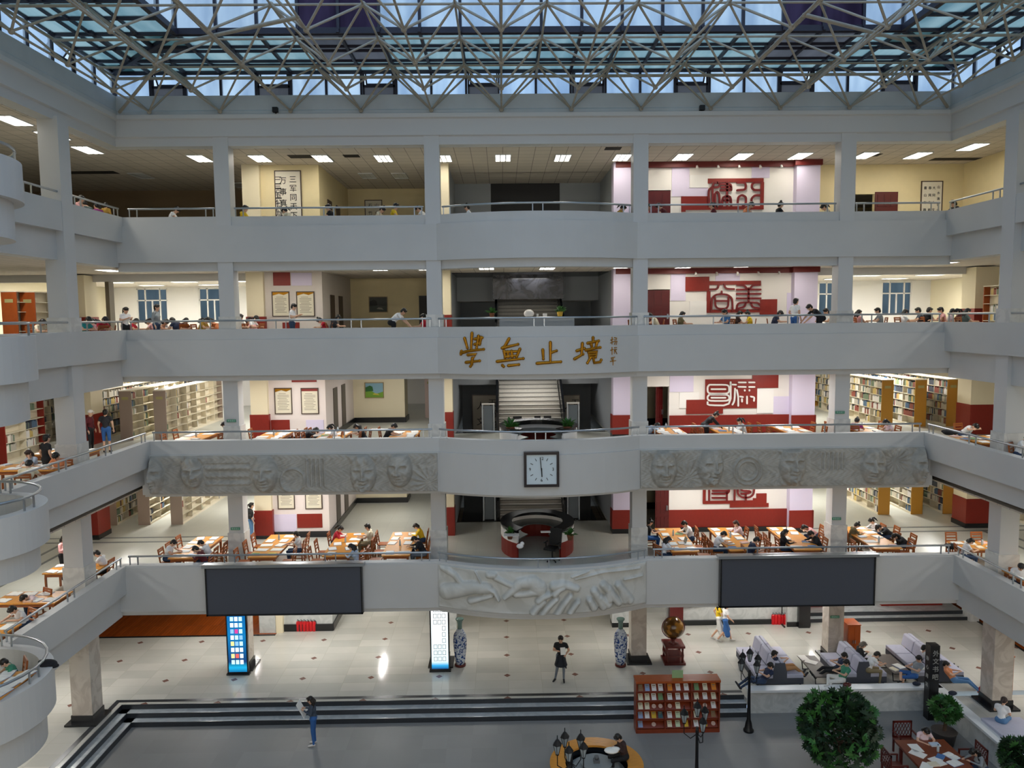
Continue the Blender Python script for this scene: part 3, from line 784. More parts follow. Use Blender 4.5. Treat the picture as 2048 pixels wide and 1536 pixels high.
# --- gilded calligraphy on the bowed parapet of the third gallery
def on_bulge(px, py, lv, out):
    R = (3.6 ** 2 + .81) / 1.8; y = -1.2
    for _ in range(4):
        q = atY(px, py, y); x = max(-3.6, min(3.6, q.x)); y = -(math.sqrt(R * R - x * x) - (R - .9)) - FP[lv] - out
    return atY(px, py, y)
def strokes_obj(name, strokes, org, sc, lv, r, m_, lab, cat, group=None):
    mb = MB(); P = [[on_bulge(org[0] + x / sc, org[1] + y / sc, lv, .12) for x, y in s] for s in strokes]
    c = sum((q for s in P for q in s), Vector()) / sum(len(s) for s in P)
    for s in P:
        k = len(s); rr = [r * (1.05 if i == 0 else (.95 if i < k - 1 else .75)) for i in range(k)]
        mb.tube([q - c for q in s], rr, 8)
        for q in (s[0], s[-1]): mb.sphere(q - c, r * .95, 8, 6)
    return tag(mb.build(name, m_, None, c), lab, cat, group)
G1 = [[(265, 195), (295, 300)], [(345, 140), (335, 310)], [(375, 205), (455, 190)], [(372, 262), (432, 248)], [(415, 172), (395, 300)], [(442, 185), (428, 262)], [(225, 357), (300, 335), (470, 315)], [(232, 335), (226, 368)], [(300, 377), (392, 368), (350, 420)], [(350, 410), (342, 480), (328, 500)], [(280, 457), (428, 440)]]
G2 = [[(745, 200), (700, 280), (668, 302)], [(670, 302), (840, 262)], [(690, 330), (702, 405)], [(730, 340), (735, 398)], [(772, 335), (778, 398)], [(862, 312), (825, 398)], [(698, 347), (852, 335)], [(704, 395), (832, 383)], [(615, 447), (897, 415)], [(672, 488), (686, 502)], [(737, 492), (850, 480)]]
G3 = [[(1190, 240), (1190, 455)], [(1200, 350), (1256, 332)], [(1108, 320), (1114, 420)], [(1045, 467), (1302, 450)]]
G4 = [[(1535, 250), (1525, 372)], [(1475, 332), (1557, 305)], [(1450, 420), (1542, 368)], [(1650, 188), (1650, 232)], [(1592, 250), (1710, 225)], [(1630, 262), (1640, 302)], [(1692, 240), (1680, 290)], [(1572, 325), (1727, 295)], [(1602, 350), (1692, 340), (1680, 402), (1610, 402), (1605, 352)], [(1612, 377), (1680, 372)], [(1625, 402), (1590, 462)], [(1652, 402), (1662, 462), (1730, 452), (1737, 430)]]
for k, (g, w) in enumerate(zip((G1, G2, G3, G4), ('first', 'second', 'third', 'fourth'))):
    strokes_obj('gilded_character', g, (880, 640), 5.39, 4, .058, gold, '%s large gilded calligraphy character from the left on the grey parapet' % w, 'calligraphy character', 'gilded motto')
S1 = [[(1840, 217), (1865, 207)], [(1855, 185), (1855, 260)], [(1840, 247), (1870, 232)], [(1880, 190), (1905, 195), (1900, 215), (1880, 212)], [(1875, 232), (1910, 228), (1900, 265)], [(1880, 262), (1895, 235)]]
S2 = [[(1840, 325), (1865, 318)], [(1855, 295), (1855, 370)], [(1880, 300), (1905, 298)], [(1878, 320), (1905, 318)], [(1882, 320), (1880, 360)], [(1890, 330), (1907, 365)]]
S3 = [[(1845, 410), (1885, 400)], [(1835, 447), (1895, 438)], [(1868, 405), (1865, 485)], [(1850, 420), (1856, 432)]]
for k, g in enumerate((S1, S2, S3)):
    strokes_obj('signature_character', g, (880, 640), 5.39, 4, .017, gold, '%s small bronze signature character beside the gilded motto' % ('top', 'middle', 'bottom')[k], 'calligraphy character', 'small signature characters')

# --- red character panels on the right wall
def wall_map(org, sc, y): return lambda x, z: atY(org[0] + x / sc, org[1] + z / sc, y)
def mural(lv, org, sc, rects, strokes, w, lab, base=None, light=False):
    M_ = wall_map(org, sc, 3.5); c = M_(*base); c.y = 3.55
    r = thing('seal_character_panel', lab, 'wall relief', c, 0, 'red seal characters on the wall')
    m = MB()
    for ri, (x0, y0, x1, y1) in enumerate(rects):
        a, b = M_(x0, y0) - c, M_(x1, y1) - c; m.box(a.x, b.x, -.05 - .003 * ri, -.01, b.z, a.z)
    m.build('backing_panel', redp, r)
    m = MB()
    for s in strokes:
        P = [M_(x, y) - c for x, y in s]
        for q in P: q.y = -.08
        # smooth the corners a little
        Q = [P[0]]
        for a, b, d in zip(P, P[1:], P[2:]): Q += [b + (a - b) * .3, b + (a - b) * .08 + (d - b) * .08, b + (d - b) * .3]
        Q.append(P[-1])
        for a, b in zip(Q, Q[1:]):
            if (b - a).length > 1e-4: m.bar(a, b, .05 if light else .05, w, 0, (0, 0, 1) if abs((b - a).normalized().z) < .9 else (1, 0, 0))
        for q in Q: m.lathe([(w * .5, -.024), (w * .5, .024)], 10, q, M=Matrix.Rotation(PI / 2, 4, 'X'), smooth=False)
    m.build('lettering', white if light else mat('seal_red', '741618', .45), r)
    return r
mural(5, (1270, 300), 5.39, [(785, 308, 1387, 345), (1355, 345, 1387, 625), (500, 500, 797, 610), (785, 345, 830, 360), (500, 610, 1387, 640), (500, 640, 545, 665)],
      [[(890, 352), (845, 356), (835, 400), (798, 425), (790, 480), (798, 605)], [(832, 420), (838, 605)], [(835, 405), (900, 402), (915, 362), (880, 352)], [(862, 605), (860, 475), (882, 447), (905, 480), (912, 605)], [(990, 345), (990, 605)], [(930, 368), (1025, 370), (1035, 400), (1035, 432)], [(930, 402), (1035, 402)], [(920, 436), (1035, 434)], [(935, 605), (943, 505), (1028, 500), (1035, 605)], [(943, 545), (1030, 545)],
       [(1100, 352), (1180, 352), (1193, 385), (1185, 430), (1100, 436)], [(1355, 434), (1280, 434), (1256, 410), (1258, 372), (1285, 350), (1355, 350)], [(1103, 585), (1108, 510), (1150, 485), (1195, 510), (1192, 580), (1160, 605)], [(1350, 490), (1285, 490), (1250, 530), (1255, 605)]],
      .085, 'red panel with openwork seal characters on the white wall of the top gallery', (1085, 500))
mural(4, (1270, 530), 5.39, [(545, 128, 800, 282), (800, 174, 1357, 210), (775, 282, 812, 510), (775, 482, 1350, 510), (1350, 370, 1530, 537)],
      [[(805, 264), (885, 262), (902, 212)], [(1065, 260), (990, 258), (966, 240), (962, 210)], [(931, 285), (932, 312)], [(820, 490), (826, 360), (872, 316), (990, 316), (1046, 360), (1050, 490)], [(860, 355), (863, 440), (890, 471), (980, 471), (1003, 440), (1006, 350)], [(862, 388), (1003, 388)],
       [(1100, 215), (1172, 218), (1208, 258)], [(1345, 215), (1262, 218), (1235, 258)], [(1095, 265), (1350, 265)], [(1095, 311), (1350, 311)], [(1095, 360), (1350, 360)], [(1221, 250), (1221, 402)], [(1092, 490), (1100, 425), (1130, 405), (1320, 405), (1342, 430)], [(1192, 405), (1180, 450), (1112, 468)], [(1245, 405), (1262, 455), (1340, 468)]],
      .075, 'red framed seal characters between two red squares on the third gallery wall', (1040, 400))
ring1 = [(800, 158), (990, 158), (1012, 180), (1012, 232), (990, 254), (800, 254), (780, 232), (780, 180), (800, 158)]
ring2 = [(800, 264), (990, 264), (1012, 285), (1012, 312), (990, 332), (800, 332), (780, 312), (780, 285), (800, 264)]
mural(3, (1270, 740), 5.39, [(758, 102, 1315, 410), (1268, 55, 1545, 192), (553, 322, 948, 470)],
      [ring1, [(822, 206), (972, 206)], ring2, [(822, 298), (972, 298)], [(1028, 130), (1028, 382), (780, 378), (780, 345)], [(1028, 155), (1085, 158)], [(1075, 200), (1070, 330), (1048, 372)], [(1115, 133), (1190, 133)], [(1225, 133), (1285, 133)], [(1112, 180), (1190, 182)], [(1225, 182), (1285, 182)], [(1095, 215), (1110, 290), (1110, 385)], [(1204, 285), (1204, 360)], [(1130, 285), (1160, 290)], [(1150, 312), (1150, 340)], [(1245, 285), (1283, 292), (1278, 332)], [(1180, 215), (1180, 222)], [(1230, 215), (1230, 222)]],
      .066, 'solid red panel with white seal characters on the second gallery wall', (1036, 260), True)
mural(2, (1280, 960), 6.827, [(860, 90, 897, 320), (860, 287, 1580, 320), (1590, 185, 1727, 326), (1230, 322, 1757, 368), (1545, 250, 1600, 326)],
      [[(940, 60), (940, 280)], [(990, 145), (1195, 145)], [(1212, 80), (1212, 184), (985, 184)], [(985, 241), (1180, 241)], [(1183, 150), (1183, 280)], [(1288, 60), (1288, 285)], [(1330, 80), (1333, 195), (1385, 235), (1440, 238)], [(1375, 80), (1378, 145), (1500, 148), (1508, 170), (1425, 186), (1380, 186)], [(1560, 60), (1550, 190), (1500, 232), (1440, 238)], [(1440, 186), (1440, 280)]],
      .075, 'red seal characters with stepped base above the red dado of the lowest gallery', (1300, 200))
# lilac and white relief panels
for lv, org, sc, rs in ((5, (1270, 300), 5.39, [(398, 190, 585, 500), (1260, 175, 1450, 300), (585, 405, 785, 500)]), (4, (1270, 530), 5.39, [(385, 100, 545, 385), (870, 85, 1130, 172), (1640, 300, 1750, 540)]),
                        (3, (1270, 740), 5.39, [(375, 65, 630, 235), (1490, 285, 1720, 495)])):
    m = MB()
    for (x0, y0, x1, y1) in rs:
        a, b = atY(org[0] + x0 / sc, org[1] + y0 / sc, 3.53), atY(org[0] + x1 / sc, org[1] + y1 / sc, 3.53); m.box(a.x, b.x, 3.525, 3.55, b.z, a.z)
    struct(m.build('trim_7', lilac))
    m = MB()
    for (x0, y0, x1, y1) in ([(590, 270, 790, 405)] if lv == 5 else [(590, 390, 770, 545)] if lv == 4 else [(480, 240, 690, 410), (1318, 200, 1490, 465)]):
        a, b = atY(org[0] + x0 / sc, org[1] + y0 / sc, 3.51), atY(org[0] + x1 / sc, org[1] + y1 / sc, 3.51); m.box(a.x, b.x, 3.505, 3.55, b.z, a.z)
    struct(m.build('trim_7', white))
for lv in (4, 5):
    z = CEIL[lv] - .3
    for i, x in enumerate((6.6, 7.45, 8.3, 9.15, 10.0)):
        m = MB(); m.tube([(0, -.02, .12), (0, -.1, .1), (0, -.16, 0)], [.02, .04, .06], 8)
        tag(m.build('spotlight', white, None, (x, 3.4, z)), '%s small white spotlight from the left on the %s cornice' % (ORD[i], FLOORNAME[lv]), 'spotlight', 'cornice spotlights')

# --- doors in the right wall
def door(n, lv, x0, x1, y, m_, panels=True, ajar=0):
    z = FZ[lv]; r = thing('door_%d' % n, None, None, (x0, y, z), ajar); r['kind'] = 'structure'
    w = x1 - x0; m = MB(); m.box(0, w, -.05, 0, 0, 2.12)
    for i in range(3):
        for k in range(3):
            m.box(w * (.1 + .29 * i), w * (.1 + .29 * i + .22), -.065, -.05, .15 + .68 * k, .15 + .68 * k + .5)
    m.build('leaf', m_, r); MB().box(w - .12, w - .06, -.12, -.05, .95, 1.15).build('handle', steel, r); return r
door(1, 5, 4.55, 5.6, 3.6, darkred); door(2, 4, 4.55, 5.6, 3.6, darkred); door(3, 3, 5.05, 5.6, 3.6, darkred, ajar=.9)
door(4, 2, 5.05, 5.62, 3.55, darkred)
for lv in (2, 3): struct(MB().box(4.95, 5.1, 7.35, 7.5, FZ[lv], FZ[lv] + 2.1).build('trim_9', wood))
# top gallery right wall with lit doorway, left wing wall
m = MB(); m.box(11.55, 13.3, 4.3, 4.5, 16.05, 19.3); m.box(14.3, 18.2, 4.3, 4.5, 16.05, 19.3); m.box(13.3, 14.3, 4.3, 4.5, 18.1, 19.3); m.box(18.0, 18.2, -28, 4.3, 16.05, 19.3)
struct(m.build('wall_right', cream))
door(5, 5, 14.3, 15.25, 4.29, darkred)
struct(MB().box(-18.2, -18.0, -28, -4.0, 16.05, 19.3).build('wall_left', cream))
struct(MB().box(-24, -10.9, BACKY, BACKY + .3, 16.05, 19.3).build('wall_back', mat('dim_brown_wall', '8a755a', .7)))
lamp('ceiling_lamp', (14, 8, 19.2), .6, 1.2, 30)

# --- framed pieces
frame_m = mat('dark_wood_frame', '4a3a30', .5); ink = mat('black_ink', '1c1a1c', .7)
def framed(px0, py0, px1, py1, y, name, lab, cat, art, fm=None, group=None):
    a, b = atY(px0, py0, y - .04), atY(px1, py1, y - .04); cx, cz = (a.x + b.x) / 2, (a.z + b.z) / 2; w, h = abs(b.x - a.x), abs(a.z - b.z)
    r = thing(name, lab, cat, (cx, y, cz), 0, group); t = .035
    m = MB(); m.box(-w / 2, w / 2, -.05, -.005, h / 2 - t, h / 2); m.box(-w / 2, w / 2, -.05, -.005, -h / 2, -h / 2 + t); m.box(-w / 2, -w / 2 + t, -.05, -.005, -h / 2 + t, h / 2 - t); m.box(w / 2 - t, w / 2, -.05, -.005, -h / 2 + t, h / 2 - t)
    m.build('frame', fm or frame_m, r); art(r, w - 2 * t, h - 2 * t); return r
def sheet(r, w, h, m_): return MB().box(-w / 2, w / 2, -.03, -.006, -h / 2, h / 2).build('sheet', m_, r)
post_m = mat('notice_paper', 'e4dcc6', .6); textm = mat('faded_print', '8d8676', .7)
def art_notice(head):
    def f(r, w, h):
        sheet(r, w, h, post_m); m = MB()
        for i in range(11):
            z = h * .3 - i * h * .065; l = w * (.36 if i % 4 else .28); m.box(-l, l if i % 3 else l * .6, -.033, -.03, z - .012, z + .008)
        m.build('print', textm, r)
        m = MB(); m.box(-w / 2, w / 2, -.034, -.03, h * .4, h / 2) if head else m.add([(-w / 2, -.033, h / 2), (-w / 2, -.033, h * .36), (-w * .1, -.033, h * .44), (w * .2, -.033, h * .38), (w / 2, -.033, h * .46), (w / 2, -.033, h / 2)], ((0, 1, 2, 3, 4, 5),)); m.build('heading', redp if head else gold, r)
    return f
for lv, xs, ys in ((4, ((543, 580), (592, 630)), (583, 633)), (3, ((548, 585), (601, 638)), (776, 828))):
    for k, (a, b) in enumerate(xs):
        framed(a, ys[0], b, ys[1], 3.5, 'notice_board', '%s framed notice on the pale wall of the %s, %s' % ('left' if k == 0 else 'right', FLOORNAME[lv], 'third row up' if lv == 4 else 'beside the red panel'), 'notice', art_notice(lv == 3 and k == 1), group='framed notices')
for k, (a, b) in enumerate(((554, 590), (609, 645))):
    framed(a, 968, b, 1018, 3.5, 'notice_board', '%s framed cream notice of the lowest gallery, half hidden by the parapet above' % ('left' if k == 0 else 'right'), 'notice', art_notice(False), group='framed notices')
for lv, x0, y0, x1, y1, m_ in ((4, 546, 545, 581, 571, redp), (4, 582, 546, 624, 571, lilac), (4, 565, 645, 600, 672, redp), (3, 542, 840, 580, 860, redp), (3, 612, 840, 648, 866, lilac), (2, 594, 1028, 645, 1055, redp), (2, 548, 1029, 594, 1066, lilac), (3, 583, 750, 633, 764, redp)):
    a, b = atY(x0, y0, 3.49), atY(x1, y1, 3.49); struct(MB().box(a.x, b.x, 3.47, 3.5, b.z, a.z).build('trim_7', m_))
def art_calli(cols, size, pm=None):
    def f(r, w, h):
        sheet(r, w, h, pm or mat('scroll_paper', 'e9e2d2', .7)); m = MB()
        for x, chars in cols:
            for i, ch in enumerate(chars):
                put_text(m, ch, size, face_front(x * w, -.035, h * (.42 - (i + .5) * .9 / len(chars))), 0)
        m.build('brush_writing', ink, r)
    return f
framed(548, 341, 605, 444, 3.5, 'calligraphy_scroll', 'tall framed calligraphy with two columns of characters, top gallery left', 'calligraphy', art_calli([(.2, '三军同天下'), (-.2, '万事真风'), (-.4, '一二三四五六七八九十')], .3))
framed(1843, 362, 1884, 430, 4.3, 'calligraphy_scroll', 'framed calligraphy with four columns of small characters, top gallery right', 'calligraphy', art_calli([(.33, '山水清音天'), (.1, '大同人文'), (-.1, '春风化雨'), (-.33, '書山有路')], .13))
framed(729, 400, 765, 436, BACKY, 'hanging_picture', 'small framed ink picture in the recess of the top gallery', 'picture', art_calli([(.2, '山水'), (-.2, '石竹')], .2))
def art_paint(cols):
    def f(r, w, h):
        o = sheet(r, w, h, cols[0]); m = MB()
        m.add([(-w / 2, -.034, -h / 2), (w / 2, -.034, -h / 2), (w / 2, -.034, -h * .1), (w * .1, -.034, -h * .25), (-w * .2, -.034, -h * .02), (-w / 2, -.034, h * .05)], ((0, 1, 2, 3, 4, 5),), 0)
        m.add([(-w / 2, -.036, -.1 * h), (-w * .05, -.036, -.05 * h), (-w * .1, -.036, .25 * h), (-w * .25, -.036, .33 * h), (-w / 2, -.036, .2 * h)], ((0, 1, 2, 3, 4),), 1)
        m.add([(-w * .1, -.037, -.3 * h), (w * .3, -.037, -.36 * h), (w * .2, -.037, -.24 * h), (0, -.037, -.2 * h)], ((0, 1, 2, 3),), 2); m.build('painting', cols[1:], r)
    return f
goldf = mat('gilt_frame', 'a08a62', .4, .3)
framed(729, 765, 768, 796, BACKY, 'landscape_painting', 'green landscape painting on the cream wall of the second gallery', 'painting', art_paint([mat('paint_sky', '8fb9cc', .6), mat('paint_field', '7fae3a', .6), mat('paint_trees', '2e6b34', .6), mat('paint_path', 'd6c84a', .6)]), goldf)
framed(737, 593, 776, 625, BACKY, 'landscape_painting', 'dim grey landscape painting on the dark wall of the third gallery', 'painting', art_paint([mat('paint_dusk', '4a4c48', .6), mat('paint_rock', '39413c', .6), mat('paint_dark', '2a2a28', .6), mat('paint_mist', '8a8a80', .6)]), goldf)
# brown doors beside the recess
for lv in (2, 3, 4, 5):
    for y in (4.9, 6.6):
        struct(MB().box(-8.63, -8.56, y, y + .75, FZ[lv], FZ[lv] + 2.1).build('door_%d' % (20 + lv * 2 + int(y)), mat('grey_brown_door', '5e564e', .5) if lv < 4 else frame_m))
struct(MB().box(-5.3, -3.7, BACKY - .06, BACKY, 12.05, 14.2).build('door_6', mat('black_door', '15110f', .5)))
# brushwork panels by the stairs of the second gallery
for k, (a, b) in enumerate(((944, 1000), (1126, 1160))):
    framed(a, 790, b, 862, 8.78, 'brushwork_panel', 'large brushwork panel %s of the central stairs, second gallery' % ('left' if k == 0 else 'right'), 'calligraphy', art_calli([(.25, '天高地'), (-.2, '人文')], .42, mat('aged_paper', '8f877a', .7)))
for k, (x, m_) in enumerate(((825, green_sign), (1146, green_sign))):
    pass
# running-man exit sign
q = atY(1063, 347, 7.9); r = thing('exit_sign', 'glowing green exit sign hanging in the dark stair hall of the top gallery', 'exit sign', q)
MB().box(-.14, .14, -.03, .03, -.09, .09).build('housing', blackmatt, r)
m = MB(); m.box(-.13, .13, -.036, -.031, -.08, .08); m.build('lit_face', mat('exit_green', '10b030', .5, emit='16e040', estr=2.2), r)
m = MB(); m.box(.02, .1, -.04, -.036, -.06, .06); m.tube([(-.06, -.04, .05), (-.05, -.04, 0), (-.09, -.04, -.05)], .01, 5); m.tube([(-.05, -.04, 0), (-.02, -.04, -.05)], .01, 5); m.box(-.1, -.01, -.04, -.036, .01, .025); m.build('pictogram', mat('exit_dark', '04400f', .5, emit='60ff80', estr=.6), r)
for x in (-.08, .08): MB().tube([(x, 0, .09), (x, 0, 1.3)], .006, 5).build('hanger', steel, r)
# green plaques on columns
for i, (px, py, y, lab) in enumerate([(470, 1058, -.09, 'first column of the lowest gallery'), (462, 842, -.09, 'first column of the second gallery'), (1674, 1038, -.09, 'last column of the lowest gallery'), (1681, 825, -.09, 'last column of the second gallery'), (1670, 1234, -.06, 'marble column behind the sofas')]):
    q = atY(px, py, y); q.y = -.045; m = MB(); m.box(-.17, .17, -.012, .0, -.05, .05); o = m.build('plaque', green_sign, None, q); tag(o, 'small green plaque on the %s' % lab, 'sign', 'green plaques on columns')
    m = MB(); put_text(m, '安全出口', .07, face_front(0, -.014, 0), 0, .004); m.build('lettering', mat('plaque_print', 'cfe6da', .5), o)
# thin wall plaques, cctv cameras on columns
for i, (px, py) in enumerate([(352, 1077)]): pass

# --- clock on the bowed parapet of the second gallery
q = on_bulge(1083, 938.5, 3, .13); r = thing('wall_clock', 'square black framed clock on the bowed parapet, hands near six', 'clock', q)
m = MB(); h, t = .61, .09
m.box(-h, h, -.09, .1, h - t, h); m.box(-h, h, -.09, .1, -h, -h + t); m.box(-h, -h + t, -.09, .1, -h + t, h - t); m.box(h - t, h, -.09, .1, -h + t, h - t); m.build('frame', mat('clock_frame', '231a1e', .3), r)
MB().box(-h + t, h - t, -.04, .08, -h + t, h - t).build('dial', mat('clock_dial', 'd6e4ea', .5), r)
m = MB()
for k in range(12):
    if k % 3 == 0: continue
    a = k * PI / 6; d = Vector((math.sin(a), 0, math.cos(a))); m.bar(d * .34 + Vector((0, -.045, 0)), d * .44 + Vector((0, -.045, 0)), .012, .018)
for s_, x, z in (('12', 0, .38), ('3', .4, 0), ('6', 0, -.38), ('9', -.4, 0)): put_text(m, s_, .15, face_front(x, -.045, z))
m.build('numerals', ink, r)
MB().bar((0, -.06, .05), (0.012, -.06, -.26), .02, .035).build('hour_hand', ink, r)
MB().bar((0, -.07, -.1), (-.045, -.07, .42), .015, .024).build('minute_hand', ink, r)

# --- large dark screens on the lowest parapet
for k, (a, b) in enumerate((((409, 1136), (726, 1228)), ((1441, 1117), (1749, 1211)))):
    A, B = atY(*a, -2.44), atY(*b, -2.44); cx, cz = (A.x + B.x) / 2, (A.z + B.z) / 2; w, hh = B.x - A.x, A.z - B.z
    r = thing('led_screen', 'long dark grey display screen on the %s parapet of the lowest gallery' % ('left' if k == 0 else 'right'), 'screen', (cx, -2.33, cz), 0, 'parapet screens')
    MB().box(-w / 2 + .05, w / 2 - .05, -.1, .05, -hh / 2 + .04, hh / 2 - .03).build('display', mat('screen_grey', '363a44', .75), r)
    m = MB(); m.box(-w / 2, -w / 2 + .05, -.13, .09, -hh / 2, hh / 2); m.box(w / 2 - .05, w / 2, -.13, .09, -hh / 2, hh / 2); m.box(-w / 2, w / 2, -.13, .09, -hh / 2, -hh / 2 + .05); m.box(-w / 2, w / 2, -.13, .09, hh / 2 - .04, hh / 2); m.build('frame', black, r)
    MB().box(-w / 2 - .08, w / 2 + .08, -.2, .12, hh / 2, hh / 2 + .1).build('top_cap', steel, r)

# --- stone reliefs (height fields)
def relief(name, x0, x1, z0, z1, surf, hf, nx, nz_, m_, lab):
    vs = []; mb = MB()
    for j in range(nz_ + 1):
        for i in range(nx + 1):
            u, v = i / nx, j / nz_; x = x0 + (x1 - x0) * u; z = z0 + (z1 - z0) * v; e = min(u * (x1 - x0), (1 - u) * (x1 - x0), v * (z1 - z0), (1 - v) * (z1 - z0))
            h = .06 + (2.4 if nx > 400 else 1.8) * hf(u * (x1 - x0), v * (z1 - z0)) * min(1, e / .06); vs.append((x, surf(x) - h, z))
    fs = [(j * (nx + 1) + i, j * (nx + 1) + i + 1, (j + 1) * (nx + 1) + i + 1, (j + 1) * (nx + 1) + i) for j in range(nz_) for i in range(nx)]
    mb.add(vs, fs, 0, True)
    # rim back to the wall
    rim = [i for i in range(nx + 1)] + [j * (nx + 1) + nx for j in range(1, nz_ + 1)] + [nz_ * (nx + 1) + i for i in range(nx - 1, -1, -1)] + [j * (nx + 1) for j in range(nz_ - 1, 0, -1)]
    b = len(mb.v); mb.v += [(vs[i][0], surf(vs[i][0]), vs[i][2]) for i in rim]; k = len(rim)
    for i in range(k): mb.f.append((rim[i], rim[(i + 1) % k], b + (i + 1) % k, b + i)[::-1]); mb.m.append(0); mb.sm.append(False)
    return tag(mb.build(name, m_), lab, 'relief')
def gz(x, z, cx, cz, sx, sz): return math.exp(-((x - cx) / sx) ** 2 - ((z - cz) / sz) ** 2)
def face_h(x, z, cx, cz, s, tw, beard, hair):
    X, Z = (x - cx) / s, (z - cz) / s
    if abs(X) > 1.7 or abs(Z) > 1.9: return 0
    h = .16 * max(0, 1 - (X / .78) ** 2 - (Z / 1.15) ** 2) ** .5
    h += .07 * gz(X, Z, tw * .9, .02, .075, .3) + .055 * gz(X, Z, tw, -.27, .14, .09)
    for sg in (-1, 1):
        ex = tw * .6 + sg * .33
        h += -.075 * gz(X, Z, ex, .14, .17, .11) + .05 * gz(X, Z, ex, .12, .09, .05) + .035 * gz(X, Z, ex + sg * .03, .31, .17, .05) + .03 * gz(X, Z, sg * .46, -.2, .18, .22) + .03 * gz(X, Z, tw + sg * .12, -.28, .05, .06)
        h -= .03 * gz(X, Z, tw * .7 + sg * .28, -.42, .05, .16)
    h += -.06 * gz(X, Z, tw * .8, -.56, .2, .03) + .035 * gz(X, Z, tw * .8, -.49, .16, .05) + .04 * gz(X, Z, tw * .8, -.65, .15, .06) + .04 * gz(X, Z, tw * .6, -.92, .22, .13)
    if beard: h += .07 * gz(X, Z, 0, -.95, .55, .42) * (1 + .35 * math.sin(17 * X + 3 * math.sin(6 * Z))) - .03 * gz(X, Z, .0, -.56, .3, .05)
    if hair: h += .06 * gz(X, Z, 0, 1.0, .95, .4) * (1 + .4 * math.sin(13 * X + 5 * Z))
    return h
def faces_field(L, extra):
    def f(x, z):
        h = .02 * math.sin(5 * x + 3 * math.sin(2.1 * z + x)) * .5
        for (cx, cz, s, tw, bd, hr) in L: h = max(h, face_h(x, z, cx, cz, s, tw, bd, hr))
        for e in extra:
            if e[0] == 'ring':
                d = math.hypot(x - e[1], z - e[2]); h += .03 * math.exp(-((d - e[3]) / .035) ** 2)
            elif e[0] == 'rays':
                dx, dz = x - e[1], z - e[2]; d = math.hypot(dx, dz)
                if d < e[3]: h += .025 * math.sin(math.atan2(dz, dx) * 16) * min(1, d * 2) * (1 - d / e[3])
            elif e[0] == 'bars':
                if e[1] < x < e[2] and e[3] < z < e[4]: h += .02 * math.sin(x * 40) if e[5] else .02 * math.sin(z * 22)
        return h + .006 * math.sin(31 * x + 7 * math.sin(9 * z)) * math.sin(23 * z)
    return f
relief_m = marble('weathered_relief_stone', 'b3b0a8', 'a5a29a', .8, 1.6)
relief_w = marble('pale_relief_stone', 'cfcfca', 'c4c4be', .7, 1.0)
ZA, ZB_ = 6.95, 8.32
fx = lambda px: max(-13.85, min(13.85, atY(px, 940, -.95).x))
xl0, xl1, xr0, xr1 = fx(252), fx(875), fx(1281), fx(1893)
flat = lambda x: -.9
LF = [(fx(p) - xl0, .72 + o, s, t, b, h) for p, o, s, t, b, h in ((292, -.02, .62, .1, 0, 0), (385, .06, .5, .25, 0, 1), (530, -.02, .6, -.02, 0, 0), (727, -.05, .6, .05, 1, 1), (800, .1, .58, -.15, 0, 0))]
RF = [(fx(p) - xr0, .72 + o, s, t, b, h) for p, o, s, t, b, h in ((1327, -.02, .6, .05, 0, 1), (1420, .05, .6, .25, 1, 0), (1583, .1, .62, .05, 1, 1), (1745, .0, .58, -.15, 0, 1), (1852, .0, .6, -.02, 0, 0))]
relief('stone_relief', xl0, xl1, ZA, ZB_, flat, faces_field(LF, [('ring', fx(585) - xl0, .45, .42), ('bars', fx(410) - xl0, fx(500) - xl0, .25, 1.1, 0), ('bars', fx(610) - xl0, fx(650) - xl0, .2, 1.2, 1), ('rays', fx(860) - xl0, .3, 1.1)]), 420, 56, relief_m, 'carved stone relief of heads along the left parapet of the second gallery')
relief('stone_relief', xr0, xr1, ZA, ZB_, flat, faces_field(RF, [('rays', fx(1375) - xr0, .35, .8), ('ring', fx(1495) - xr0, .6, .5), ('ring', fx(1495) - xr0, .6, .35), ('rays', fx(1790) - xr0, .9, .7), ('bars', fx(1640) - xr0, fx(1690) - xr0, .6, 1.2, 1)]), 420, 56, relief_m, 'carved stone relief of heads along the right parapet of the second gallery')
# hands on the bowed parapet of the lowest gallery: capsules in a height field, from the photo's outlines
def hp(x, y): q = on_bulge(880 + x / 4.876, 1110 + y / 4.876, 2, .1); return (q.x, q.z)
CAPS = []
def capz(pts, r0, r1, hgt):
    P = [hp(x, y) for x, y in pts]; n = len(P) - 1
    for i in range(n): CAPS.append((P[i], P[i + 1], r0 + (r1 - r0) * i / n, r0 + (r1 - r0) * (i + 1) / n, hgt))
capz([(60, 350), (200, 330), (330, 310), (460, 320)], .28, .2, .15); capz([(460, 310), (530, 350), (570, 430)], .1, .06, .15); capz([(300, 440), (420, 410), (500, 390)], .12, .09, .12); capz([(330, 130), (400, 265)], .03, .03, .1); capz([(30, 120), (140, 190), (200, 270)], .12, .1, .08)
capz([(480, 190), (520, 190)], .13, .13, .12); capz([(540, 220), (690, 290)], .1, .1, .1)
capz([(630, 410), (700, 350), (780, 270), (900, 260), (960, 320)], .08, .28, .14); capz([(740, 380), (850, 370), (960, 350)], .12, .14, .12)
for (a, b) in (((960, 490), (1010, 445)), ((1010, 400), (1060, 380)), ((1050, 500), (1130, 420)), ((1160, 330), (1200, 310)), ((1200, 480), (1270, 390)), ((1300, 500), (1340, 450))): capz([(2 * a[0] - b[0], 2 * a[1] - b[1] + 20), a, b], .13, .11, .16)
capz([(1110, 300), (1200, 280), (1330, 320)], .16, .13, .14)
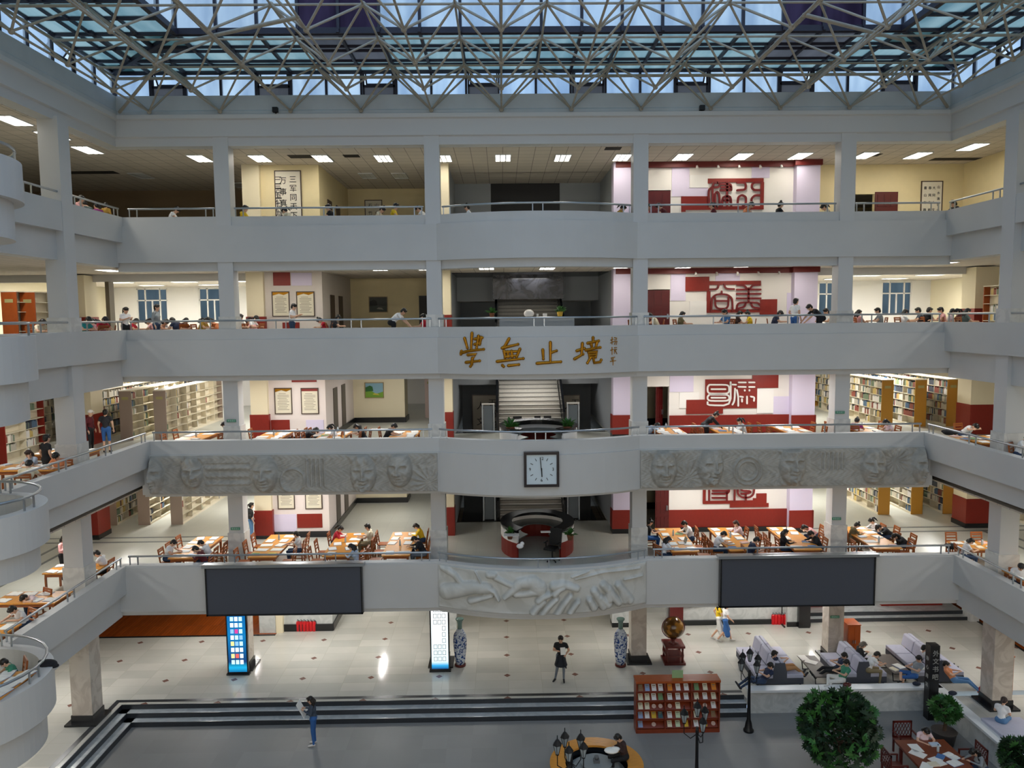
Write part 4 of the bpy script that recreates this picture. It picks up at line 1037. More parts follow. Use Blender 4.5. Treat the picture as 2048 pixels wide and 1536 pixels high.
for (a, b) in (((1500, 500), (1460, 430)), ((1590, 490), (1500, 340)), ((1640, 470), (1560, 400)), ((1740, 450), (1590, 280)), ((1650, 420), (1640, 320)), ((1850, 430), (1735, 280)), ((1800, 430), (1770, 330))): capz([a, b], .15, .13, .17)
capz([(1290, 210), (1450, 150)], .05, .04, .07); capz([(1320, 230), (1600, 160), (1950, 120)], .04, .03, .06); capz([(1800, 230), (1970, 190)], .05, .04, .08)
bx0, bx1 = -3.58, 3.58; bz0, bz1 = 3.22, 4.68
def hand_h(u, v):
    x, z = bx0 + u, bz0 + v; h = .015 * math.sin(2.2 * x + 4 * z)
    for (a, b, r0, r1, g) in CAPS:
        dx, dz = b[0] - a[0], b[1] - a[1]; t = max(0, min(1, ((x - a[0]) * dx + (z - a[1]) * dz) / (dx * dx + dz * dz + 1e-9))); d = math.hypot(x - a[0] - t * dx, z - a[1] - t * dz); r = r0 + (r1 - r0) * t
        if d < r: h = max(h, g * math.sqrt(1 - (d / r) ** 2) * .9 + .01)
    return h
def bul2(x):
    R = (3.6 ** 2 + .81) / 1.8; return -(math.sqrt(R * R - x * x) - (R - .9)) - FP[2] - .04
relief('stone_relief', bx0, bx1, bz0, bz1, bul2, hand_h, 300, 60, relief_w, 'pale carved relief of large hands on the bowed parapet of the lowest gallery')
# ================================================================== furniture of the galleries
def make_chair(name, m_, lab):
    r = thing(name, lab, 'chair')
    m = MB(); m.box(-.21, .21, -.2, .22, .42, .455); m.build('seat', m_, r)
    m = MB(); M = Matrix.Translation((0, -.2, .45)) @ Matrix.Rotation(math.radians(8), 4, 'X')
    for x in (-.2, .2): m.box(x - .018, x + .018, -.02, .02, 0, .47, 0, M)
    for z in (.14, .25, .36): m.box(-.2, .2, -.01, .01, z, z + .05, 0, M)
    m.box(-.22, .22, -.015, .015, .43, .49, 0, M); m.build('backrest', m_, r)
    for x in (-.19, .19):
        for y in (-.19, .2): m = MB(); m.box(x - .02, x + .02, y - .02, y + .02, 0, .42); m.build('leg', m_, r)
    m = MB(); m.box(-.19, .19, -.2, -.18, .18, .21); m.box(-.2, -.18, -.18, .19, .24, .27); m.box(.18, .2, -.18, .19, .24, .27); m.build('stretcher', m_, r)
    return r
chair0 = make_chair('reading_chair', wood2, 'wooden chair'); CH = [0]
def put_chair(loc, rz, lab, group='wooden chairs at the reading tables'):
    if CH[0] == 0:
        chair0.location = loc; chair0.rotation_euler = (0, 0, rz); chair0['label'] = lab; chair0['group'] = group; CH[0] = 1; return chair0
    CH[0] += 1; return copy_tree(chair0, loc, rz, lab, group)
TABLES = []
def make_table(L, w, lab, name='reading_table'):
    r = thing(name, lab, 'table')
    MB().box(-w / 2, w / 2, -L / 2, L / 2, .71, .75).build('tabletop', wood, r)
    m = MB(); m.box(-w / 2 + .06, -w / 2 + .09, -L / 2 + .06, L / 2 - .06, .6, .71); m.box(w / 2 - .09, w / 2 - .06, -L / 2 + .06, L / 2 - .06, .6, .71); m.box(-w / 2 + .09, w / 2 - .09, -L / 2 + .06, -L / 2 + .09, .6, .71); m.box(-w / 2 + .09, w / 2 - .09, L / 2 - .09, L / 2 - .06, .6, .71); m.build('apron', wood2, r)
    for x in (-1, 1):
        for y in (-1, 1):
            m = MB(); a, b = x * (w / 2 - .09), y * (L / 2 - .09); m.box(a - .035, a + .035, b - .035, b + .035, 0, .6); m.build('leg', wood2, r)
    return r
t_long = [None]
def put_table(c, z, L, lab, where, rz=0, w=1.0, n=3):
    if t_long[0] is None: t_long[0] = make_table(2.5, 1.0, lab); r = t_long[0]; r.location = (c[0], c[1], z); r.rotation_euler = (0, 0, rz); r['group'] = 'long wooden reading tables'
    else: r = copy_tree(t_long[0], (c[0], c[1], z), rz, lab, 'long wooden reading tables')
    r.scale = (w, L / 2.5, 1)
    TABLES.append(dict(c=c, z=z, L=L, w=w, where=where, rz=rz, n=n)); return r
def tp(far, near, z):
    a, b = atZ(*far, z), atZ(*near, z); return (a.x + b.x) / 2, a.y, b.y
T2 = [((416, 1073), (357, 1126), 'first'), ((565, 1069), (520, 1121), 'second'), ((701, 1066), (669, 1121), 'third'), ((809, 1064), (791, 1118), 'fourth'),
      ((1334, 1056), (1376, 1108), 'fifth'), ((1443, 1055), (1489, 1105), 'sixth'), ((1563, 1054), (1618, 1104), 'seventh'), ((1717, 1053), (1772, 1102), 'eighth')]
for far, near, o in T2:
    x, y1, y0 = tp(far, near, 4.8); y0 = max(y0, -1.55)
    put_table((x, (y0 + y1) / 2), 4.05, y1 - y0, '%s long honey wood reading table from the left on the lowest gallery' % o, '%s table of the lowest gallery' % o)
T3 = [(400, 870, 'first'), (552, 868, 'second'), (672, 867, 'third'), (812, 865, 'fourth'), (1338, 861, 'fifth'), (1455, 861, 'sixth'), (1588, 860, 'seventh'), (1733, 860, 'eighth')]
for px, py, o in T3:
    q = atZ(px, py, 8.8); put_table((q.x, .65), 8.05, 2.1, '%s reading table from the left behind the parapet of the second gallery' % o, '%s table of the second gallery' % o, n=2)
# wings: tables stand square to the side parapets
for px, py, lv, L, nm, w in ((88, 1194, 2, 1.9, 'table before the left pillar, lowest gallery', 1.0), (150, 1138, 2, 1.7, 'table behind the left pillar, lowest gallery', 1.0), (10, 1262, 2, 2.0, 'table at the left frame edge, lowest gallery', 1.0),
                             (55, 934, 3, 2.2, 'table left of the pillar, second gallery', 1.0), (118, 908, 3, 1.8, 'table behind the left pillar, second gallery', 1.0),
                             (1962, 1090, 2, 1.9, 'table at the right corner, lowest gallery', 1.0), (2046, 1130, 2, 2.0, 'table at the right frame edge, lowest gallery', 1.0), (1945, 876, 3, 1.8, 'table at the right corner, second gallery', 1.0), (2040, 890, 3, 2.0, 'table at the right frame edge, second gallery', 1.0)):
    q = atZ(px, py, FZ[lv] + .75); sg = 1 if q.x > 0 else -1; x = sg * max(abs(q.x), SX[lv] + .4 + L / 2); y = q.y
    if abs(y + 3.5) < .95 and abs(x) - L / 2 < 15.6: y = -3.5 + (.98 if y > -3.5 else -.98)
    put_table((x, y), FZ[lv], L, 'wooden reading %s' % nm, nm, PI / 2, w, 2)
q = atZ(18, 1372, 4.8); put_table((q.x - .2, q.y), 4.05, 1.5, 'wooden reading table on the round left balcony of the lowest gallery', 'table on the round balcony', 0, .75, 1)
q = atZ(5, 1030, 8.8)
put_chair((q.x - .3, q.y, 8.05), .4, 'brown wooden chair on the round left balcony of the second gallery')

# ---- things lying on the reading tables
cols_b = [('white', 'f4f2ee'), ('cream', 'eadfc4'), ('pale blue', 'c6d6e6'), ('pink', 'e0b8b4'), ('green', '7fa86a'), ('yellow', 'e6cf4a'), ('blue', '4a78b0')]
bm_ = {n: mat('cover_' + n.replace(' ', '_'), h, .6) for n, h in cols_b}
def make_open_book():
    r = thing('open_book', 'open book', 'book')
    m = MB(); m.box(-.2, .2, -.145, .145, 0, .006); m.build('cover', bm_['blue'], r)
    m = MB()
    for s in (-1, 1):
        for k in range(4):
            a, b = s * .19 * k / 4, s * .19 * (k + 1) / 4; h = lambda t: .012 + .016 * math.sin(PI * min(1, abs(t) / .19 * .9 + .08))
            m.add([(a, -.135, h(a)), (b, -.135, h(b)), (b, .135, h(b)), (a, .135, h(a)), (a, -.135, .006), (b, -.135, .006), (b, .135, .006), (a, .135, .006)], ((0, 1, 2, 3) if s > 0 else (3, 2, 1, 0), (4, 0, 3, 7), (1, 5, 6, 2), (0, 4, 5, 1), (3, 2, 6, 7)))
    m.build('pages', paper, r); return r
ob0 = make_open_book()
def make_sheet():
    r = tag(MB().box(-.15, .15, -.21, .21, 0, .012).build('paper_sheet', paper), 'sheet', 'paper'); return r
def make_book():
    r = thing('book', 'book', 'book'); MB().box(-.1, .1, -.14, .14, 0, .006).build('cover', bm_['white'], r); m = MB(); m.box(-.095, .098, -.135, .135, .006, .03); m.build('pages', paper, r)
    MB().box(-.1, .1, -.14, .14, .03, .036).build('cover', bm_['white'], r); return r
bk0 = make_book()
def make_bottle():
    r = thing('bottle', 'bottle', 'bottle'); m = MB(); m.lathe([(.034, 0), (.036, .02), (.036, .15), (.02, .19), (.015, .2)], 10); m.build('body', mat('bottle_plastic', 'b9c4c8', .2), r)
    m = MB(); m.lathe([(.018, .2), (.018, .225)], 10); m.build('cap', mat('bottle_cap', '3a4652', .4), r); return r
bt0 = make_bottle()
def recolour(root, part, m_):
    for c in root.children:
        if c.name.split('.')[0] == part: c.material_slots[0].link = 'OBJECT'; c.material_slots[0].material = m_
FIRST = {}
def place(proto, loc, rz, lab, group):
    if proto.name not in FIRST: FIRST[proto.name] = 1; proto.location = loc; proto.rotation_euler = (0, 0, rz); proto['label'] = lab; proto['group'] = group; return proto
    if proto.type == 'MESH':
        o = proto.copy(); COL.objects.link(o); o.location = loc; o.rotation_euler = (0, 0, rz); o['label'] = lab; o['group'] = group; return o
    return copy_tree(proto, loc, rz, lab, group)
sh0 = make_sheet(); rnd = random.Random(3)
SLOTN = ['near end', 'second place', 'middle', 'fourth place', 'far end']
for T in TABLES:
    c, s_ = math.cos(T['rz']), math.sin(T['rz']); front = T['rz'] == 0; used = {}
    k = 5 if front else 4
    for i in range(k):
        for side in (-1, 1):
            if rnd.random() < .12: continue
            lx, ly = side * (.24 + .08 * rnd.random()) * T['w'], (-.5 + (i + .5) / k) * T['L']
            loc = (T['c'][0] + c * lx - s_ * ly, T['c'][1] + s_ * lx + c * ly, T['z'] + .7505)
            pos = '%s of the %s' % (SLOTN[i] + (', left side' if side < 0 else ', right side'), T['where'])
            rz = T['rz'] + (PI / 2 if side < 0 else -PI / 2) + rnd.uniform(-.3, .3); t = rnd.random()
            if t < .5: place(ob0, loc, rz, 'open book, %s' % pos, 'open books on the reading tables')
            elif t < .78: place(sh0, loc, rz, 'white papers, %s' % pos, 'papers on the reading tables')
            else:
                n_, _ = rnd.choice(cols_b); o = place(bk0, loc, rz, '%s book, %s' % (n_, pos), 'closed books on the reading tables'); recolour(o, 'cover', bm_[n_])
    if rnd.random() < .6:
        ly = rnd.uniform(-.3, .3) * T['L']; loc = (T['c'][0] - s_ * ly, T['c'][1] + c * ly, T['z'] + .7505)
        place(bt0, loc, 0, 'bottle standing mid table, %s' % T['where'], 'bottles on the reading tables')
def laptop(loc, rz, lab):
    r = thing('laptop', lab, 'laptop', loc, rz); MB().box(-.17, .17, -.12, .12, 0, .015).build('base', steel, r)
    M = Matrix.Translation((0, .12, .012)) @ Matrix.Rotation(math.radians(-15), 4, 'X'); MB().box(-.17, .17, -.006, .006, 0, .22, 0, M).build('lid', mat('laptop_lid', '8d9499', .4), r); MB().box(-.16, .16, -.009, -.006, .012, .21, 0, M).build('screen', mat('laptop_screen', '9db0a4', .3), r)
q = atZ(1363, 1084, 4.84); laptop((q.x, q.y, 4.801), -PI / 2, 'open grey laptop on the fifth table of the lowest gallery')

# ---- bookcases and their books
BK_IND, BK_ALL = [], []
def bookcase(x, y0, y1, z, em, lab, fills, group, H=2.1, nsh=6, wd=.52, visible=1, along='y', colset=0):
    r = thing('library_bookcase', lab, 'bookcase', (x, y0, z), 0 if along == 'y' else -PI / 2, group); L = y1 - y0; h = wd / 2
    MB().box(-h, h, 0, .035, 0, H).build('end_panel', em, r); MB().box(-h, h, L - .035, L, 0, H).build('end_panel', em, r)
    MB().box(-.14, .14, -.006, 0, H - .36, H - .24).build('label_plate', mat('shelf_plate', 'a9a06a', .5), r)
    MB().box(-h - .01, h + .01, -.01, L + .01, H, H + .035).build('top_board', shelfm, r); MB().box(-h, h, .035, L - .035, 0, .1).build('plinth', shelfm, r)
    MB().box(-.012, .012, .035, L - .035, .1, H).build('back_panel', shelfm, r)
    nb = max(1, round(L / 1.1))
    for i in range(1, nb): MB().box(-h, h, L * i / nb - .012, L * i / nb + .012, .1, H).build('upright', shelfm, r)
    zs = [.1 + (H - .1) * i / nsh for i in range(nsh)]
    for zz in zs[1:]: MB().box(-h, h, .035, L - .035, zz - .022, zz).build('shelf', shelfm, r)
    s = visible; rn = random.Random(int(x * 100) + int(z * 10))
    for si, zz in enumerate(zs):
        for b in range(nb):
            f = fills * (1.0 if si else .45)
            if rn.random() > f + .35: continue
            t = L * b / nb + .05; e = L * (b + 1) / nb - .04; e = t + (e - t) * min(1, rn.uniform(f * .8, f * 1.25)); ci = rn.randrange(9)
            while t < e:
                w = rn.uniform(.022, .05); hh = rn.uniform(.2, .285); d = rn.uniform(.17, .22)
                if rn.random() < .3: ci = rn.randrange(9)
                if along == 'y': P = (x + s * (h - .02 - d / 2), y0 + t + w / 2, z + zz)
                else: P = (x + t + w / 2, y0 - s * (h - .02 - d / 2), z + zz)
                BK_ALL.append((P, (d, w, hh) if along == 'y' else (w, d, hh), ci, lab, si)); t += w + .003
    return r
OCH, TAU = 'ochre-ended', 'taupe-ended'
G_BC = 'bookcases of the library stacks'
for lv, y0, nm in ((3, 4.6, 'second gallery'), (2, 5.75, 'lowest gallery')):
    for i, (x, f) in enumerate(((-18.82, .95), (-17.35, .35), (-15.9, .12))):
        bookcase(x, y0, y0 + 6.6, FZ[lv], endm_l, 'taupe-ended bookcase, %s of three on the left of the %s' % (('outer', 'middle', 'inner')[i], nm), f, G_BC, visible=1)
    for i, (x, f) in enumerate(((15.9, .85), (17.4, .85), (18.85, .95))):
        bookcase(x, 5.85, 13.4, FZ[lv], endm_r, 'ochre-ended bookcase, %s of three on the right of the %s' % (('inner', 'middle', 'outer')[i], nm), f, G_BC, visible=-1)
    bookcase(-20.4, y0 + 1, y0 + 8, FZ[lv], endm_l, 'bookcase behind the taupe-ended ones, %s' % nm, .8, G_BC)
    bookcase(21.3, 2.0, 8.0, FZ[lv], endm_r, 'ochre-ended bookcase beyond the right pillar, %s' % nm, .7, G_BC, visible=-1)
q = atZ(60, 885, 8.05); bookcase(q.x, q.y, q.y + 3.6, 8.05, endm_l, 'tall cream bookcase in the left wing, second gallery', .75, G_BC)
bookcase(-5.0, 10.9, 14.2, 8.05, mat('pinkish_panel', 'c9b2a8', .5), 'pale pink-ended bookcase behind the recess, second gallery', .6, G_BC)
bookcase(12.3, 9.0, 14.5, 8.05, shelfm, 'cream bookcase right of the lilac pillar, second gallery', .4, G_BC, visible=-1)
q = atY(57, 640, -1.0); bookcase(q.x, -1.0, 1.2, 12.05, teak, 'orange-brown bookcase in the left wing of the third gallery, nearer the pillar', .5, G_BC, visible=-1)
q = atY(20, 640, -1.5); bookcase(q.x, -1.5, .8, 12.05, teak, 'orange-brown bookcase in the left wing of the third gallery, at the frame edge', .6, G_BC, visible=-1)
q = atY(2043, 640, .5); bookcase(q.x + .1, .5, 2.6, 12.05, teak, 'orange-brown bookcase at the right frame edge of the third gallery', .5, G_BC, visible=-1)
q = atZ(5, 930, 8.05); bookcase(q.x - .1, q.y, q.y + 2.4, 8.05, redp, 'dark red bookcase at the left frame edge of the second gallery', .5, G_BC)
bcol = [mat('spine_%d' % i, h, .6) for i, h in enumerate(('e8e2d4', 'd8d0bc', 'b9b2a4', '8a4a3c', '4f6a86', '6d7f66', 'c9b06a', 'ece8e2', '3e4450'))]
CN = ['white', 'cream', 'grey-beige', 'brick red', 'slate blue', 'sage green', 'mustard', 'off-white', 'charcoal']
def shown(b):
    d = Vector(b[0]) - CAM; u = d.dot(C_R) / d.dot(C_F) * FPX + 1024; v = 768 - d.dot(C_U) / d.dot(C_F) * FPX
    z = b[0][2]
    vis = (0 < u < 2048) and ((z > 8 and z < 11 and 765 < v < 868 and (u < 436 or 1700 < u < 1925)) or (4 < z < 7 and 990 < v < 1045 and (215 < u < 440 or 1695 < u < 1910)))
    return (0 if vis else 1e5) + d.length
BK_ALL.sort(key=shown)
meshes = {}
for (P, S, ci, lab, si) in BK_ALL[:300]:
    key = (round(S[0], 2), round(S[1] * 50) / 50, round(S[2], 2))
    if key not in meshes:
        k = MB(); k.box(-.5 * S[0], .5 * S[0], -.5 * S[1], .5 * S[1], 0, S[2]); meshes[key] = k.mesh('book', bcol[0])
    o = bpy.data.objects.new('book', meshes[key]); COL.objects.link(o); o.location = P
    o.material_slots[0].link = 'OBJECT'; o.material_slots[0].material = bcol[ci]
    tag(o, '%s book on shelf %s of the %s' % (CN[ci], ('one', 'two', 'three', 'four', 'five', 'six')[si], ' '.join(lab.replace(' of three on the', ',').replace(' of the', ',').replace(' in the ', ', ').replace(' just ', ' ').replace('the ', '').split()[:8]).rstrip(',')), 'book', 'books on the library shelves')
m = MB()
for (P, S, ci, lab, si) in BK_ALL[300:]: m.box(P[0] - S[0] / 2, P[0] + S[0] / 2, P[1] - S[1] / 2, P[1] + S[1] / 2, P[2], P[2] + S[2], ci)
tag(m.build('books', bcol), 'remaining upright books filling the library bookcases on all galleries', 'books', kind='stuff')

# ================================================================== stair hall desks
def round_desk(lv, y, lab):
    z = FZ[lv]; r = thing('reception_desk', lab, 'desk', (-.0, y, z)); R = 1.42
    def ringm(r0, r1, z0, z1, m_, nm, a0, a1, n=28):
        m = MB(); vs = []
        for i in range(n + 1):
            a = a0 + (a1 - a0) * i / n; c, s = math.cos(a), math.sin(a)
            for rr, zz in ((r0, z0), (r1, z0), (r1, z1), (r0, z1)): vs.append((rr * c, rr * s * 1.25, zz))
        fs = []
        for i in range(n):
            for j in range(4): fs.append((i * 4 + j, (i + 1) * 4 + j, (i + 1) * 4 + (j + 1) % 4, i * 4 + (j + 1) % 4))
        fs += [(3, 2, 1, 0), tuple(n * 4 + j for j in range(4))]
        m.add(vs, fs); m.build(nm, m_, r)
    a0, a1 = -PI / 2 + .62, 1.5 * PI - .62
    ringm(R - .1, R, 0, .62, redp, 'lower_panel', a0, a1); ringm(R - .1, R + .01, .62, .98, white, 'upper_panel', a0, a1)
    ringm(R - .42, R + .03, 1.08, 1.12, black, 'counter_top', a0, a1); ringm(R - .75, R - .1, .72, .76, mat('desk_worktop', '59605f', .3), 'worktop', a0, a1); ringm(R - .12, R - .06, .9, 1.1, black, 'top_support', a0, a1)
    return r
round_desk(2, 1.55, 'round reception desk with dark top and red base on the lowest gallery'); round_desk(3, .1, 'round reception desk with dark top in the stair hall of the second gallery')
r = thing('service_desk', 'white straight service desk before the stairs of the third gallery', 'desk', (.05, 2.0, 12.05))
MB().box(-1.5, 1.5, -.35, .35, 1.02, 1.07).build('counter_top', white, r); MB().box(-1.45, 1.45, -.3, .3, 0, 1.02).build('front_panel', mat('desk_grey', 'a3a7ac', .5), r)
def task_chair(loc, rz, lab, m_=blackmatt):
    r = thing('office_chair', lab, 'chair', loc, rz)
    m = MB(); m.box(-.24, .24, -.22, .25, .45, .53); m.build('seat', m_, r); M = Matrix.Translation((0, -.24, .55)) @ Matrix.Rotation(math.radians(10), 4, 'X'); MB().box(-.24, .24, -.03, .05, 0, .62, 0, M).build('backrest', m_, r)
    m = MB(); m.tube([(0, 0, .08), (0, 0, .45)], .03, 8)
    for k in range(5): a = k * 2 * PI / 5; m.tube([(0, 0, .09), (.26 * math.cos(a), .26 * math.sin(a), .05)], .02, 6)
    m.build('base', m_, r)
    for s in (-1, 1): m = MB(); m.box(s * .27 - .025, s * .27 + .025, -.15, .15, .68, .71); m.box(s * .27 - .015, s * .27 + .015, -.02, .02, .47, .68); m.build('armrest', m_, r)
    for k in range(5): a = k * 2 * PI / 5; m = MB(); m.sphere((.26 * math.cos(a), .26 * math.sin(a), .03), .03, 8, 6); m.build('caster', m_, r)
q = atZ(1105, 1100, 4.5); task_chair((q.x, q.y + .1, 4.05), 2.6, 'black office chair in the gap of the lowest reception desk')
# potted plants on the desks
def potted(loc, s, lab, potm, n=26, seed=0):
    r = thing('potted_plant', lab, 'plant', loc); rn = random.Random(seed)
    m = MB(); m.lathe([(.055 * s, 0), (.08 * s, .12 * s), (.085 * s, .14 * s)], 14); m.build('pot', potm, r)
    m = MB()
    for i in range(n):
        a, e, L = rn.uniform(0, 2 * PI), rn.uniform(.3, 1.4), rn.uniform(.12, .26) * s; d = Vector((math.cos(a) * math.cos(e), math.sin(a) * math.cos(e), math.sin(e))); b = Vector((0, 0, .13 * s)); t = d.cross(Vector((0, 0, 1))).normalized() * .035 * s
        p0, p1, p2 = b, b + d * L * .6, b + d * L + Vector((0, 0, -.05 * s)); m.add([p0, p1 - t, p2, p1 + t], ((0, 1, 2, 3),))
    m.build('foliage', leaf2, r); return r
terra = mat('terracotta_pot', '7a4a30', .6)
for i, (px, py, z, lab) in enumerate(((1020, 1078, 4.05 + .76, 'small leafy plant on the left end of the lowest reception desk'), (1140, 1080, 4.05 + .76, 'small leafy plant on the right end of the lowest reception desk'), (1021, 868, 8.95, 'bushy green plant on the left of the second gallery reception desk'), (1135, 867, 8.95, 'bushy green plant on the right of the second gallery reception desk'), (984, 641, 13.12, 'small green plant on the left of the third gallery service desk'), (1120, 637, 13.12, 'leafy plant with yellow pot on the right of the third gallery service desk'))):
    if z > 12: q = atY(px, py, 2.0); q.z = z
    else: q = atZ(px, py, z)
    potted(q, (1.5, 1.5, 1.9, 1.9, 1.3, 1.5)[i], lab, terra if i < 5 else mat('yellow_pot', 'c9a53a', .5), 40, i)
def desk_item(px, py, z, name, lab, cat, f, y=None):
    q = atZ(px, py, z) if y is None else atY(px, py, y); q.z = z; return tag(f().build(name[0], name[1], None, q), lab, cat)
desk_item(1091, 1064, 5.17, ('desk_sign', white), 'white card on the back of the lowest reception desk', 'card', lambda: MB().box(-.18, .18, -.1, .1, 0, .02))
desk_item(1023, 1070, 5.17, ('paper_sheet', white), 'white sheet on the left of the lowest reception desk top', 'paper', lambda: MB().box(-.28, .28, -.17, .17, 0, .012))
desk_item(1040, 1097, 4.81, ('folded_cloth', white), 'crumpled white cloth beside the left plant of the lowest reception desk', 'cloth', lambda: MB().sphere((0, 0, .09), .13, 10, 8, 0, (1, .8, .7)).sphere((.08, .03, .17), .08, 8, 6))
for i, (px, w) in enumerate(((1035, .35), (1075, .25), (1095, .3))): desk_item(px, 866, 8.81, ('computer_monitor', blackmatt), ('left', 'middle', 'right')[i] + ' black monitor back behind the second gallery desk', 'monitor', lambda: MB().box(-w / 2, w / 2, -.02, .02, .1, .4).box(-.03, .03, -.02, .02, 0, .1).box(-.1, .1, -.08, .08, 0, .012), 2.2)
for i, (px, sx) in enumerate(((1058, .2), (1075, .11), (1090, .12))):
    desk_item(px, 640, 13.12, (('plastic_bag', 'paper_cup', 'paper_box')[i], white), ('crumpled white plastic bag', 'white paper cup', 'small white box')[i] + ' on the third gallery service desk', ('bag', 'cup', 'box')[i], lambda: MB().sphere((0, 0, .14), sx, 10, 8, 0, (1, .7, .8)) if i == 0 else MB().lathe([(.035, 0), (.045, .13)], 10) if i == 1 else MB().box(-.08, .08, -.06, .06, 0, .14), 1.9)
# security gates by the stairs
for lv, gy in ((2, 5.6), (3, 5.6)):
    for s, x in ((-1, -1.95), (1, 1.8)):
        r = thing('security_gate', 'book security gate %s of the stairs on the %s' % ('left' if s < 0 else 'right', FLOORNAME[lv]), 'gate', (x, gy, FZ[lv]), 0, 'book security gates')
        for d in (-.25, .25): MB().box(d - .03, d + .03, -.06, .06, .05, 1.25).build('post', steel, r)
        MB().box(-.3, .3, -.08, .08, 0, .05).build('base', black, r); MB().box(-.28, .28, -.05, .05, 1.25, 1.31).build('top_bar', white, r); MB().box(-.2, .2, -.012, .012, .1, 1.2).build('panel', mat('gate_glass', '6e7880', .2), r)

# ================================================================== ground floor things
# glowing display columns clad on the first two columns
for k, (x0, x1, lab, bright) in enumerate(((456, 497, 'tall glowing blue book display screen on the first column', 0), (860, 899, 'tall glowing white book display screen on the second column', 1))):
    a, b = atZ(x0, 1350, 0), atZ(x1, 1350, 0); cx = (a.x + b.x) / 2; w = b.x - a.x
    r = thing('display_totem', lab, 'screen', (cx, -.42, 0)); H = 2.95
    MB().box(-w / 2, w / 2, -.06, .05, .06, H).build('housing', black, r); MB().box(-w / 2 - .04, w / 2 + .04, -.1, .08, 0, .06).build('foot', black, r)
    gm = bpy.data.materials.new('totem_screen_%d' % k); gm.use_nodes = True; b_ = gm.node_tree.nodes['Principled BSDF']; tcn = N(gm, 'ShaderNodeTexCoord'); sp = N(gm, 'ShaderNodeSeparateXYZ'); rp = N(gm, 'ShaderNodeValToRGB')
    gm.node_tree.links.new(tcn.outputs['Generated'], sp.inputs[0]); gm.node_tree.links.new(sp.outputs[2], rp.inputs[0]); e = rp.color_ramp.elements
    if k == 0: e[0].color = lin('0a6fae'); e[1].color = lin('07509c'); q = e.new(.06); q.color = lin('18b8e8'); q = e.new(.14); q.color = lin('0a3c78'); q = e.new(.5); q.color = lin('0e80c0')
    else: e[0].color = lin('0d4f96'); e[1].color = lin('ffffff'); q = e.new(.05); q.color = lin('30b0e8'); q = e.new(.1); q.color = lin('e8fbff')
    b_.inputs['Base Color'].default_value = (0, 0, 0, 1); gm.node_tree.links.new(rp.outputs[0], b_.inputs['Emission Color']); b_.inputs['Emission Strength'].default_value = 1.1 if k == 0 else 1.15; b_.inputs['Roughness'].default_value = .3
    MB().box(-w / 2 + .05, w / 2 - .05, -.07, -.06, .12, H - .05).build('screen', gm, r)
    rn = random.Random(k + 4); cm = [mat('cover_glow_%d' % i, h, .5, emit=h, estr=1.3) for i, h in enumerate(('e8f6ff', 'c23c8c', 'f4e68a', 'b8e4f0', 'd85a50', '7fb0e8'))]
    n = 0
    for i in range(10):
        for j in range(3):
            if n >= 30: break
            x = (-1 + j) * .16; z = .42 + i * .235; n += 1
            if k == 1 and 2 < i < 6 and j != 2: continue
            m = MB()
            if k == 0: m.box(x - .06, x + .06, -.074, -.07, z, z + .16); m.build('book_cover_tile', cm[rn.choice((0, 0, 0, 3, 3, 1, 2, 4, 5))], r)
            else:
                for (p0, p1, p2, p3) in ((-.065, .065, 0, .012), (-.065, .065, .15, .162), (-.065, -.053, 0, .16), (.053, .065, 0, .16)): m.box(x + p0, x + p1, -.074, -.07, z + p2, z + p3)
                m.build('book_cover_tile', mat('tile_outline', '2a4a6a', .5), r)
# big blue and white vases
for k, (px, lab) in enumerate(((907, 'tall blue and white porcelain vase beside the glowing white display column'), (1247, 'tall blue and white porcelain vase beside the third column'))):
    q = atZ(px, 1332, 0); q.z = 0; r = thing('porcelain_vase', lab, 'vase', (-3.02 if k == 0 else 3.03, q.y + .05, 0), 0, 'porcelain vases')
    por = MATS.get('blue_white_porcelain')
    if por is None:
        por = mat('blue_white_porcelain', 'c8d2dc', .12); t = N(por, 'ShaderNodeTexCoord'); z = N(por, 'ShaderNodeTexNoise'); rr = N(por, 'ShaderNodeValToRGB'); z.inputs['Scale'].default_value = 7; z.inputs['Detail'].default_value = 3; z.inputs['Distortion'].default_value = 1.5
        rr.color_ramp.interpolation = 'LINEAR'; rr.color_ramp.elements[0].position = .48; rr.color_ramp.elements[0].color = lin('c2ccd8'); rr.color_ramp.elements[1].position = .56; rr.color_ramp.elements[1].color = lin('20407e')
        por.node_tree.links.new(t.outputs['Object'], z.inputs[0]); por.node_tree.links.new(z.outputs[0], rr.inputs[0]); por.node_tree.links.new(rr.outputs[0], por.node_tree.nodes['Principled BSDF'].inputs[0])
    m = MB(); m.lathe([(.17, .08), (.2, .3), (.245, .7), (.26, 1.0), (.24, 1.2), (.15, 1.36), (.09, 1.44)], 28); m.build('body', por, r)
    m = MB(); m.lathe([(.09, 1.44), (.085, 1.6), (.1, 1.72), (.155, 1.8), (.15, 1.83), (.1, 1.78)], 24); m.build('neck', mat('celadon_glaze', '6f8a84', .15), r)
    m = MB(); m.lathe([(.21, 0), (.21, .06), (.17, .08)], 24); m.build('stand', mahog, r)
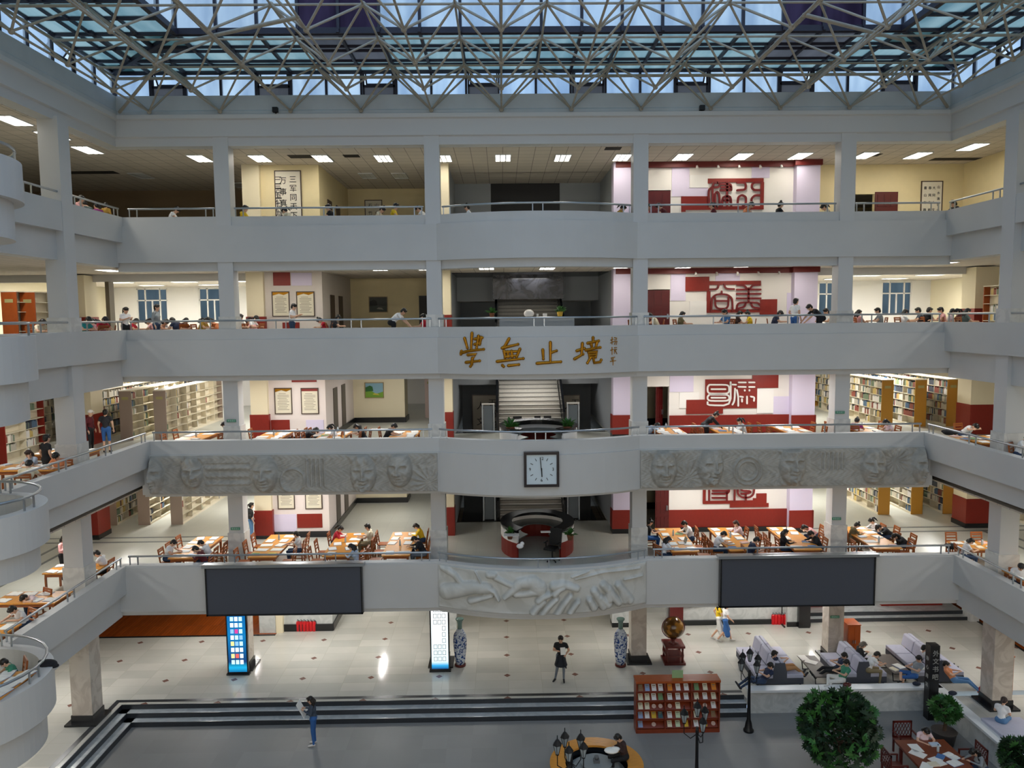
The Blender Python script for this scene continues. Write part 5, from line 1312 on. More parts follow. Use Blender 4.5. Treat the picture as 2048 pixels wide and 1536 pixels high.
# antique globe
q = atZ(1346, 1322, 0); r = thing('terrestrial_globe', 'large brown antique globe on a carved dark red stand', 'globe', (q.x, q.y, 0))
gl = mat('antique_globe', '8a5a1e', .15); t = N(gl, 'ShaderNodeTexCoord'); z = N(gl, 'ShaderNodeTexNoise'); rr = N(gl, 'ShaderNodeValToRGB'); z.inputs['Scale'].default_value = 2.6; z.inputs['Detail'].default_value = 6
rr.color_ramp.elements[0].position = .47; rr.color_ramp.elements[0].color = lin('5a3a14'); rr.color_ramp.elements[1].position = .53; rr.color_ramp.elements[1].color = lin('a8742a'); gl.node_tree.links.new(t.outputs['Object'], z.inputs[0]); gl.node_tree.links.new(z.outputs[0], rr.inputs[0]); gl.node_tree.links.new(rr.outputs[0], gl.node_tree.nodes['Principled BSDF'].inputs[0])
MB().sphere((0, 0, 0), .4, 32, 20).build('sphere', gl, r, (0, 0, 1.32))
m = MB(); m.tube([(.43 * math.cos(a), 0, 1.32 + .43 * math.sin(a)) for a in [PI * 2 * i / 32 for i in range(32)]], .018, 6, closed=True); m.build('meridian_ring', mahog, r)
m = MB(); m.lathe([(.2, .72), (.08, .76), (.06, .84), (.12, .9)], 16); m.build('pedestal', mahog, r)
MB().box(-.38, .38, -.36, .36, .64, .72).build('stand_top', mahog, r); MB().box(-.4, .4, -.38, .38, .0, .08).build('stand_base', mahog, r); MB().box(-.33, .33, -.31, .31, .28, .33).build('shelf', mahog, r)
for x in (-1, 1):
    for y in (-1, 1): m = MB(); m.lathe([(.05, .08), (.035, .2), (.055, .34), (.035, .5), (.05, .64)], 12, (x * .3, y * .28, 0)); m.build('leg', mahog, r)
# fire extinguishers
def make_ext():
    r = thing('fire_extinguisher', 'fire extinguisher', 'fire extinguisher')
    m = MB(); m.lathe([(.07, 0), (.075, .02), (.075, .36), (.05, .42), (.025, .44)], 14); m.build('cylinder', glossred, r)
    m = MB(); m.box(-.02, .02, -.05, .03, .44, .5); m.box(-.015, .015, -.1, .02, .5, .515); m.build('valve', steel, r)
    m = MB(); m.tube([(.03, 0, .46), (.09, 0, .42), (.1, 0, .25), (.095, 0, .12)], .012, 6); m.build('hose', black, r); return r
ex0 = make_ext()
for i in range(6):
    q = atZ(597 + i * 6.4, 1261, 0); place(ex0, (q.x, q.y - .05, 0), 0, '%s red fire extinguisher from the left in the row under the poster wall' % ORD[i], 'fire extinguishers along the left wall')
for i in range(7):
    q = atZ(1544 + i * 5.9, 1246, 0); place(ex0, (q.x, q.y - .12, 0), 0, '%s red fire extinguisher from the left in the row under the long banner' % ORD[i], 'fire extinguishers along the right wall')
# low beige post, black column, red columns, banner table
q = atZ(559, 1266, 0); struct(MB().box(q.x - .15, q.x + .15, 3.3, 3.5, 0, 1.5).build('column', cream2))
q = atZ(1344, 1240, 0); struct(MB().box(q.x - .28, q.x + .28, 3.2, 3.5, 0, 3.0).build('column', darkred))
q = atZ(1606, 1242, 0); struct(MB().box(11.02, 11.5, 3.0, 3.3, 0, 3.0).build('column', black))
r = thing('banner', 'long white banner with pink and orange ends above the dark base wall', 'banner', (8.3, 3.42, .95)); MB().box(-2.25, 2.2, -.02, .02, 0, .9).build('cloth', paper, r)
m = MB(); m.lathe([(.3, -.012), (.3, .012)], 16, (-1.9, -.022, .2), M=Matrix.Rotation(PI / 2, 4, 'X')); m.lathe([(.2, -.012), (.2, .012)], 14, (-1.5, -.022, .1), M=Matrix.Rotation(PI / 2, 4, 'X')); m.build('pink_print', mat('pink_print', 'd98f98', .6), r)
m = MB(); m.add([(1.0, -.024, 0.0), (2.2, -.024, 0.0), (2.2, -.024, .9), (1.5, -.024, .3)], ((0, 1, 2, 3),)); m.build('orange_print', mat('orange_print', 'e07a30', .6), r)
for x in (-2.2, 2.15): MB().tube([(x, .0, -.95), (x, .0, .95)], .02, 6).build('pole', iron, r); MB().box(x - .03, x + .03, -.35, .3, -.95, -.9).build('foot', iron, r)
# orange wooden cabinets
for k, (a, b, y, lab) in enumerate(((11.76, 12.24, .4, 'orange wooden cabinet behind the middle sofa, beside the marble column'), (15.72, 16.2, -2.5, 'orange wooden cabinet beside the right marble pillar'))):
    r = thing('wooden_cabinet', lab, 'cabinet', ((a + b) / 2, y, 0)); w = (b - a) / 2; cm = mat('orange_veneer', 'b4551c', .35, var=.08, scale=3, stretch=(6, 6, 1)); H = 1.3
    MB().box(-w, w, -.3, .3, .06, H).build('body', cm, r); MB().box(-w - .02, w + .02, -.32, .32, H, H + .03).build('top', cm, r); MB().box(-w + .03, w - .03, -.28, .28, 0, .06).build('plinth', black, r); MB().box(-w + .02, -.01, -.315, -.3, .1, H - .04).build('door', cm, r); MB().box(.01, w - .02, -.315, -.3, .1, H - .04).build('door', cm, r)
    for s in (-1, 1): MB().box(s * .04 - .01, s * .04 + .01, -.34, -.315, .6, .72).build('handle', steel, r)
# back to back sofas
def sofa(x0, x1, y0, y1, lab):
    r = thing('sofa', lab, 'sofa', ((x0 + x1) / 2, (y0 + y1) / 2, 0), 0, 'back to back sofas of the lounge'); w = (x1 - x0) / 2; L = (y1 - y0) / 2
    MB().box(-w, w, -L, L, .06, .27).build('base', fabric_d, r)
    m = MB()
    for x in (-w + .08, w - .08):
        for y in (-L + .1, L - .1): m.box(x - .03, x + .03, y - .03, y + .03, 0, .06)
    m.build('feet', black, r)
    for s in (-1, 1):
        for k in range(3):
            a, b = -L + 2 * L * k / 3 + .005, -L + 2 * L * (k + 1) / 3 - .005
            m = MB(); xa, xb = (s * .22, s * (w + .01)); m.box(min(xa, xb), max(xa, xb), a, b, .27, .42); o = m.build('seat_cushion', fabric, r); o.modifiers.new('b', 'BEVEL').width = .03; o.modifiers['b'].segments = 2
            m = MB(); m.add([(s * .24, a, .42), (s * .24, b, .42), (s * .01, b, .42), (s * .01, a, .42), (s * .15, a, .86), (s * .15, b, .86), (s * .01, b, .88), (s * .01, a, .88)], ((0, 3, 2, 1), (4, 5, 6, 7), (0, 1, 5, 4), (1, 2, 6, 5), (2, 3, 7, 6), (3, 0, 4, 7)) if s > 0 else ((0, 1, 2, 3), (7, 6, 5, 4), (4, 5, 1, 0), (5, 6, 2, 1), (6, 7, 3, 2), (7, 4, 0, 3)))
            o = m.build('back_cushion', fabric, r); o.modifiers.new('b', 'BEVEL').width = .04; o.modifiers['b'].segments = 3
    m = MB(); m.prism([(-.25, .27), (.25, .27), (.25, .5), (.17, .84), (-.17, .84), (-.25, .5)], -.035, .0, 0, Matrix.Translation((0, -L, 0)) @ Euler((PI / 2, 0, 0)).to_matrix().to_4x4()); m.build('end_panel', fabric_d, r)
    return r
SOF = [(7.57, 9.25, 'left'), (10.57, 12.22, 'middle'), (13.35, 14.98, 'right')]
for a, b, n_ in SOF: sofa(a, b, -2.0, -.25 if n_ == 'middle' else .35, '%s grey back to back sofa of the lounge' % n_)
def coffee_table(x, y0, y1, lab):
    r = thing('coffee_table', lab, 'table', (x, (y0 + y1) / 2, 0)); L = (y1 - y0) / 2; tm = mat('grey_brown_top', '6a625c', .35)
    MB().box(-.32, .32, -L, L, .38, .42).build('tabletop', tm, r)
    for s in (-1, 1):
        m = MB(); y = s * (L - .25); m.tube([(-.26, y, .38), (-.22, y, .02), (.22, y, .02), (.26, y, .38)], .02, 6); m.build('leg', iron, r)
coffee_table(9.93, -2.2, -.5, 'dark coffee table between the left and middle sofas'); coffee_table(12.78, -2.05, -.5, 'dark coffee table between the middle and right sofas')
place(sh0, Vector((9.75, -.7, .421)), .1, 'white sheet on the far end of the left coffee table', 'papers in the lounge'); place(sh0, Vector((9.9, -1.05, .421)), .9, 'small white paper on the middle of the left coffee table', 'papers in the lounge')
o = place(bk0, Vector((12.6, -1.75, .421)), .4, 'open cream book on the right coffee table', 'books in the lounge'); recolour(o, 'cover', bm_['cream']); place(ob0, Vector((12.9, -1.5, .421)), 1.9, 'open white book on the right coffee table before the reader in white', 'books in the lounge')
place(sh0, Vector((13.6, -1.6, .425)), .3, 'white sheet on the seat of the right sofa', 'papers in the lounge')
# book display rack with leaflets
a, b = atZ(1273, 1467, -.48), atZ(1437, 1462, -.48); W_ = b.x - a.x; r = thing('display_rack', 'mahogany display rack of leaflets standing on the sunken plaza', 'rack', ((a.x + b.x) / 2, a.y, -.48)); h = W_ / 2; H = 1.72
rackm = mat('rack_wood', '7c3216', .35, var=.1, scale=4)
for x in (-h, -h + W_ * .345, -h + W_ * .665, h): MB().box(x - .02, x + .02, .0, .42, .0, H - .02).build('upright', rackm, r)
MB().box(-h - .03, h + .03, -.03, .45, H - .02, H + .05).build('top', teak, r); MB().box(-h, h, .38, .42, 0, H).build('back_panel', rackm, r); MB().box(-h, h, -.01, .02, 0, .14).build('plinth', rackm, r)
zr = [.14 + i * .31 for i in range(5)]
for z in zr: MB().box(-h, h, .0, .38, z - .02, z).build('shelf', rackm, r)
for z in zr:
    m = MB(); m.add([(-h, .06, z), (h, .06, z), (h, .33, z + .26), (-h, .33, z + .26)], ((0, 1, 2, 3),)); m.build('sloped_board', rackm, r)
lc = {'w': ('white', 'e8e8ea'), 'b': ('blue', '8fa6d0'), 'g': ('green', '6f9a6a'), 'y': ('yellow', 'd8b42a'), 'o': ('orange', 'e08a2a'), 'c': ('cream', 'e0dcc4'), 't': ('teal', '2f5a66'), 'r': ('brown', '8a6a4a'), 'p': ('pale green', 'c4d8b8')}
rows_ = ['rbww oww gco', 'ccwg www cwc', 'cc.. .c. w.w', 'bwyt wpp cwr', 'b... cpy wy.']
# columns start positions per bay
base = Vector(((a.x + b.x) / 2, a.y, -.48)); bays = [(-h + .04, W_ * .345 - .06), (-h + W_ * .345 + .04, W_ * .32 - .06), (-h + W_ * .665 + .04, W_ * .335 - .06)]
n_l = 0
for ri, row in enumerate(rows_):
    z = zr[4 - ri]
    for bi, cells in enumerate(row.split(' ')):
        x0, bw = bays[bi]; k = len(cells)
        for ci, ch in enumerate(cells):
            if ch == '.': 
                if rnd.random() < .7:
                    q = base + Vector((x0 + bw * (ci + .5) / k, .14, z + .1)); M = Matrix.Rotation(math.radians(47), 4, 'X'); m = MB(); m.lathe([(.07, -.004), (.07, .004)], 16, M=M); tag(m.build('round_card', mat('card_pink', 'cdb0a4', .5), None, q + Vector((0, -.02, .0))), 'round pale card, %s row, %s bay, place %s of the display rack' % (ORD[ri], ('left', 'middle', 'right')[bi], ('one', 'two', 'three', 'four')[ci]), 'card', 'round cards on the display rack')
                continue
            q = base + Vector((x0 + bw * (ci + .5) / k, .075, z + .02)); M = Matrix.Rotation(math.radians(-43), 4, 'X'); m = MB(); m.box(-.075, .075, -.012, -.002, 0, .22, 0, M); o = m.build('leaflet', mat('leaflet_' + lc[ch][0].replace(' ', '_'), lc[ch][1], .5), None, q)
            m = MB(); m.box(-.05, .05, -.015, -.012, .15, .18, 0, M); m.box(-.05, .03, -.015, -.012, .11, .12, 0, M); m.build('print', textm, o)
            tag(o, '%s leaflet, %s row from the top, %s bay, place %s of the display rack' % (lc[ch][0], ORD[ri], ('left', 'middle', 'right')[bi], ('one', 'two', 'three', 'four')[ci]), 'leaflet', 'leaflets on the display rack')
m = MB(); m.box(-.18, .18, -.01, .01, 0, .26); tag(m.build('notice_card', mat('pale_green_card', '8fae7e', .6), None, base + Vector((.02, .2, H + .05))), 'pale green notice card standing on the display rack', 'card')

# cast iron lamp posts
def lamp_post(base, H, lab, n=5, tilt=0, R=.34, top=True):
    r = thing('lamp_post', lab, 'lamp post', base, tilt, 'black lantern posts of the plaza')
    m = MB(); m.lathe([(.17, 0), (.17, .06), (.13, .1), (.1, .3), (.065, .4), (.055, .8), (.045, 1.2), (.04, H - .6), (.05, H - .5), (.035, H - .35)], 14); m.build('pole', iron, r)
    for k in range(n):
        if top and k == n - 1: c = Vector((0, 0, H - .02)); 
        else:
            a = 2 * PI * k / (n - 1 if top else n) + .4; c = Vector((R * math.cos(a), R * math.sin(a), H - .28)); m = MB(); m.tube([(0, 0, H - .55), (c.x * .5, c.y * .5, H - .72), (c.x, c.y, H - .6), (c.x, c.y, H - .3)], .014, 6); m.build('arm', iron, r)
        o = MB().lathe([(.045, 0), (.105, .25)], 6, c, smooth=False).build('lantern', glassl, r)
        f = MB(); f.lathe([(.13, .25), (.075, .33), (.05, .37), (.015, .4), (.012, .5)], 6, c, smooth=False); f.lathe([(.05, -.03), (.05, .0)], 6, c, smooth=False)
        for q in range(6): aa = q * PI / 3; f.tube([c + Vector((.046 * math.cos(aa), .046 * math.sin(aa), 0)), c + Vector((.108 * math.cos(aa), .108 * math.sin(aa), .25))], .008, 4)
        f.build('cap', iron, o)
    return r
q = atZ(1497, 1462, -.48); t = atY(1502, 1297, q.y); lamp_post(q, t.z + .48 - .38, 'black five-lantern lamp post beside the lounge wall')
# posts whose feet stand below the frame
def post_at(px, py_top, depth_y, lab, n, top=True, R=.34):
    t = atY(px, py_top, depth_y); lamp_post((t.x, depth_y, -.48), t.z + .48 - .4 if top else t.z + .48 - .1, lab, n, .3, R, top)
post_at(1395, 1402, -7.6, 'black lamp post in front of the display rack', 4, True, .36)
post_at(1142, 1478, -9.0, 'black lamp post with lanterns before the round fountain bench', 5, False, .36)
# round fountain with bench ring
c = atZ(1193, 1527, -.05); r = thing('fountain_bench', 'round wooden bench ring around a stepped dark stone fountain', 'bench', (c.x, c.y, -.48))
def ring(nm, r0, r1, z0, z1, m_, n=48):
    m = MB(); m.lathe([(r0, z0), (r1, z0), (r1, z1), (r0, z1), (r0, z0)], n, smooth=False); o = m.build(nm, m_, r)
    return o
def ringpoly(nm, r0, r1, z0, z1, m_, n=48):
    vs = []; fs = []
    for i in range(n):
        a = 2 * PI * i / n
        for rr, zz in ((r0, z0), (r1, z0), (r1, z1), (r0, z1)): vs.append((rr * math.cos(a), rr * math.sin(a), zz))
    for i in range(n):
        for j in range(4): fs.append((i * 4 + j, ((i + 1) % n) * 4 + j, ((i + 1) % n) * 4 + (j + 1) % 4, i * 4 + (j + 1) % 4))
    MB().add(vs, fs).build(nm, m_, r)
ringpoly('bench_seat', .92, 1.38, .4, .46, wood); ringpoly('bench_front', 1.3, 1.36, 0, .4, wood2); ringpoly('bench_inner', .94, .98, 0, .4, black)
MB().lathe([(.93, 0), (.93, .05)], 48).build('basin', black, r)
for i, (ra, z0, z1) in enumerate(((.86, .05, .2), (.68, .2, .34), (.46, .34, .48))):
    MB().lathe([(ra - .05, z0), (ra - .05, z1 - .04)], 40, smooth=False).build('riser', black, r); MB().lathe([(ra, z1 - .04), (ra, z1)], 40, smooth=False).build('tier', mat('grey_fountain_stone', '7e8688', .4), r)
m = MB(); m.box(-.09, .09, -.09, .09, .48, .56); m.lathe([(.05, .56), (.07, .66)], 10); m.build('spout', mat('spout_stone', '5f6264', .5), r)
# black sign pillar
a = atZ(1862, 1468, -.48); t = atY(1866, 1288, -3.45); r = thing('sign_pillar', 'tall black pillar with white brush characters by the lounge wall', 'sign', (t.x + .0, -3.45, -.48)); H = t.z + .48
MB().box(-.16, .16, -.15, .15, 0, H).build('pillar', mat('pillar_black', '0b0b0d', .3), r)
m = MB()
for i, ch in enumerate('外文书吧'): put_text(m, ch, .22, face_front(.03, -.153, H - .28 - i * .27))
for i, ch in enumerate('静心阅读'): put_text(m, ch, .16, Matrix.Translation((-.163, 0, H - .5 - i * .3)) @ Euler((PI / 2, 0, -PI / 2)).to_matrix().to_4x4())
m.build('lettering', mat('pale_lettering', 'a9a9a4', .6), r)
# indoor trees
def tree(loc, rad, ht, lab, seed, n=900, sq=(1, 1, .95), lm=leaf, pot=True, kids_=(), cat='tree', name='indoor_tree'):
    r = thing(name, lab, cat, loc); rn = random.Random(seed)
    if pot: m = MB(); m.lathe([(.28, 0), (.36, .4), (.38, .44)], 18); m.build('pot', mat('dark_pot', '3a3532', .5), r); m = MB(); m.lathe([(.33, .4), (.33, .41)], 14); m.build('soil', mat('soil', '2a211a', .9), r)
    cz = ht - rad * sq[2]; m = MB(); m.tube([(0, 0, .4), (.04, .02, ht * .4), (0, 0, cz)], [.06, .05, .03], 8)
    for k in range(7): a = k * .9; m.tube([(0, 0, cz - rad * .4), (rad * .6 * math.cos(a), rad * .6 * math.sin(a), cz + rad * .3 * math.sin(k))], [.03, .012], 6)
    m.build('trunk', mat('tree_bark', '4c3a2a', .8), r)
    for part, lm_, nn in (('foliage', lm, n), ('new_leaves', leaf2, n // 6)):
        m = MB()
        clumps = [(Vector((rn.gauss(0, 1), rn.gauss(0, 1), rn.gauss(0, 1))).normalized()) for _ in range(34)]
        for i in range(nn):
            d = (clumps[rn.randrange(34)] + Vector((rn.gauss(0, .28), rn.gauss(0, .28), rn.gauss(0, .28)))).normalized(); k = rn.uniform(.55, 1.0) if part == 'foliage' else rn.uniform(.92, 1.04); p = Vector((d.x * rad * sq[0] * k, d.y * rad * sq[1] * k, d.z * rad * sq[2] * k + cz))
            out = (d + Vector((rn.gauss(0, .5), rn.gauss(0, .5), rn.gauss(0, .5) - .2))).normalized(); t = out.cross(Vector((rn.gauss(0, 1), rn.gauss(0, 1), rn.gauss(0, 1)))).normalized(); L = rn.uniform(.12, .2); wd = L * .34
            for q in range(5):
                a = (q - 2) * .6; dd = (out * math.cos(a) + t * math.sin(a)); nn_ = dd.cross(out.cross(t)).normalized() * wd * .5; e = p + dd * L
                m.add([p, p + dd * L * .55 + nn_, e, p + dd * L * .55 - nn_], ((0, 1, 2, 3),))
        m.build(part, lm_, r)
    return r
c = atY(1678, 1455, -7.2); tree((c.x, -7.2, -.48), 1.06, c.z + .48 + 1.02, 'large dense dark green umbrella tree in the plaza', 5, 1500, (1.0, 1.0, 1.0))
c = atY(1713, 1385, -6.6)
c = atY(2040, 1515, -8.2); tree((c.x, -8.2, -.48), .48, c.z + .48 + .45, 'dark green shrub at the lower right corner of the frame', 9, 500, cat='plant', name='potted_shrub')
c = atZ(1897, 1470, -.48); q = atY(1893, 1420, -5.0); tree((q.x - .05, -5.0, -.48), .38, q.z + .48 + .38, 'broad leaved green plant in front of the black sign pillar', 12, 240, cat='plant', name='potted_plant', lm=mat('mid_leaf', '2f5a2a', .5, var=.3, scale=7))
# carved mahogany tables and lattice chairs at the lower right
def lattice_chair(loc, rz, lab):
    r = thing('lattice_armchair', lab, 'chair', loc, rz, 'carved mahogany lattice armchairs')
    MB().box(-.3, .3, -.25, .27, .42, .46).build('seat', mahog, r)
    m = MB(); m.box(-.3, .3, -.27, -.24, .46, .5); m.box(-.3, .3, -.27, -.24, .92, .98); m.box(-.3, -.26, -.27, -.24, .46, .98); m.box(.26, .3, -.27, -.24, .46, .98)
    for k in range(5):
        x = -.24 + k * .096; m.bar((x, -.255, .5), (x + .1, -.255, .71), .015, .015); m.bar((x + .1, -.255, .5), (x, -.255, .71), .015, .015); m.bar((x, -.255, .71), (x + .1, -.255, .92), .015, .015); m.bar((x + .1, -.255, .71), (x, -.255, .92), .015, .015)
    m.build('backrest', mahog, r)
    for s in (-1, 1): m = MB(); m.box(s * .3 - .025, s * .3 + .025, -.25, .24, .66, .69); m.box(s * .3 - .02, s * .3 + .02, .2, .24, .46, .66); m.build('armrest', mahog, r)
    for x in (-.27, .27):
        for y in (-.23, .24): MB().box(x - .025, x + .025, y - .025, y + .025, 0, .42).build('leg', mahog, r)
c = atZ(1868, 1510, .27); r = thing('carved_table', 'large mahogany table with books at the lower right of the plaza', 'table', (c.x, c.y, -.48)); MB().box(-.75, .75, -.8, .8, .7, .76).build('tabletop', mat('red_brown_top', '7a3a20', .3, var=.1, scale=3), r); MB().box(-.65, .65, -.7, .7, .58, .7).build('apron', mahog, r)
TC = (c.x, c.y)
for x in (-.62, .62):
    for y in (-.66, .66): MB().box(x - .04, x + .04, y - .04, y + .04, 0, .58).build('leg', mahog, r)
lattice_chair((TC[0] - .15, TC[1] + 1.25, -.48), PI, 'carved lattice armchair on the far side of the mahogany table'); lattice_chair((TC[0] + 1.2, TC[1] + .1, -.48), PI / 2, 'carved lattice armchair on the right side of the mahogany table'); lattice_chair((TC[0] - 1.2, TC[1] - .1, -.48), -PI / 2, 'carved lattice armchair on the left side of the mahogany table')
for i, (dx, dy, kind, n_) in enumerate(((-.35, .35, 's', ''), (-.45, .05, 's', ''), (.3, .5, 'b', 'pale blue'), (.1, -.15, 'b', 'blue'), (.45, -.1, 'o', ''), (-.1, -.35, 's', ''), (-.3, -.5, 'b', 'cream'), (.35, -.45, 'o', ''), (-.55, -.6, 's', ''))):
    loc = Vector((TC[0] + dx, TC[1] + dy, .281)); pos = 'on the mahogany table, %s from its far end' % ORD[i]
    if kind == 's': place(sh0, loc, i * .7, 'white paper lying %s' % pos, 'papers on the mahogany table')
    elif kind == 'o': place(ob0, loc, i * .5, 'open book lying %s' % pos, 'books on the mahogany table')
    else: o = place(bk0, loc, i * .8, '%s book lying %s' % (n_, pos), 'books on the mahogany table'); recolour(o, 'cover', bm_[n_])
place(bt0, Vector((TC[0] + .2, TC[1] + .15, .281)), 0, 'white bottle standing on the mahogany table', 'bottles on the mahogany table')
# lounge seat at the right edge
r = thing('bench', 'grey upholstered bench at the right edge beyond the lounge wall', 'bench', (atZ(2040, 1470, .4).x, atZ(2040, 1470, .4).y, 0)); MB().box(-.6, .6, -.9, .9, .06, .3).build('base', fabric_d, r); MB().box(-.62, .62, -.92, .92, .3, .46).build('seat_cushion', fabric, r)
# small things on the coping and rails
for px, py, z, m_, nm, lab, cat in ((1694, 1373, .38, mahog, 'handbag', 'small maroon bag on the white coping of the lounge wall', 'bag'), (1833, 1371, .38, mat('navy_cloth', '1e2638', .7), 'folded_shoes', 'dark blue shoes on the white coping near the black pillar', 'shoes'), (1905, 1390, .38, mat('navy_cloth', '1e2638', .7), 'sun_hat', 'dark cap on the right coping of the lounge wall', 'hat')):
    q = atZ(px, py, z); m = MB(); m.sphere((0, 0, .07), .12, 12, 8, 0, (1.2, .8, .6)); m.sphere((.07, .02, .06), .07, 10, 6, 0, (1.3, .9, .6)); tag(m.build(nm, m_, None, q), lab, cat)
for px, py, z, lab in ((95, 1336, 4.66, 'black jacket slung over the round left balcony rail'), (1904, 1098, 4.66, 'black bag at the right corner of the lowest gallery ledge'), (1898, 870, 8.66, 'small black bag on the right ledge of the second gallery')):
    q = atZ(px, py, z); m = MB(); m.sphere((0, 0, .1), .2, 14, 8, 0, (1.2, .8, .55)); m.sphere((.15, -.05, .08), .12, 10, 6, 0, (1.4, .8, .5)); m.sphere((-.14, .06, .13), .1, 10, 6, 0, (1.2, .8, .6)); tag(m.build('jacket' if 'jacket' in lab else 'bag', mat('black_cloth', '14151a', .85), None, q), lab, 'jacket' if 'jacket' in lab else 'bag')
# ================================================================== people
skin_m = mat('skin', 'd6a98c', .5); eye_m = mat('eye_dark', '241a18', .4)
def rotx(a): return Matrix.Rotation(a, 3, 'X')
def pose(kind):
    """returns torso pivot, pitch, head pitch, arms [(elbow, wrist)], legs [(hip, knee, ankle, toe)], seated"""
    V = Vector
    if kind in ('stand', 'standbook', 'oneup', 'walk', 'leanfwd', 'turn'):
        P = V((0, 0, .93)); legs = [(V((s * .09, 0, .9)), V((s * .1, .02, .49)), V((s * .1, -.01, .08)), V((s * .12, .16, .03))) for s in (-1, 1)]
        a, h = 2, 5
        arms = [(V((s * .25, -.03, 1.13)), V((s * .25, .06, .9))) for s in (-1, 1)]
        if kind == 'standbook': a, h = 3, 22; arms = [(V((s * .23, .03, 1.14)), V((s * .09, .29, 1.24))) for s in (-1, 1)]
        if kind == 'oneup': h = 12; arms = [(V((-.28, -.05, 1.13)), V((-.16, .08, .98))), (V((.25, .03, 1.14)), V((.1, .27, 1.22)))]; legs[1] = (V((.09, 0, .9)), V((.13, .06, .49)), V((.2, -.02, .08)), V((.27, .12, .03)))
        if kind == 'walk': legs = [(V((-.09, 0, .9)), V((-.09, .17, .5)), V((-.09, .25, .09)), V((-.1, .42, .05))), (V((.09, 0, .9)), V((.09, -.04, .48)), V((.09, -.3, .13)), V((.1, -.17, .03)))]; arms = [(V((-.25, -.14, 1.15)), V((-.22, -.04, .93))), (V((.25, .1, 1.14)), V((.2, .25, 1.0)))]
        if kind == 'leanfwd': P = V((0, -.1, .92)); a, h = 48, 20; arms = [(V((s * .26, .42, .98)), V((s * .18, .6, .8))) for s in (-1, 1)]
        if kind == 'turn': arms[0] = (V((-.28, .0, 1.14)), V((-.17, .12, 1.0)))
        return P, a, h, arms, legs, (.92 if kind != 'leanfwd' else .92)
    P = V((0, -.06, .56)); legs = [(V((s * .09, -.03, .53)), V((s * .12, .38, .53)), V((s * .12, .34, .09)), V((s * .13, .5, .04))) for s in (-1, 1)]
    a, h = 20, 40; arms = [(V((s * .27, .2, .8)), V((s * .1, .4, .8))) for s in (-1, 1)]
    if kind == 'write': a, h = 27, 45; arms = [(V((-.28, .2, .8)), V((-.02, .38, .8))), (V((.25, .28, .8)), V((.14, .48, .8)))]
    if kind == 'upright': a, h = 6, 22; arms = [(V((s * .25, .12, .8)), V((s * .12, .36, .8))) for s in (-1, 1)]
    if kind == 'sleep': a, h = 52, 45; arms = [(V((s * .3, .42, .79)), V((-s * .06, .52, .8))) for s in (-1, 1)]
    if kind == 'cheek': a, h = 18, 20; arms = [(V((-.2, .3, .8)), V((-.09, .24, 1.02))), (V((.27, .22, .8)), V((.08, .4, .8)))]
    if kind == 'phone': a, h = 14, 38; arms = [(V((s * .22, .05, .78)), V((s * .06, .27, .86))) for s in (-1, 1)]
    if kind == 'lounge': P = V((0, .08, .54)); a, h = -38, 50; arms = [(V((s * .24, .0, .78)), V((s * .07, .22, .86))) for s in (-1, 1)]; legs = [(V((s * .09, .12, .53)), V((s * .12, .52, .58)), V((s * .1 + .05, .86, .3)), V((s * .12 + .05, .96, .42))) for s in (-1, 1)]
    if kind == 'crossleg': P = V((0, .04, .54)); a, h = -24, 40; arms = [(V((s * .24, .04, .78)), V((s * .07, .26, .84))) for s in (-1, 1)]; legs = [(V((-.09, .08, .53)), V((-.12, .48, .52)), V((-.14, .5, .09)), V((-.14, .66, .04))), (V((.09, .08, .56)), V((.02, .5, .66)), V((-.22, .62, .45)), V((-.26, .74, .42)))]
    return P, a, h, arms, legs, None
def capsule_mb(mb, a, b, ra, rb, mi, n=10, rings=3):
    a, b = Vector(a), Vector(b); d = (b - a); L = d.length
    if L < 1e-5: mb.sphere(a, ra, n, 6, mi); return
    d.normalize(); pts, rs = [], []
    for i in range(rings + 1):
        t = PI / 2 * (1 - i / rings); pts.append(a - d * ra * math.sin(t) * .999); rs.append(max(.001, ra * math.cos(t)))
    for i in range(rings + 1):
        t = PI / 2 * i / rings; pts.append(b + d * rb * math.sin(t) * .999); rs.append(max(.001, rb * math.cos(t)))
    mb.tube(pts, rs, n, mi)
TEMPL = {}
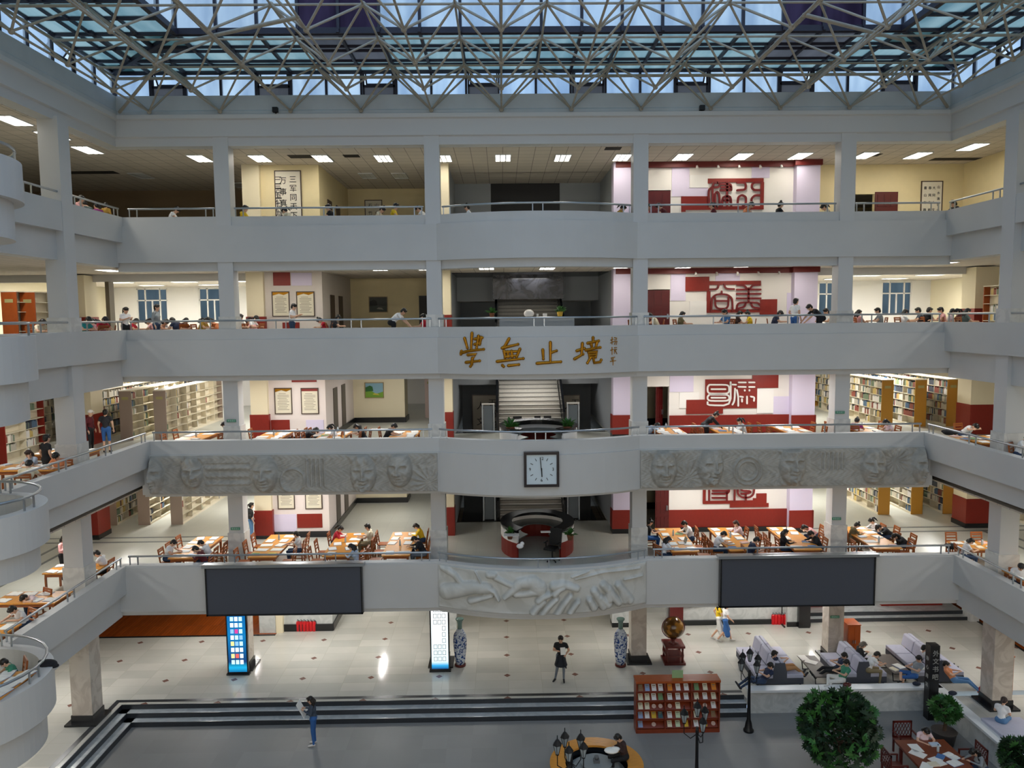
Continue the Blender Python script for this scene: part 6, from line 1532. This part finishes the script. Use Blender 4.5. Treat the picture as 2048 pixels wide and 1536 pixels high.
def template(kind, female, skirt=False, shorts=False, short_sleeve=True):
    key = (kind, female, skirt, shorts, short_sleeve)
    if key in TEMPL: return TEMPL[key]
    P, a, h, arms, legs, _ = pose(kind); R = rotx(-math.radians(a)); k = .93 if female else 1.0
    T = lambda x, y, z: P + R @ Vector((x, y, z))
    caps = []
    hipw = .085
    caps += [((P + Vector((-.06, 0, 0))), (P + Vector((.06, 0, 0))), .122, .122, 2)]
    caps += [(T(0, 0, .08), T(0, .005, .2), .125 * k, .118 * k, 1), (T(-.05, .01, .3), T(.05, .01, .3), .125 * k, .125 * k, 1), (T(0, 0, .18), T(0, 0, .36), .122 * k, .13 * k, 1), (T(-.15 * k, -.01, .44), T(.15 * k, -.01, .44), .062, .062, 1)]
    if female: caps += [(T(-.06, .1, .31), T(.06, .1, .31), .055, .055, 1)]
    nb = T(0, -.01, .47); Rh = rotx(-math.radians(a * .6 + h)); hc = nb + R @ Vector((0, .02, .07)) + Rh @ Vector((0, .015, .09))
    caps += [(nb, hc - Rh @ Vector((0, .0, .06)), .052, .05, 0)]
    caps += [(hc + Rh @ Vector((0, -.012, .03)), hc + Rh @ Vector((0, .005, -.02)), .09, .083, 0), (hc + Rh @ Vector((0, .03, -.05)), hc + Rh @ Vector((0, .045, -.085)), .058, .04, 0)]
    hands = []
    for s, (e, w) in zip((-1, 1), arms):
        sh = T(s * .185 * k, -.01, .43); caps += [(sh, e * .5 + sh * .5, .056, .05, 1)]
        caps += [(e * .5 + sh * .5, e, .047 if short_sleeve else .05, .042, 1 if not short_sleeve else 0), (e, w, .04, .028, 0 if short_sleeve else 1)]
        d = (w - e).normalized(); pal = w + d * .07; caps += [(w, pal, .03, .034, 0)]; hands.append((w, d, s))
    pm = 2
    for hip, kn, an, toe in legs:
        caps += [(hip, kn, .088, .06, pm), (kn, an, .056 if not shorts and not skirt else .05, .038, pm if not shorts and not skirt else 0)]
        hl = an + Vector((0, -.03, -.03)); caps += [(an + Vector((0, 0, -.02)), toe, .043, .034, 3), (hl, an, .036, .036, 3)]
    if skirt:
        kn = (legs[0][1] + legs[1][1]) / 2; hp = (legs[0][0] + legs[1][0]) / 2; e = hp + (kn - hp) * 1.35
        for t in np.linspace(0, 1, 7): c = hp + (e - hp) * float(t); w_ = .09 + .05 * float(t); caps += [(c + Vector((-w_, 0, 0)), c + Vector((w_, 0, 0)), .095 + .02 * float(t), .095 + .02 * float(t), 2)]
    mb = MB()
    for (p, q, ra, rb, mi) in caps: capsule_mb(mb, p, q, ra, rb, mi)
    me = mb.mesh('body_tmp', [skin_m]); o = bpy.data.objects.new('body_tmp', me); COL.objects.link(o)
    rm = o.modifiers.new('r', 'REMESH'); rm.mode = 'VOXEL'; rm.voxel_size = .021; sm = o.modifiers.new('s', 'SMOOTH'); sm.factor = .5; sm.iterations = 3
    bpy.context.view_layer.update(); ev = bpy.data.meshes.new_from_object(o.evaluated_get(bpy.context.evaluated_depsgraph_get()))
    vs = np.array([v.co[:] for v in ev.vertices]); fs = [tuple(p.vertices) for p in ev.polygons]
    bpy.data.objects.remove(o); bpy.data.meshes.remove(me); bpy.data.meshes.remove(ev)
    # clothing by nearest limb segment
    fc = np.array([vs[list(f)].mean(0) for f in fs]); best = np.full(len(fc), 1e9); bm2 = np.zeros(len(fc), int)
    for (p, q, ra, rb, mi) in caps:
        p, q = np.array(p), np.array(q); d = q - p; L2 = (d ** 2).sum() + 1e-9; t = np.clip(((fc - p) @ d) / L2, 0, 1); ds = np.linalg.norm(fc - p - t[:, None] * d, axis=1) - (ra + (rb - ra) * t)
        m_ = ds < best; best[m_] = ds[m_]; bm2[m_] = mi
    out = MB(); out.v = [tuple(v) for v in vs]; out.f = fs; out.m = [int(x) for x in bm2]; out.sm = [True] * len(fs)
    # fingers: four of unequal length and a thumb off the side of the palm, all gently curled
    for w, d, s in hands:
        up = Vector((0, 0, 1)) if abs(d.z) < .75 else Vector((0, 1, 0)); side = d.cross(up).normalized(); nrm = side.cross(d).normalized(); pal = w + d * .075
        inward = side if (side.x * -s) > 0 else -side
        for j, (o_, L) in enumerate(((-.024, .06), (-.008, .07), (.008, .066), (.024, .05))):
            b = pal + inward * -o_ ; p1 = b + d * L * .5 - nrm * .006; p2 = p1 + (d * .8 - nrm * .6).normalized() * L * .5; out.tube([b - d * .02, b, p1, p2], [.0085, .0085, .008, .006], 6, 0)
        b = w + d * .03 + inward * .026; p1 = b + (inward * .7 + d * .7).normalized() * .03; p2 = p1 + (d * .95 + inward * .1 - nrm * .2).normalized() * .03; out.tube([b - inward * .012, b, p1, p2], [.011, .011, .0095, .007], 6, 0)
    # face
    X = lambda x, y, z: hc + Rh @ Vector((x, y, z))
    out.tube([X(0, .085, .03), X(0, .098, .0), X(0, .105, -.018)], [.008, .012, .016], 6, 0)
    for s in (-1, 1):
        out.sphere(X(s * .033, .083, .022), .0125, 8, 6, 4, (1.2, .6, .8)); out.sphere(X(s * .09, -.005, .0), .026, 8, 6, 0, (.45, .8, 1.2)); out.tube([X(s * .018, .088, .045), X(s * .05, .078, .047)], .006, 5, 4)
    out.tube([X(-.024, .088, -.047), X(0, .096, -.048), X(.024, .088, -.047)], [.004, .007, .004], 6, 5)
    me = out.mesh('person', [skin_m, skin_m, skin_m, skin_m, eye_m, mat('lips', 'a8685c', .5)])
    TEMPL[key] = (me, hc.copy(), Rh.copy()); return TEMPL[key]
HAIR = {}
def hair_mesh(key, style, hc, Rh):
    k = (key, style)
    if k in HAIR: return HAIR[k]
    m = MB(); X = lambda x, y, z: hc + Rh @ Vector((x, y, z)); M = Matrix.Translation(hc) @ Rh.to_4x4()
    def ell(c, r): 
        q = MB(); q.sphere((0, 0, 0), 1, 14, 10); m.add([M @ Vector((c[0] + v[0] * r[0], c[1] + v[1] * r[1], c[2] + v[2] * r[2])) for v in q.v], q.f, 0, True)
    if style == 'cap':
        ell((0, -.012, .05), (.098, .104, .085)); ell((0, .09, .045), (.07, .06, .012))
    else:
        ell((0, -.025, .038), (.1, .102, .1)); ell((0, -.05, -.01), (.09, .07, .09)); ell((0, .045, .092), (.07, .05, .035))
    if style == 'long':
        for s in (-1, 0, 1): m.tube([X(s * .06, -.06, .0), X(s * .07, -.085, -.1), hc + Vector((s * .08, -.09 - (.06 if Rh[1][1] < .85 else 0), -.2)), hc + Vector((s * .07, -.09 - (.05 if Rh[1][1] < .85 else 0), -.33))], [.06, .062, .055, .025], 8)
    if style == 'bob':
        for s in (-1, 0, 1): m.tube([X(s * .065, -.05, .02), X(s * .078, -.06, -.06), X(s * .07, -.06, -.12)], [.05, .05, .03], 8)
    if style == 'tail':
        ell((0, -.12, .05), (.03, .03, .03)); m.tube([X(0, -.12, .05), X(0, -.17, .01), X(0, -.17, -.1), X(0, -.15, -.2)], [.028, .036, .03, .01], 8)
    if style == 'bun': ell((0, -.06, .14), (.045, .045, .045))
    HAIR[k] = m.mesh('hair', mat('hair_black', '17130f', .45)); return HAIR[k]
SH = {'white': 'f0efee', 'black': '17181c', 'maroon': '5c1620', 'red': 'c01f36', 'cream': 'e6dcc0', 'light blue': 'b8c8dc', 'yellow': 'e8c321', 'pink': 'dfa6a4', 'olive': '6f6444', 'teal': '2f9a98', 'grey': '8e9498', 'dark blue': '26304a', 'green': '3f8a6c', 'orange': 'd98a5c', 'magenta': 'a03a84', 'blue': '3a6fa0', 'dark': '23242a', 'pale pink': 'e8d0d4', 'grey green': '62706a', 'brown': '3a2622', 'mustard': 'b08a34', 'slate': '3f4a58'}
PA = {'jeans': '5a84b0', 'dark jeans': '2c3f5c', 'black': '16171b', 'white': 'e8e6e0', 'blue': '2f5f9e', 'skin': 'd6a98c', 'tan': 'b98a5c', 'grey': '6c737c', 'khaki': '8d7f60'}
SEATED = []
def chair_label(lab):
    t = lab.replace('seated person', 'person').replace('sitting ', '').replace('reading ', '').replace('writing ', '').replace('bent over ', '').replace('leaning over ', '').replace('person', 'reader')
    w = ('chair of the ' + t).split()
    if len(w) > 16: w = [x for x in w if x not in ('the', 'a')]
    return ' '.join(w[:16])
def keep_off(x, y, z):
    lv = min((2, 3, 4, 5), key=lambda k: abs(FZ[k] - z))
    if abs(FZ[lv] - z) > .3: return x, y
    if abs(x) > SX[lv] - 1.0 and y < -FP[lv] + .75: x = math.copysign(max(abs(x), SX[lv] + .62), x)
    elif y < -FP[lv] + .62: y = -FP[lv] + .62
    for cx, cy in [(s * 15.15, v) for s in (-1, 1) for v in (-3.5, -11.0)] + [(v, .27) for v in (-11.25, -3.75, 3.75, 11.25)]:
        if abs(x - cx) < .6 and abs(y - cy) < .62: y = cy + (.66 if y > cy or abs(cx) < 12 else -.66)
    return x, y
def person(lab, kind, rz, shirt, pants='dark jeans', hair='short', female=False, at=None, px=None, z=None, Y=None, shoes='232428', skirt=False, shorts=False, sleeves=True, chair=None, scale=None, hairc=None, group=None):
    me, hc, Rh = template(kind, female, skirt, shorts, sleeves); key = (kind, female)
    o = bpy.data.objects.new('person', me); COL.objects.link(o); sc = scale or (.95 if female else 1.0); rz = math.radians(rz)
    H = Matrix.Rotation(rz, 3, 'Z') @ (hc * sc)
    if at is not None: loc = Vector(at)
    else:
        q = atY(px[0], px[1], Y + H.y) if Y is not None else atZ(px[0], px[1], z + H.z)
        loc = Vector((q.x - H.x, q.y - H.y, z))
        if chair is not True or 'balcony' not in lab: loc.x, loc.y = keep_off(loc.x, loc.y, z) if 'balcony' not in lab else (loc.x, loc.y)
    o.location = loc; o.rotation_euler = (0, 0, rz); o.scale = (sc, sc, sc)
    for i, m_ in ((1, mat('shirt_' + shirt.replace(' ', '_'), SH[shirt], .8)), (2, mat('trousers_' + pants.replace(' ', '_'), PA[pants], .8)), (3, mat('shoes_' + shoes, shoes, .6))):
        o.material_slots[i].link = 'OBJECT'; o.material_slots[i].material = m_
    tag(o, lab, 'person', group)
    hm = hair_mesh(key, hair, hc, Rh); h = bpy.data.objects.new('hair' if hair != 'cap' else 'cap', hm); COL.objects.link(h); h.parent = o
    if hairc: h.material_slots[0].link = 'OBJECT'; h.material_slots[0].material = mat('hair_' + hairc, hairc, .5)
    if kind in ('read', 'write', 'upright', 'sleep', 'cheek') and chair != False:
        SEATED.append((loc.x, loc.y, loc.z)); c = put_chair((loc.x, loc.y, loc.z), rz, chair_label(lab))
    return o
R_, L_, A_, T_ = -90, 90, 0, 180      # facing right, left, away, towards the camera
def P2(lab, kind, rz, shirt, px, **k): return person(lab, kind, rz, shirt, px=px, z=4.05, **k)
def P3(lab, kind, rz, shirt, px, **k): return person(lab, kind, rz, shirt, px=px, z=8.05, **k)
def P4(lab, kind, rz, shirt, px, Y, **k): return person(lab, kind, rz, shirt, px=px, z=12.05, Y=Y, **k)
def P5(lab, kind, rz, shirt, px, Y, **k): return person(lab, kind, rz, shirt, px=px, z=16.05, Y=Y, **k)
# ---- lowest gallery
P2('person in white reading at the left side of the first table, lowest gallery', 'read', R_, 'white', (347, 1086))
P2('person in pale grey shirt writing at the right side of the first table, lowest gallery', 'write', L_, 'white', (402, 1087))
P2('person in maroon bent over the near right corner of the first table, lowest gallery', 'write', L_, 'maroon', (390, 1100), sleeves=False)
P2('person in white shirt sitting upright right of the second table, lowest gallery', 'upright', L_, 'white', (592, 1069), female=True)
P2('person in red top leaning over the left side of the third table, lowest gallery', 'read', R_, 'red', (681, 1058), female=True, hair='tail', sleeves=False)
P2('person in cream shirt sitting at the right side of the third table, lowest gallery', 'upright', L_, 'cream', (735, 1054), pants='khaki')
P2('person with long black hair in light blue at the near right of the third table', 'read', L_ - 20, 'light blue', (702, 1095), female=True, hair='long', sleeves=False)
P2('person in yellow reading at the far right of the fourth table, lowest gallery', 'read', L_, 'yellow', (832, 1053), female=True, hair='bob', sleeves=False)
P2('person in black hoodie bent over the near right of the fourth table, lowest gallery', 'write', L_, 'black', (829, 1079), sleeves=False, pants='grey')
w = P2('person in white top and wide blue jeans standing by the first column', 'turn', L_ - 150, 'white', (503, 1011), female=True, hair='tail', pants='jeans', shoes='d8d4d0')
q = w.location; r = thing('backpack', 'black backpack worn by the woman standing by the first column', 'backpack', (q.x + .02, q.y - .21, q.z)); 
m = MB(); m.sphere((0, 0, 1.2), .2, 14, 10, 0, (.85, .6, 1.15)); m.build('body', blackmatt, r); m = MB(); m.sphere((0, -.1, 1.12), .12, 12, 8, 0, (1, .6, .9)); m.build('front_pocket', blackmatt, r)
P2('person in pink top and black trousers standing left of the left marble pillar', 'standbook', R_, 'pink', (128, 1078), female=True, hair='bob', pants='black', sleeves=False)
P2('person in white bent over a book near the left frame edge, lowest gallery', 'write', L_ + 60, 'white', (33, 1220), chair=True)
P2('person in pale pink asleep on the table at the left frame edge, lowest gallery', 'sleep', T_ - 30, 'pale pink', (48, 1196), female=True)
P2('child in green shirt sitting on the round left balcony of the lowest gallery', 'read', L_ + 40, 'green', (8, 1326), scale=.85)
P2('person in white tee beside the left pillar, half hidden, lowest gallery', 'read', L_, 'white', (194, 1108), pants='black')
P2('person in black tee sitting upright at the left of the fifth table, lowest gallery', 'upright', R_, 'black', (1301, 1045), female=True, hair='bun', pants='blue')
P2('person in white jacket reading at the right side of the fifth table, lowest gallery', 'read', L_, 'white', (1369, 1048), sleeves=False)
P2('person with tied black hair in white before the laptop on the fifth table', 'read', R_ + 25, 'white', (1337, 1080), female=True, hair='long')
P2('person with brown hair in pale pink at the far right of the sixth table', 'cheek', L_, 'pale pink', (1472, 1047), female=True, hair='bob', hairc='3a2018', sleeves=False)
P2('person in white tee bent over the left side of the sixth table, lowest gallery', 'write', R_, 'white', (1447, 1069))
P2('person in dark blue tee sitting between the sixth and seventh tables', 'read', R_, 'dark blue', (1513, 1081))
P2('person with long black hair in black at the left of the seventh table', 'upright', R_, 'black', (1571, 1065), female=True, hair='long', sleeves=False)
P2('person in pink with dark hair at the far right of the seventh table', 'sleep', L_, 'pink', (1610, 1056), female=True, hair='bob')
P2('person in black patterned shirt at the right side of the seventh table', 'write', L_, 'black', (1622, 1068), sleeves=False)
P2('person with a hair bun in olive coat at the left of the eighth table', 'read', R_, 'olive', (1714, 1051), female=True, hair='bun', sleeves=False, pants='khaki')
P2('person in white with black hair at the far right of the eighth table', 'read', L_, 'white', (1743, 1042), female=True, hair='tail', sleeves=False)
P2('person in black vest leaning over the right side of the eighth table', 'sleep', L_, 'black', (1757, 1055), sleeves=False)
P2('person in dark jacket bent over the near right of the eighth table', 'sleep', L_, 'dark', (1790, 1073), female=True, hair='long', sleeves=False)
P2('person in white bent over papers at the right corner of the lowest gallery', 'read', R_ - 10, 'white', (1939, 1083), female=True, hair='bob')
P2('person in white reading at the right frame edge of the lowest gallery', 'read', T_ - 20, 'white', (2042, 1134))
# ---- second gallery
P3('person in teal tee at the right of the first table, second gallery', 'read', L_, 'teal', (429, 858), hair='bob')
P3('person in dark shirt asleep at the left of the third table, second gallery', 'sleep', R_, 'dark', (631, 861), sleeves=False)
P3('person in white with long hair at the right of the third table, second gallery', 'read', L_, 'white', (660, 856), female=True, hair='tail')
P3('person with black hair over white sleeves, second gallery, before the landscape painting', 'write', L_, 'black', (713, 854), female=True, hair='long')
P3('person in black tee leaning at the left of the fourth table, second gallery', 'write', R_, 'black', (788, 853))
P3('person in grey hood resting on the left of the fifth table, second gallery', 'sleep', R_, 'light blue', (1319, 855), sleeves=False)
P3('person in black bending over a table before the red wall, second gallery', 'leanfwd', R_, 'black', (1432, 830), female=True, hair='bun', pants='black', sleeves=False)
P3('person in white top at the right of the sixth table, second gallery', 'cheek', L_, 'white', (1479, 842), female=True, hair='tail', sleeves=False)
P3('person in magenta shirt seen from behind at the eighth table, second gallery', 'read', A_ - 40, 'magenta', (1714, 842), female=True, hair='bun')
P3('person with dark hair at the right of the eighth table, second gallery', 'read', L_, 'pale pink', (1772, 845), female=True, hair='bob')
P3('person in white asleep by the right corner of the second gallery', 'sleep', T_ + 20, 'white', (1951, 853))
P3('person in white reading at the right frame edge of the second gallery', 'read', T_ + 40, 'white', (2044, 874))
P3('person all in black standing left of the left pillar, second gallery', 'stand', L_ - 120, 'black', (94, 877), pants='black', shoes='2a2a2c')
P3('person in grey white blouse facing the camera in the left wing, second gallery', 'cheek', T_ - 20, 'light blue', (57, 908), female=True, hair='bob', hairc='3a2a22')
P3('person in beige seen from behind in the left wing, second gallery', 'read', A_ + 10, 'cream', (65, 929))
P3('person with dark hair behind the left pillar of the second gallery', 'read', T_, 'orange', (123, 913))
P3('person in dark tee and blue shorts browsing the taupe-ended bookcase', 'stand', A_ + 10, 'dark', (211, 825), pants='blue', shorts=True, shoes='1c1c1e')
P3('person with white cap in dark red beside the left pillar, second gallery', 'stand', R_, 'maroon', (181, 826), hair='cap', hairc='e8e4de', pants='black', sleeves=False)
# ---- third gallery (only heads and shoulders show over the parapet)
P4('person in white blouse with ponytail standing in the left corner, third gallery', 'standbook', R_ - 30, 'white', (252, 620), .7, female=True, hair='tail', pants='black')
P4('person in grey shirt standing left of the first column, third gallery', 'stand', R_, 'grey', (314, 617), .9, sleeves=False)
P4('person in white tee standing before the framed notices, third gallery', 'standbook', R_, 'white', (588, 616), 1.2)
P4('person in white shirt bending left of the second column, third gallery', 'leanfwd', R_, 'white', (807, 616), .8, pants='black')
P4('person in white shirt with strap standing right of the red square, third gallery', 'turn', R_ + 25, 'white', (1592, 612), 1.0, pants='blue')
P4('person in black tee bending beside the last column, third gallery', 'leanfwd', L_, 'black', (1619, 612), .6, pants='black')
seats4 = [(177, 640, 'teal', 'beside the left pillar', 0), (204, 639, 'pink', 'first right of the left pillar', 1), (216, 638, 'red', 'second right of the left pillar', 0), (229, 637, 'orange', 'left of the woman with ponytail', 1), (272, 640, 'red', 'right of the woman with ponytail', 1), (296, 636, 'pink', 'left of the standing person in grey', 1), (332, 634, 'white', 'just right of the standing person in grey', 1), (345, 638, 'dark blue', 'under the second window', 0), (372, 641, 'maroon', 'right part of the second window', 1), (402, 636, 'white', 'third left of the first column', 1), (414, 634, 'mustard', 'second left of the first column', 0), (424, 638, 'orange', 'first left of the first column', 1), (481, 634, 'white', 'first right of the first column', 0), (497, 637, 'pink', 'second right of the first column', 1), (512, 641, 'white', 'before the red pillar base', 0), (640, 646, 'red', 'under the right framed notice', 1), (676, 636, 'dark', 'by the brown doors', 0), (846, 632, 'red', 'left of the second column', 1),
          (1283, 640, 'pink', 'first right of the third column', 1), (1300, 641, 'cream', 'second right of the third column', 0), (1365, 630, 'olive', 'below the lilac square', 1), (1449, 631, 'blue', 'below the red seal characters', 0), (1480, 630, 'brown', 'second below the red seal characters', 1), (1495, 629, 'yellow', 'in yellow stripes below the seal characters', 1), (1560, 641, 'dark blue', 'bent low left of the white shirted standing person', 0), (1652, 622, 'white', 'right of the black shirted standing person', 0), (1718, 626, 'pink', 'first right of the last column', 1), (1755, 624, 'grey', 'second right of the last column', 0), (1811, 624, 'white', 'under the right window, darker hair', 1), (1836, 620, 'slate', 'under the right window, second', 0), (1859, 622, 'black', 'under the right window, third', 0), (1881, 619, 'pink', 'between the right windows in pink', 0), (1906, 613, 'pale pink', 'between the right windows, sitting taller', 1), (1914, 622, 'maroon', 'by the edge of the right window', 1), (1935, 626, 'grey green', 'left of the brown partition post', 1), (2046, 628, 'brown', 'at the right frame edge', 1), (85, 640, 'cream', 'left of the left pillar', 1), (100, 641, 'maroon', 'touching the left pillar', 1)]
rn4 = random.Random(8)
for i, (px, py, col, where, fem) in enumerate(seats4):
    k = ('upright', 'read', 'write', 'cheek')[i % 4] if py < 636 else ('read', 'write')[i % 2]
    P4('seated person in %s %s, third gallery' % (col, where), 'upright' if py < 633 else k, (R_, L_)[i % 2] + rn4.uniform(-25, 25), col, (px, py), rn4.uniform(.9, 2.2) if 270 < px < 1866 else max((13.9 * 1538 / (1004 - px) if px < 1000 else 16.6 * 1538 / (px - 1010)) - 28.1, -2.0) + rn4.uniform(0, .4), female=bool(fem), hair=('bob', 'tail', 'long', 'bun')[i % 4] if fem else 'short', chair=True)
# ---- top gallery
P5('person in yellow jacket turned away at the left corner of the top gallery', 'stand', A_, 'mustard', (241, 405), .1, scale=.78, sleeves=False)
seats5 = [(88, 380, 'pink', 'left of the left pillar', 1, -2.8), (180, 403, 'pink', 'right of the left pillar', 0, -1.6), (205, 408, 'grey green', 'second right of the left pillar', 0, -1.5), (220, 412, 'magenta', 'in purple near the left corner', 1, -1.4), (352, 430, 'white', 'right of the left corner', 0, .6), (487, 427, 'yellow', 'first right of the first column', 0, .7), (569, 425, 'cream', 'below the tall calligraphy scroll', 1, .7), (657, 423, 'black', 'below the brown door', 0, .8), (765, 428, 'cream', 'below the hanging ink picture', 1, .7), (792, 426, 'yellow', 'in yellow right of the ink picture', 0, .7), (835, 427, 'white', 'left of the second column', 0, .7), (932, 413, 'white', 'in white before the dark stair hall', 1, .1), (1247, 418, 'mustard', 'left of the third column', 1, .6), (1300, 424, 'pink', 'first right of the third column', 1, .7), (1318, 426, 'maroon', 'second right of the third column', 0, .7), (1423, 423, 'maroon', 'below the red block of the seal panel', 1, .7), (1502, 424, 'orange', 'below the red seal characters', 0, .7), (1563, 416, 'black', 'with black hair below the small red square', 1, .6), (1652, 420, 'cream', 'left of the last column', 1, .7), (1905, 405, 'dark', 'near the right corner', 1, -1.0)]
for i, (px, py, col, where, fem, Y) in enumerate(seats5):
    P5('head of a reader %s, %s shirt, top gallery' % (where, col), ('read', 'upright')[i % 2], (R_, L_)[(i // 2) % 2] + rn4.uniform(-20, 20), col, (px, py), Y if 270 < px < 1866 else max((14.1 * 1538 / (1004 - px) if px < 1000 else 16.7 * 1538 / (px - 1010)) - 28.1, Y), female=bool(fem), hair=('tail', 'bob', 'bun')[i % 3] if fem else 'short', chair=False)
# ---- ground floor
person('person in black tee with a jacket tied at the waist strolling on the tiles', 'oneup', T_ - 8, 'black', at=(.69, -1.36, 0), pants='grey', shoes='1b1b1d', scale=1.02)
man = bpy.data.objects['person'] if False else None
q = Vector((.69, -1.36, 0)); r = thing('tied_jacket', 'dark jacket tied round the waist of the strolling person', 'jacket', q, math.radians(172))
m = MB(); m.lathe([(.15, 1.02), (.165, .96), (.19, .78), (.235, .62), (.225, .6)], 16); m.tube([(-.1, .14, .98), (-.14, .19, .8), (-.2, .16, .56)], [.04, .045, .02], 8); m.tube([(.1, .14, .98), (.13, .2, .84), (.17, .18, .66)], [.04, .045, .02], 8); m.build('cloth', mat('dark_jacket', '20242c', .85), r)
place(sh0, (.6, -1.68, 1.26), .2, 'white sheet held by the strolling person in black', 'papers carried'); bpy.data.objects[sh0.name]
o = [x for x in COL.objects if x.get('label') == 'white sheet held by the strolling person in black'][0]; o.rotation_euler = (1.1, 0, .1); o.scale = (.6, .6, 1); o.location.x += .14
person('person with long black hair in grey top and jeans reading while standing on the plaza', 'standbook', L_, 'slate', at=(-7.47, -4.46, -.48), female=True, hair='long', pants='blue', shoes='d9d6d2', sleeves=False, scale=.97)
o = place(sh0, (-7.84, -4.46, .73), 0, 'large white sheet held by the person standing on the plaza', 'papers carried'); o.rotation_euler = (math.radians(62), 0, math.radians(90)); o.scale = (1.3, 1.2, 1)
person('person in white tee and blue pinafore walking by the right screen', 'walk', L_ + 170, 'white', at=(7.56, 1.8, 0), female=True, hair='bob', pants='blue', skirt=True, shoes='e4e2de', scale=.96)
person('person in yellow walking half behind the one in the blue pinafore', 'walk', L_ + 175, 'yellow', at=(7.36, 2.05, 0), female=True, hair='long', pants='white', skirt=True, shoes='e4e2de', scale=.95)
person('person in dark brown jacket sitting on the round fountain bench', 'phone', L_ + 15, 'brown', px=(1236, 1476), z=-.48, pants='black', sleeves=False)
q = atZ(1223, 1504, .3); m = MB(); m.sphere((0, 0, .05), .2, 14, 8, 0, (1.1, .8, .35)); m.sphere((.12, .02, .08), .12, 10, 6, 0, (1.2, .8, .5)); tag(m.build('white_bag', paper, None, q), 'white plastic bag lying beside the person on the fountain bench', 'bag')
G = lambda lab, kind, rz, shirt, px, **k: person(lab, kind, rz, shirt, px=px, z=-.03, **k)
G('person in dark blue reclining on the near left seat of the left sofa', 'lounge', L_, 'dark blue', (1541, 1332), pants='dark jeans', sleeves=True)
G('person in dark blue lying back on the far right seat of the left sofa', 'lounge', R_, 'dark blue', (1549, 1308), pants='tan')
G('person in black trousers reclining on the far left seat of the middle sofa', 'lounge', L_, 'dark blue', (1689, 1312), pants='black')
G('person in green tee and white trousers with crossed legs on the middle sofa', 'crossleg', L_, 'green', (1693, 1326), pants='white', shoes='d8d6d2')
G('person with grey hair in black reading a phone on the far right of the middle sofa', 'phone', R_, 'black', (1727, 1290), hairc='6a6258', hair='bob', pants='black', sleeves=False)
G('person in white tee leaning over a book on the right seat of the middle sofa', 'write', R_, 'white', (1754, 1310), pants='khaki', chair=False)
G('person in blue shorts reclining on the right sofa behind the black sign pillar', 'crossleg', L_, 'grey', (1838, 1318), pants='blue', shorts=True)
G('person with dark hair leaning back on the far side of the right sofa', 'lounge', R_, 'white', (1849, 1297), pants='tan', shorts=True)
G('person in orange top and jeans lying back on the near right of the right sofa', 'lounge', R_ - 25, 'orange', (1892, 1329), female=True, hair='short', pants='jeans', shoes='c0402c')
person('person in white tee sitting beyond the right coping, seen from behind', 'phone', A_ - 50, 'white', px=(2008, 1402), z=0, female=True, hair='tail', pants='jeans', hairc='2c1a18')
person('person in pale pink reading at the far side of the mahogany table', 'read', T_, 'pale pink', px=(1853, 1463), z=-.48, female=True, hair='bob', chair=False)
person('person in pale grey green writing at the right of the mahogany table', 'write', L_, 'grey', px=(1947, 1505), z=-.48, female=True, hair='long', chair=False, sleeves=False)
# ---- empty chairs on the free places of the tables
for T in TABLES:
    c, s_ = math.cos(T['rz']), math.sin(T['rz']); n = T['n']
    for side in (-1, 1):
        for i in range(n):
            lx, ly = side * (.5 * T['w'] + .3), (-.5 + (i + .5) / n) * T['L']; x, y = T['c'][0] + c * lx - s_ * ly, T['c'][1] + s_ * lx + c * ly
            if any(abs(z - T['z']) < .5 and math.hypot(x - a, y - b) < .52 for a, b, z in SEATED): continue
            if any(abs(x - cx) < .58 and -.25 < y < .85 for cx in (-11.25, -3.75, 3.75, 11.25)) or (abs(abs(x) - 15.15) < .65 and abs(y + 3.5) < .65): continue
            if y < -FP[2 if T['z'] < 6 else 3] + .55 or (T['rz'] != 0 and abs(x) < SX[2 if T['z'] < 6 else 3] + .6): continue
            put_chair((x, y, T['z']), T['rz'] + (-PI / 2 if side < 0 else PI / 2), 'empty wooden chair, %s side, %s place, %s' % (('left' if side < 0 else 'right') if T['rz'] == 0 else ('near' if side < 0 else 'far'), ORD[i], T['where']))
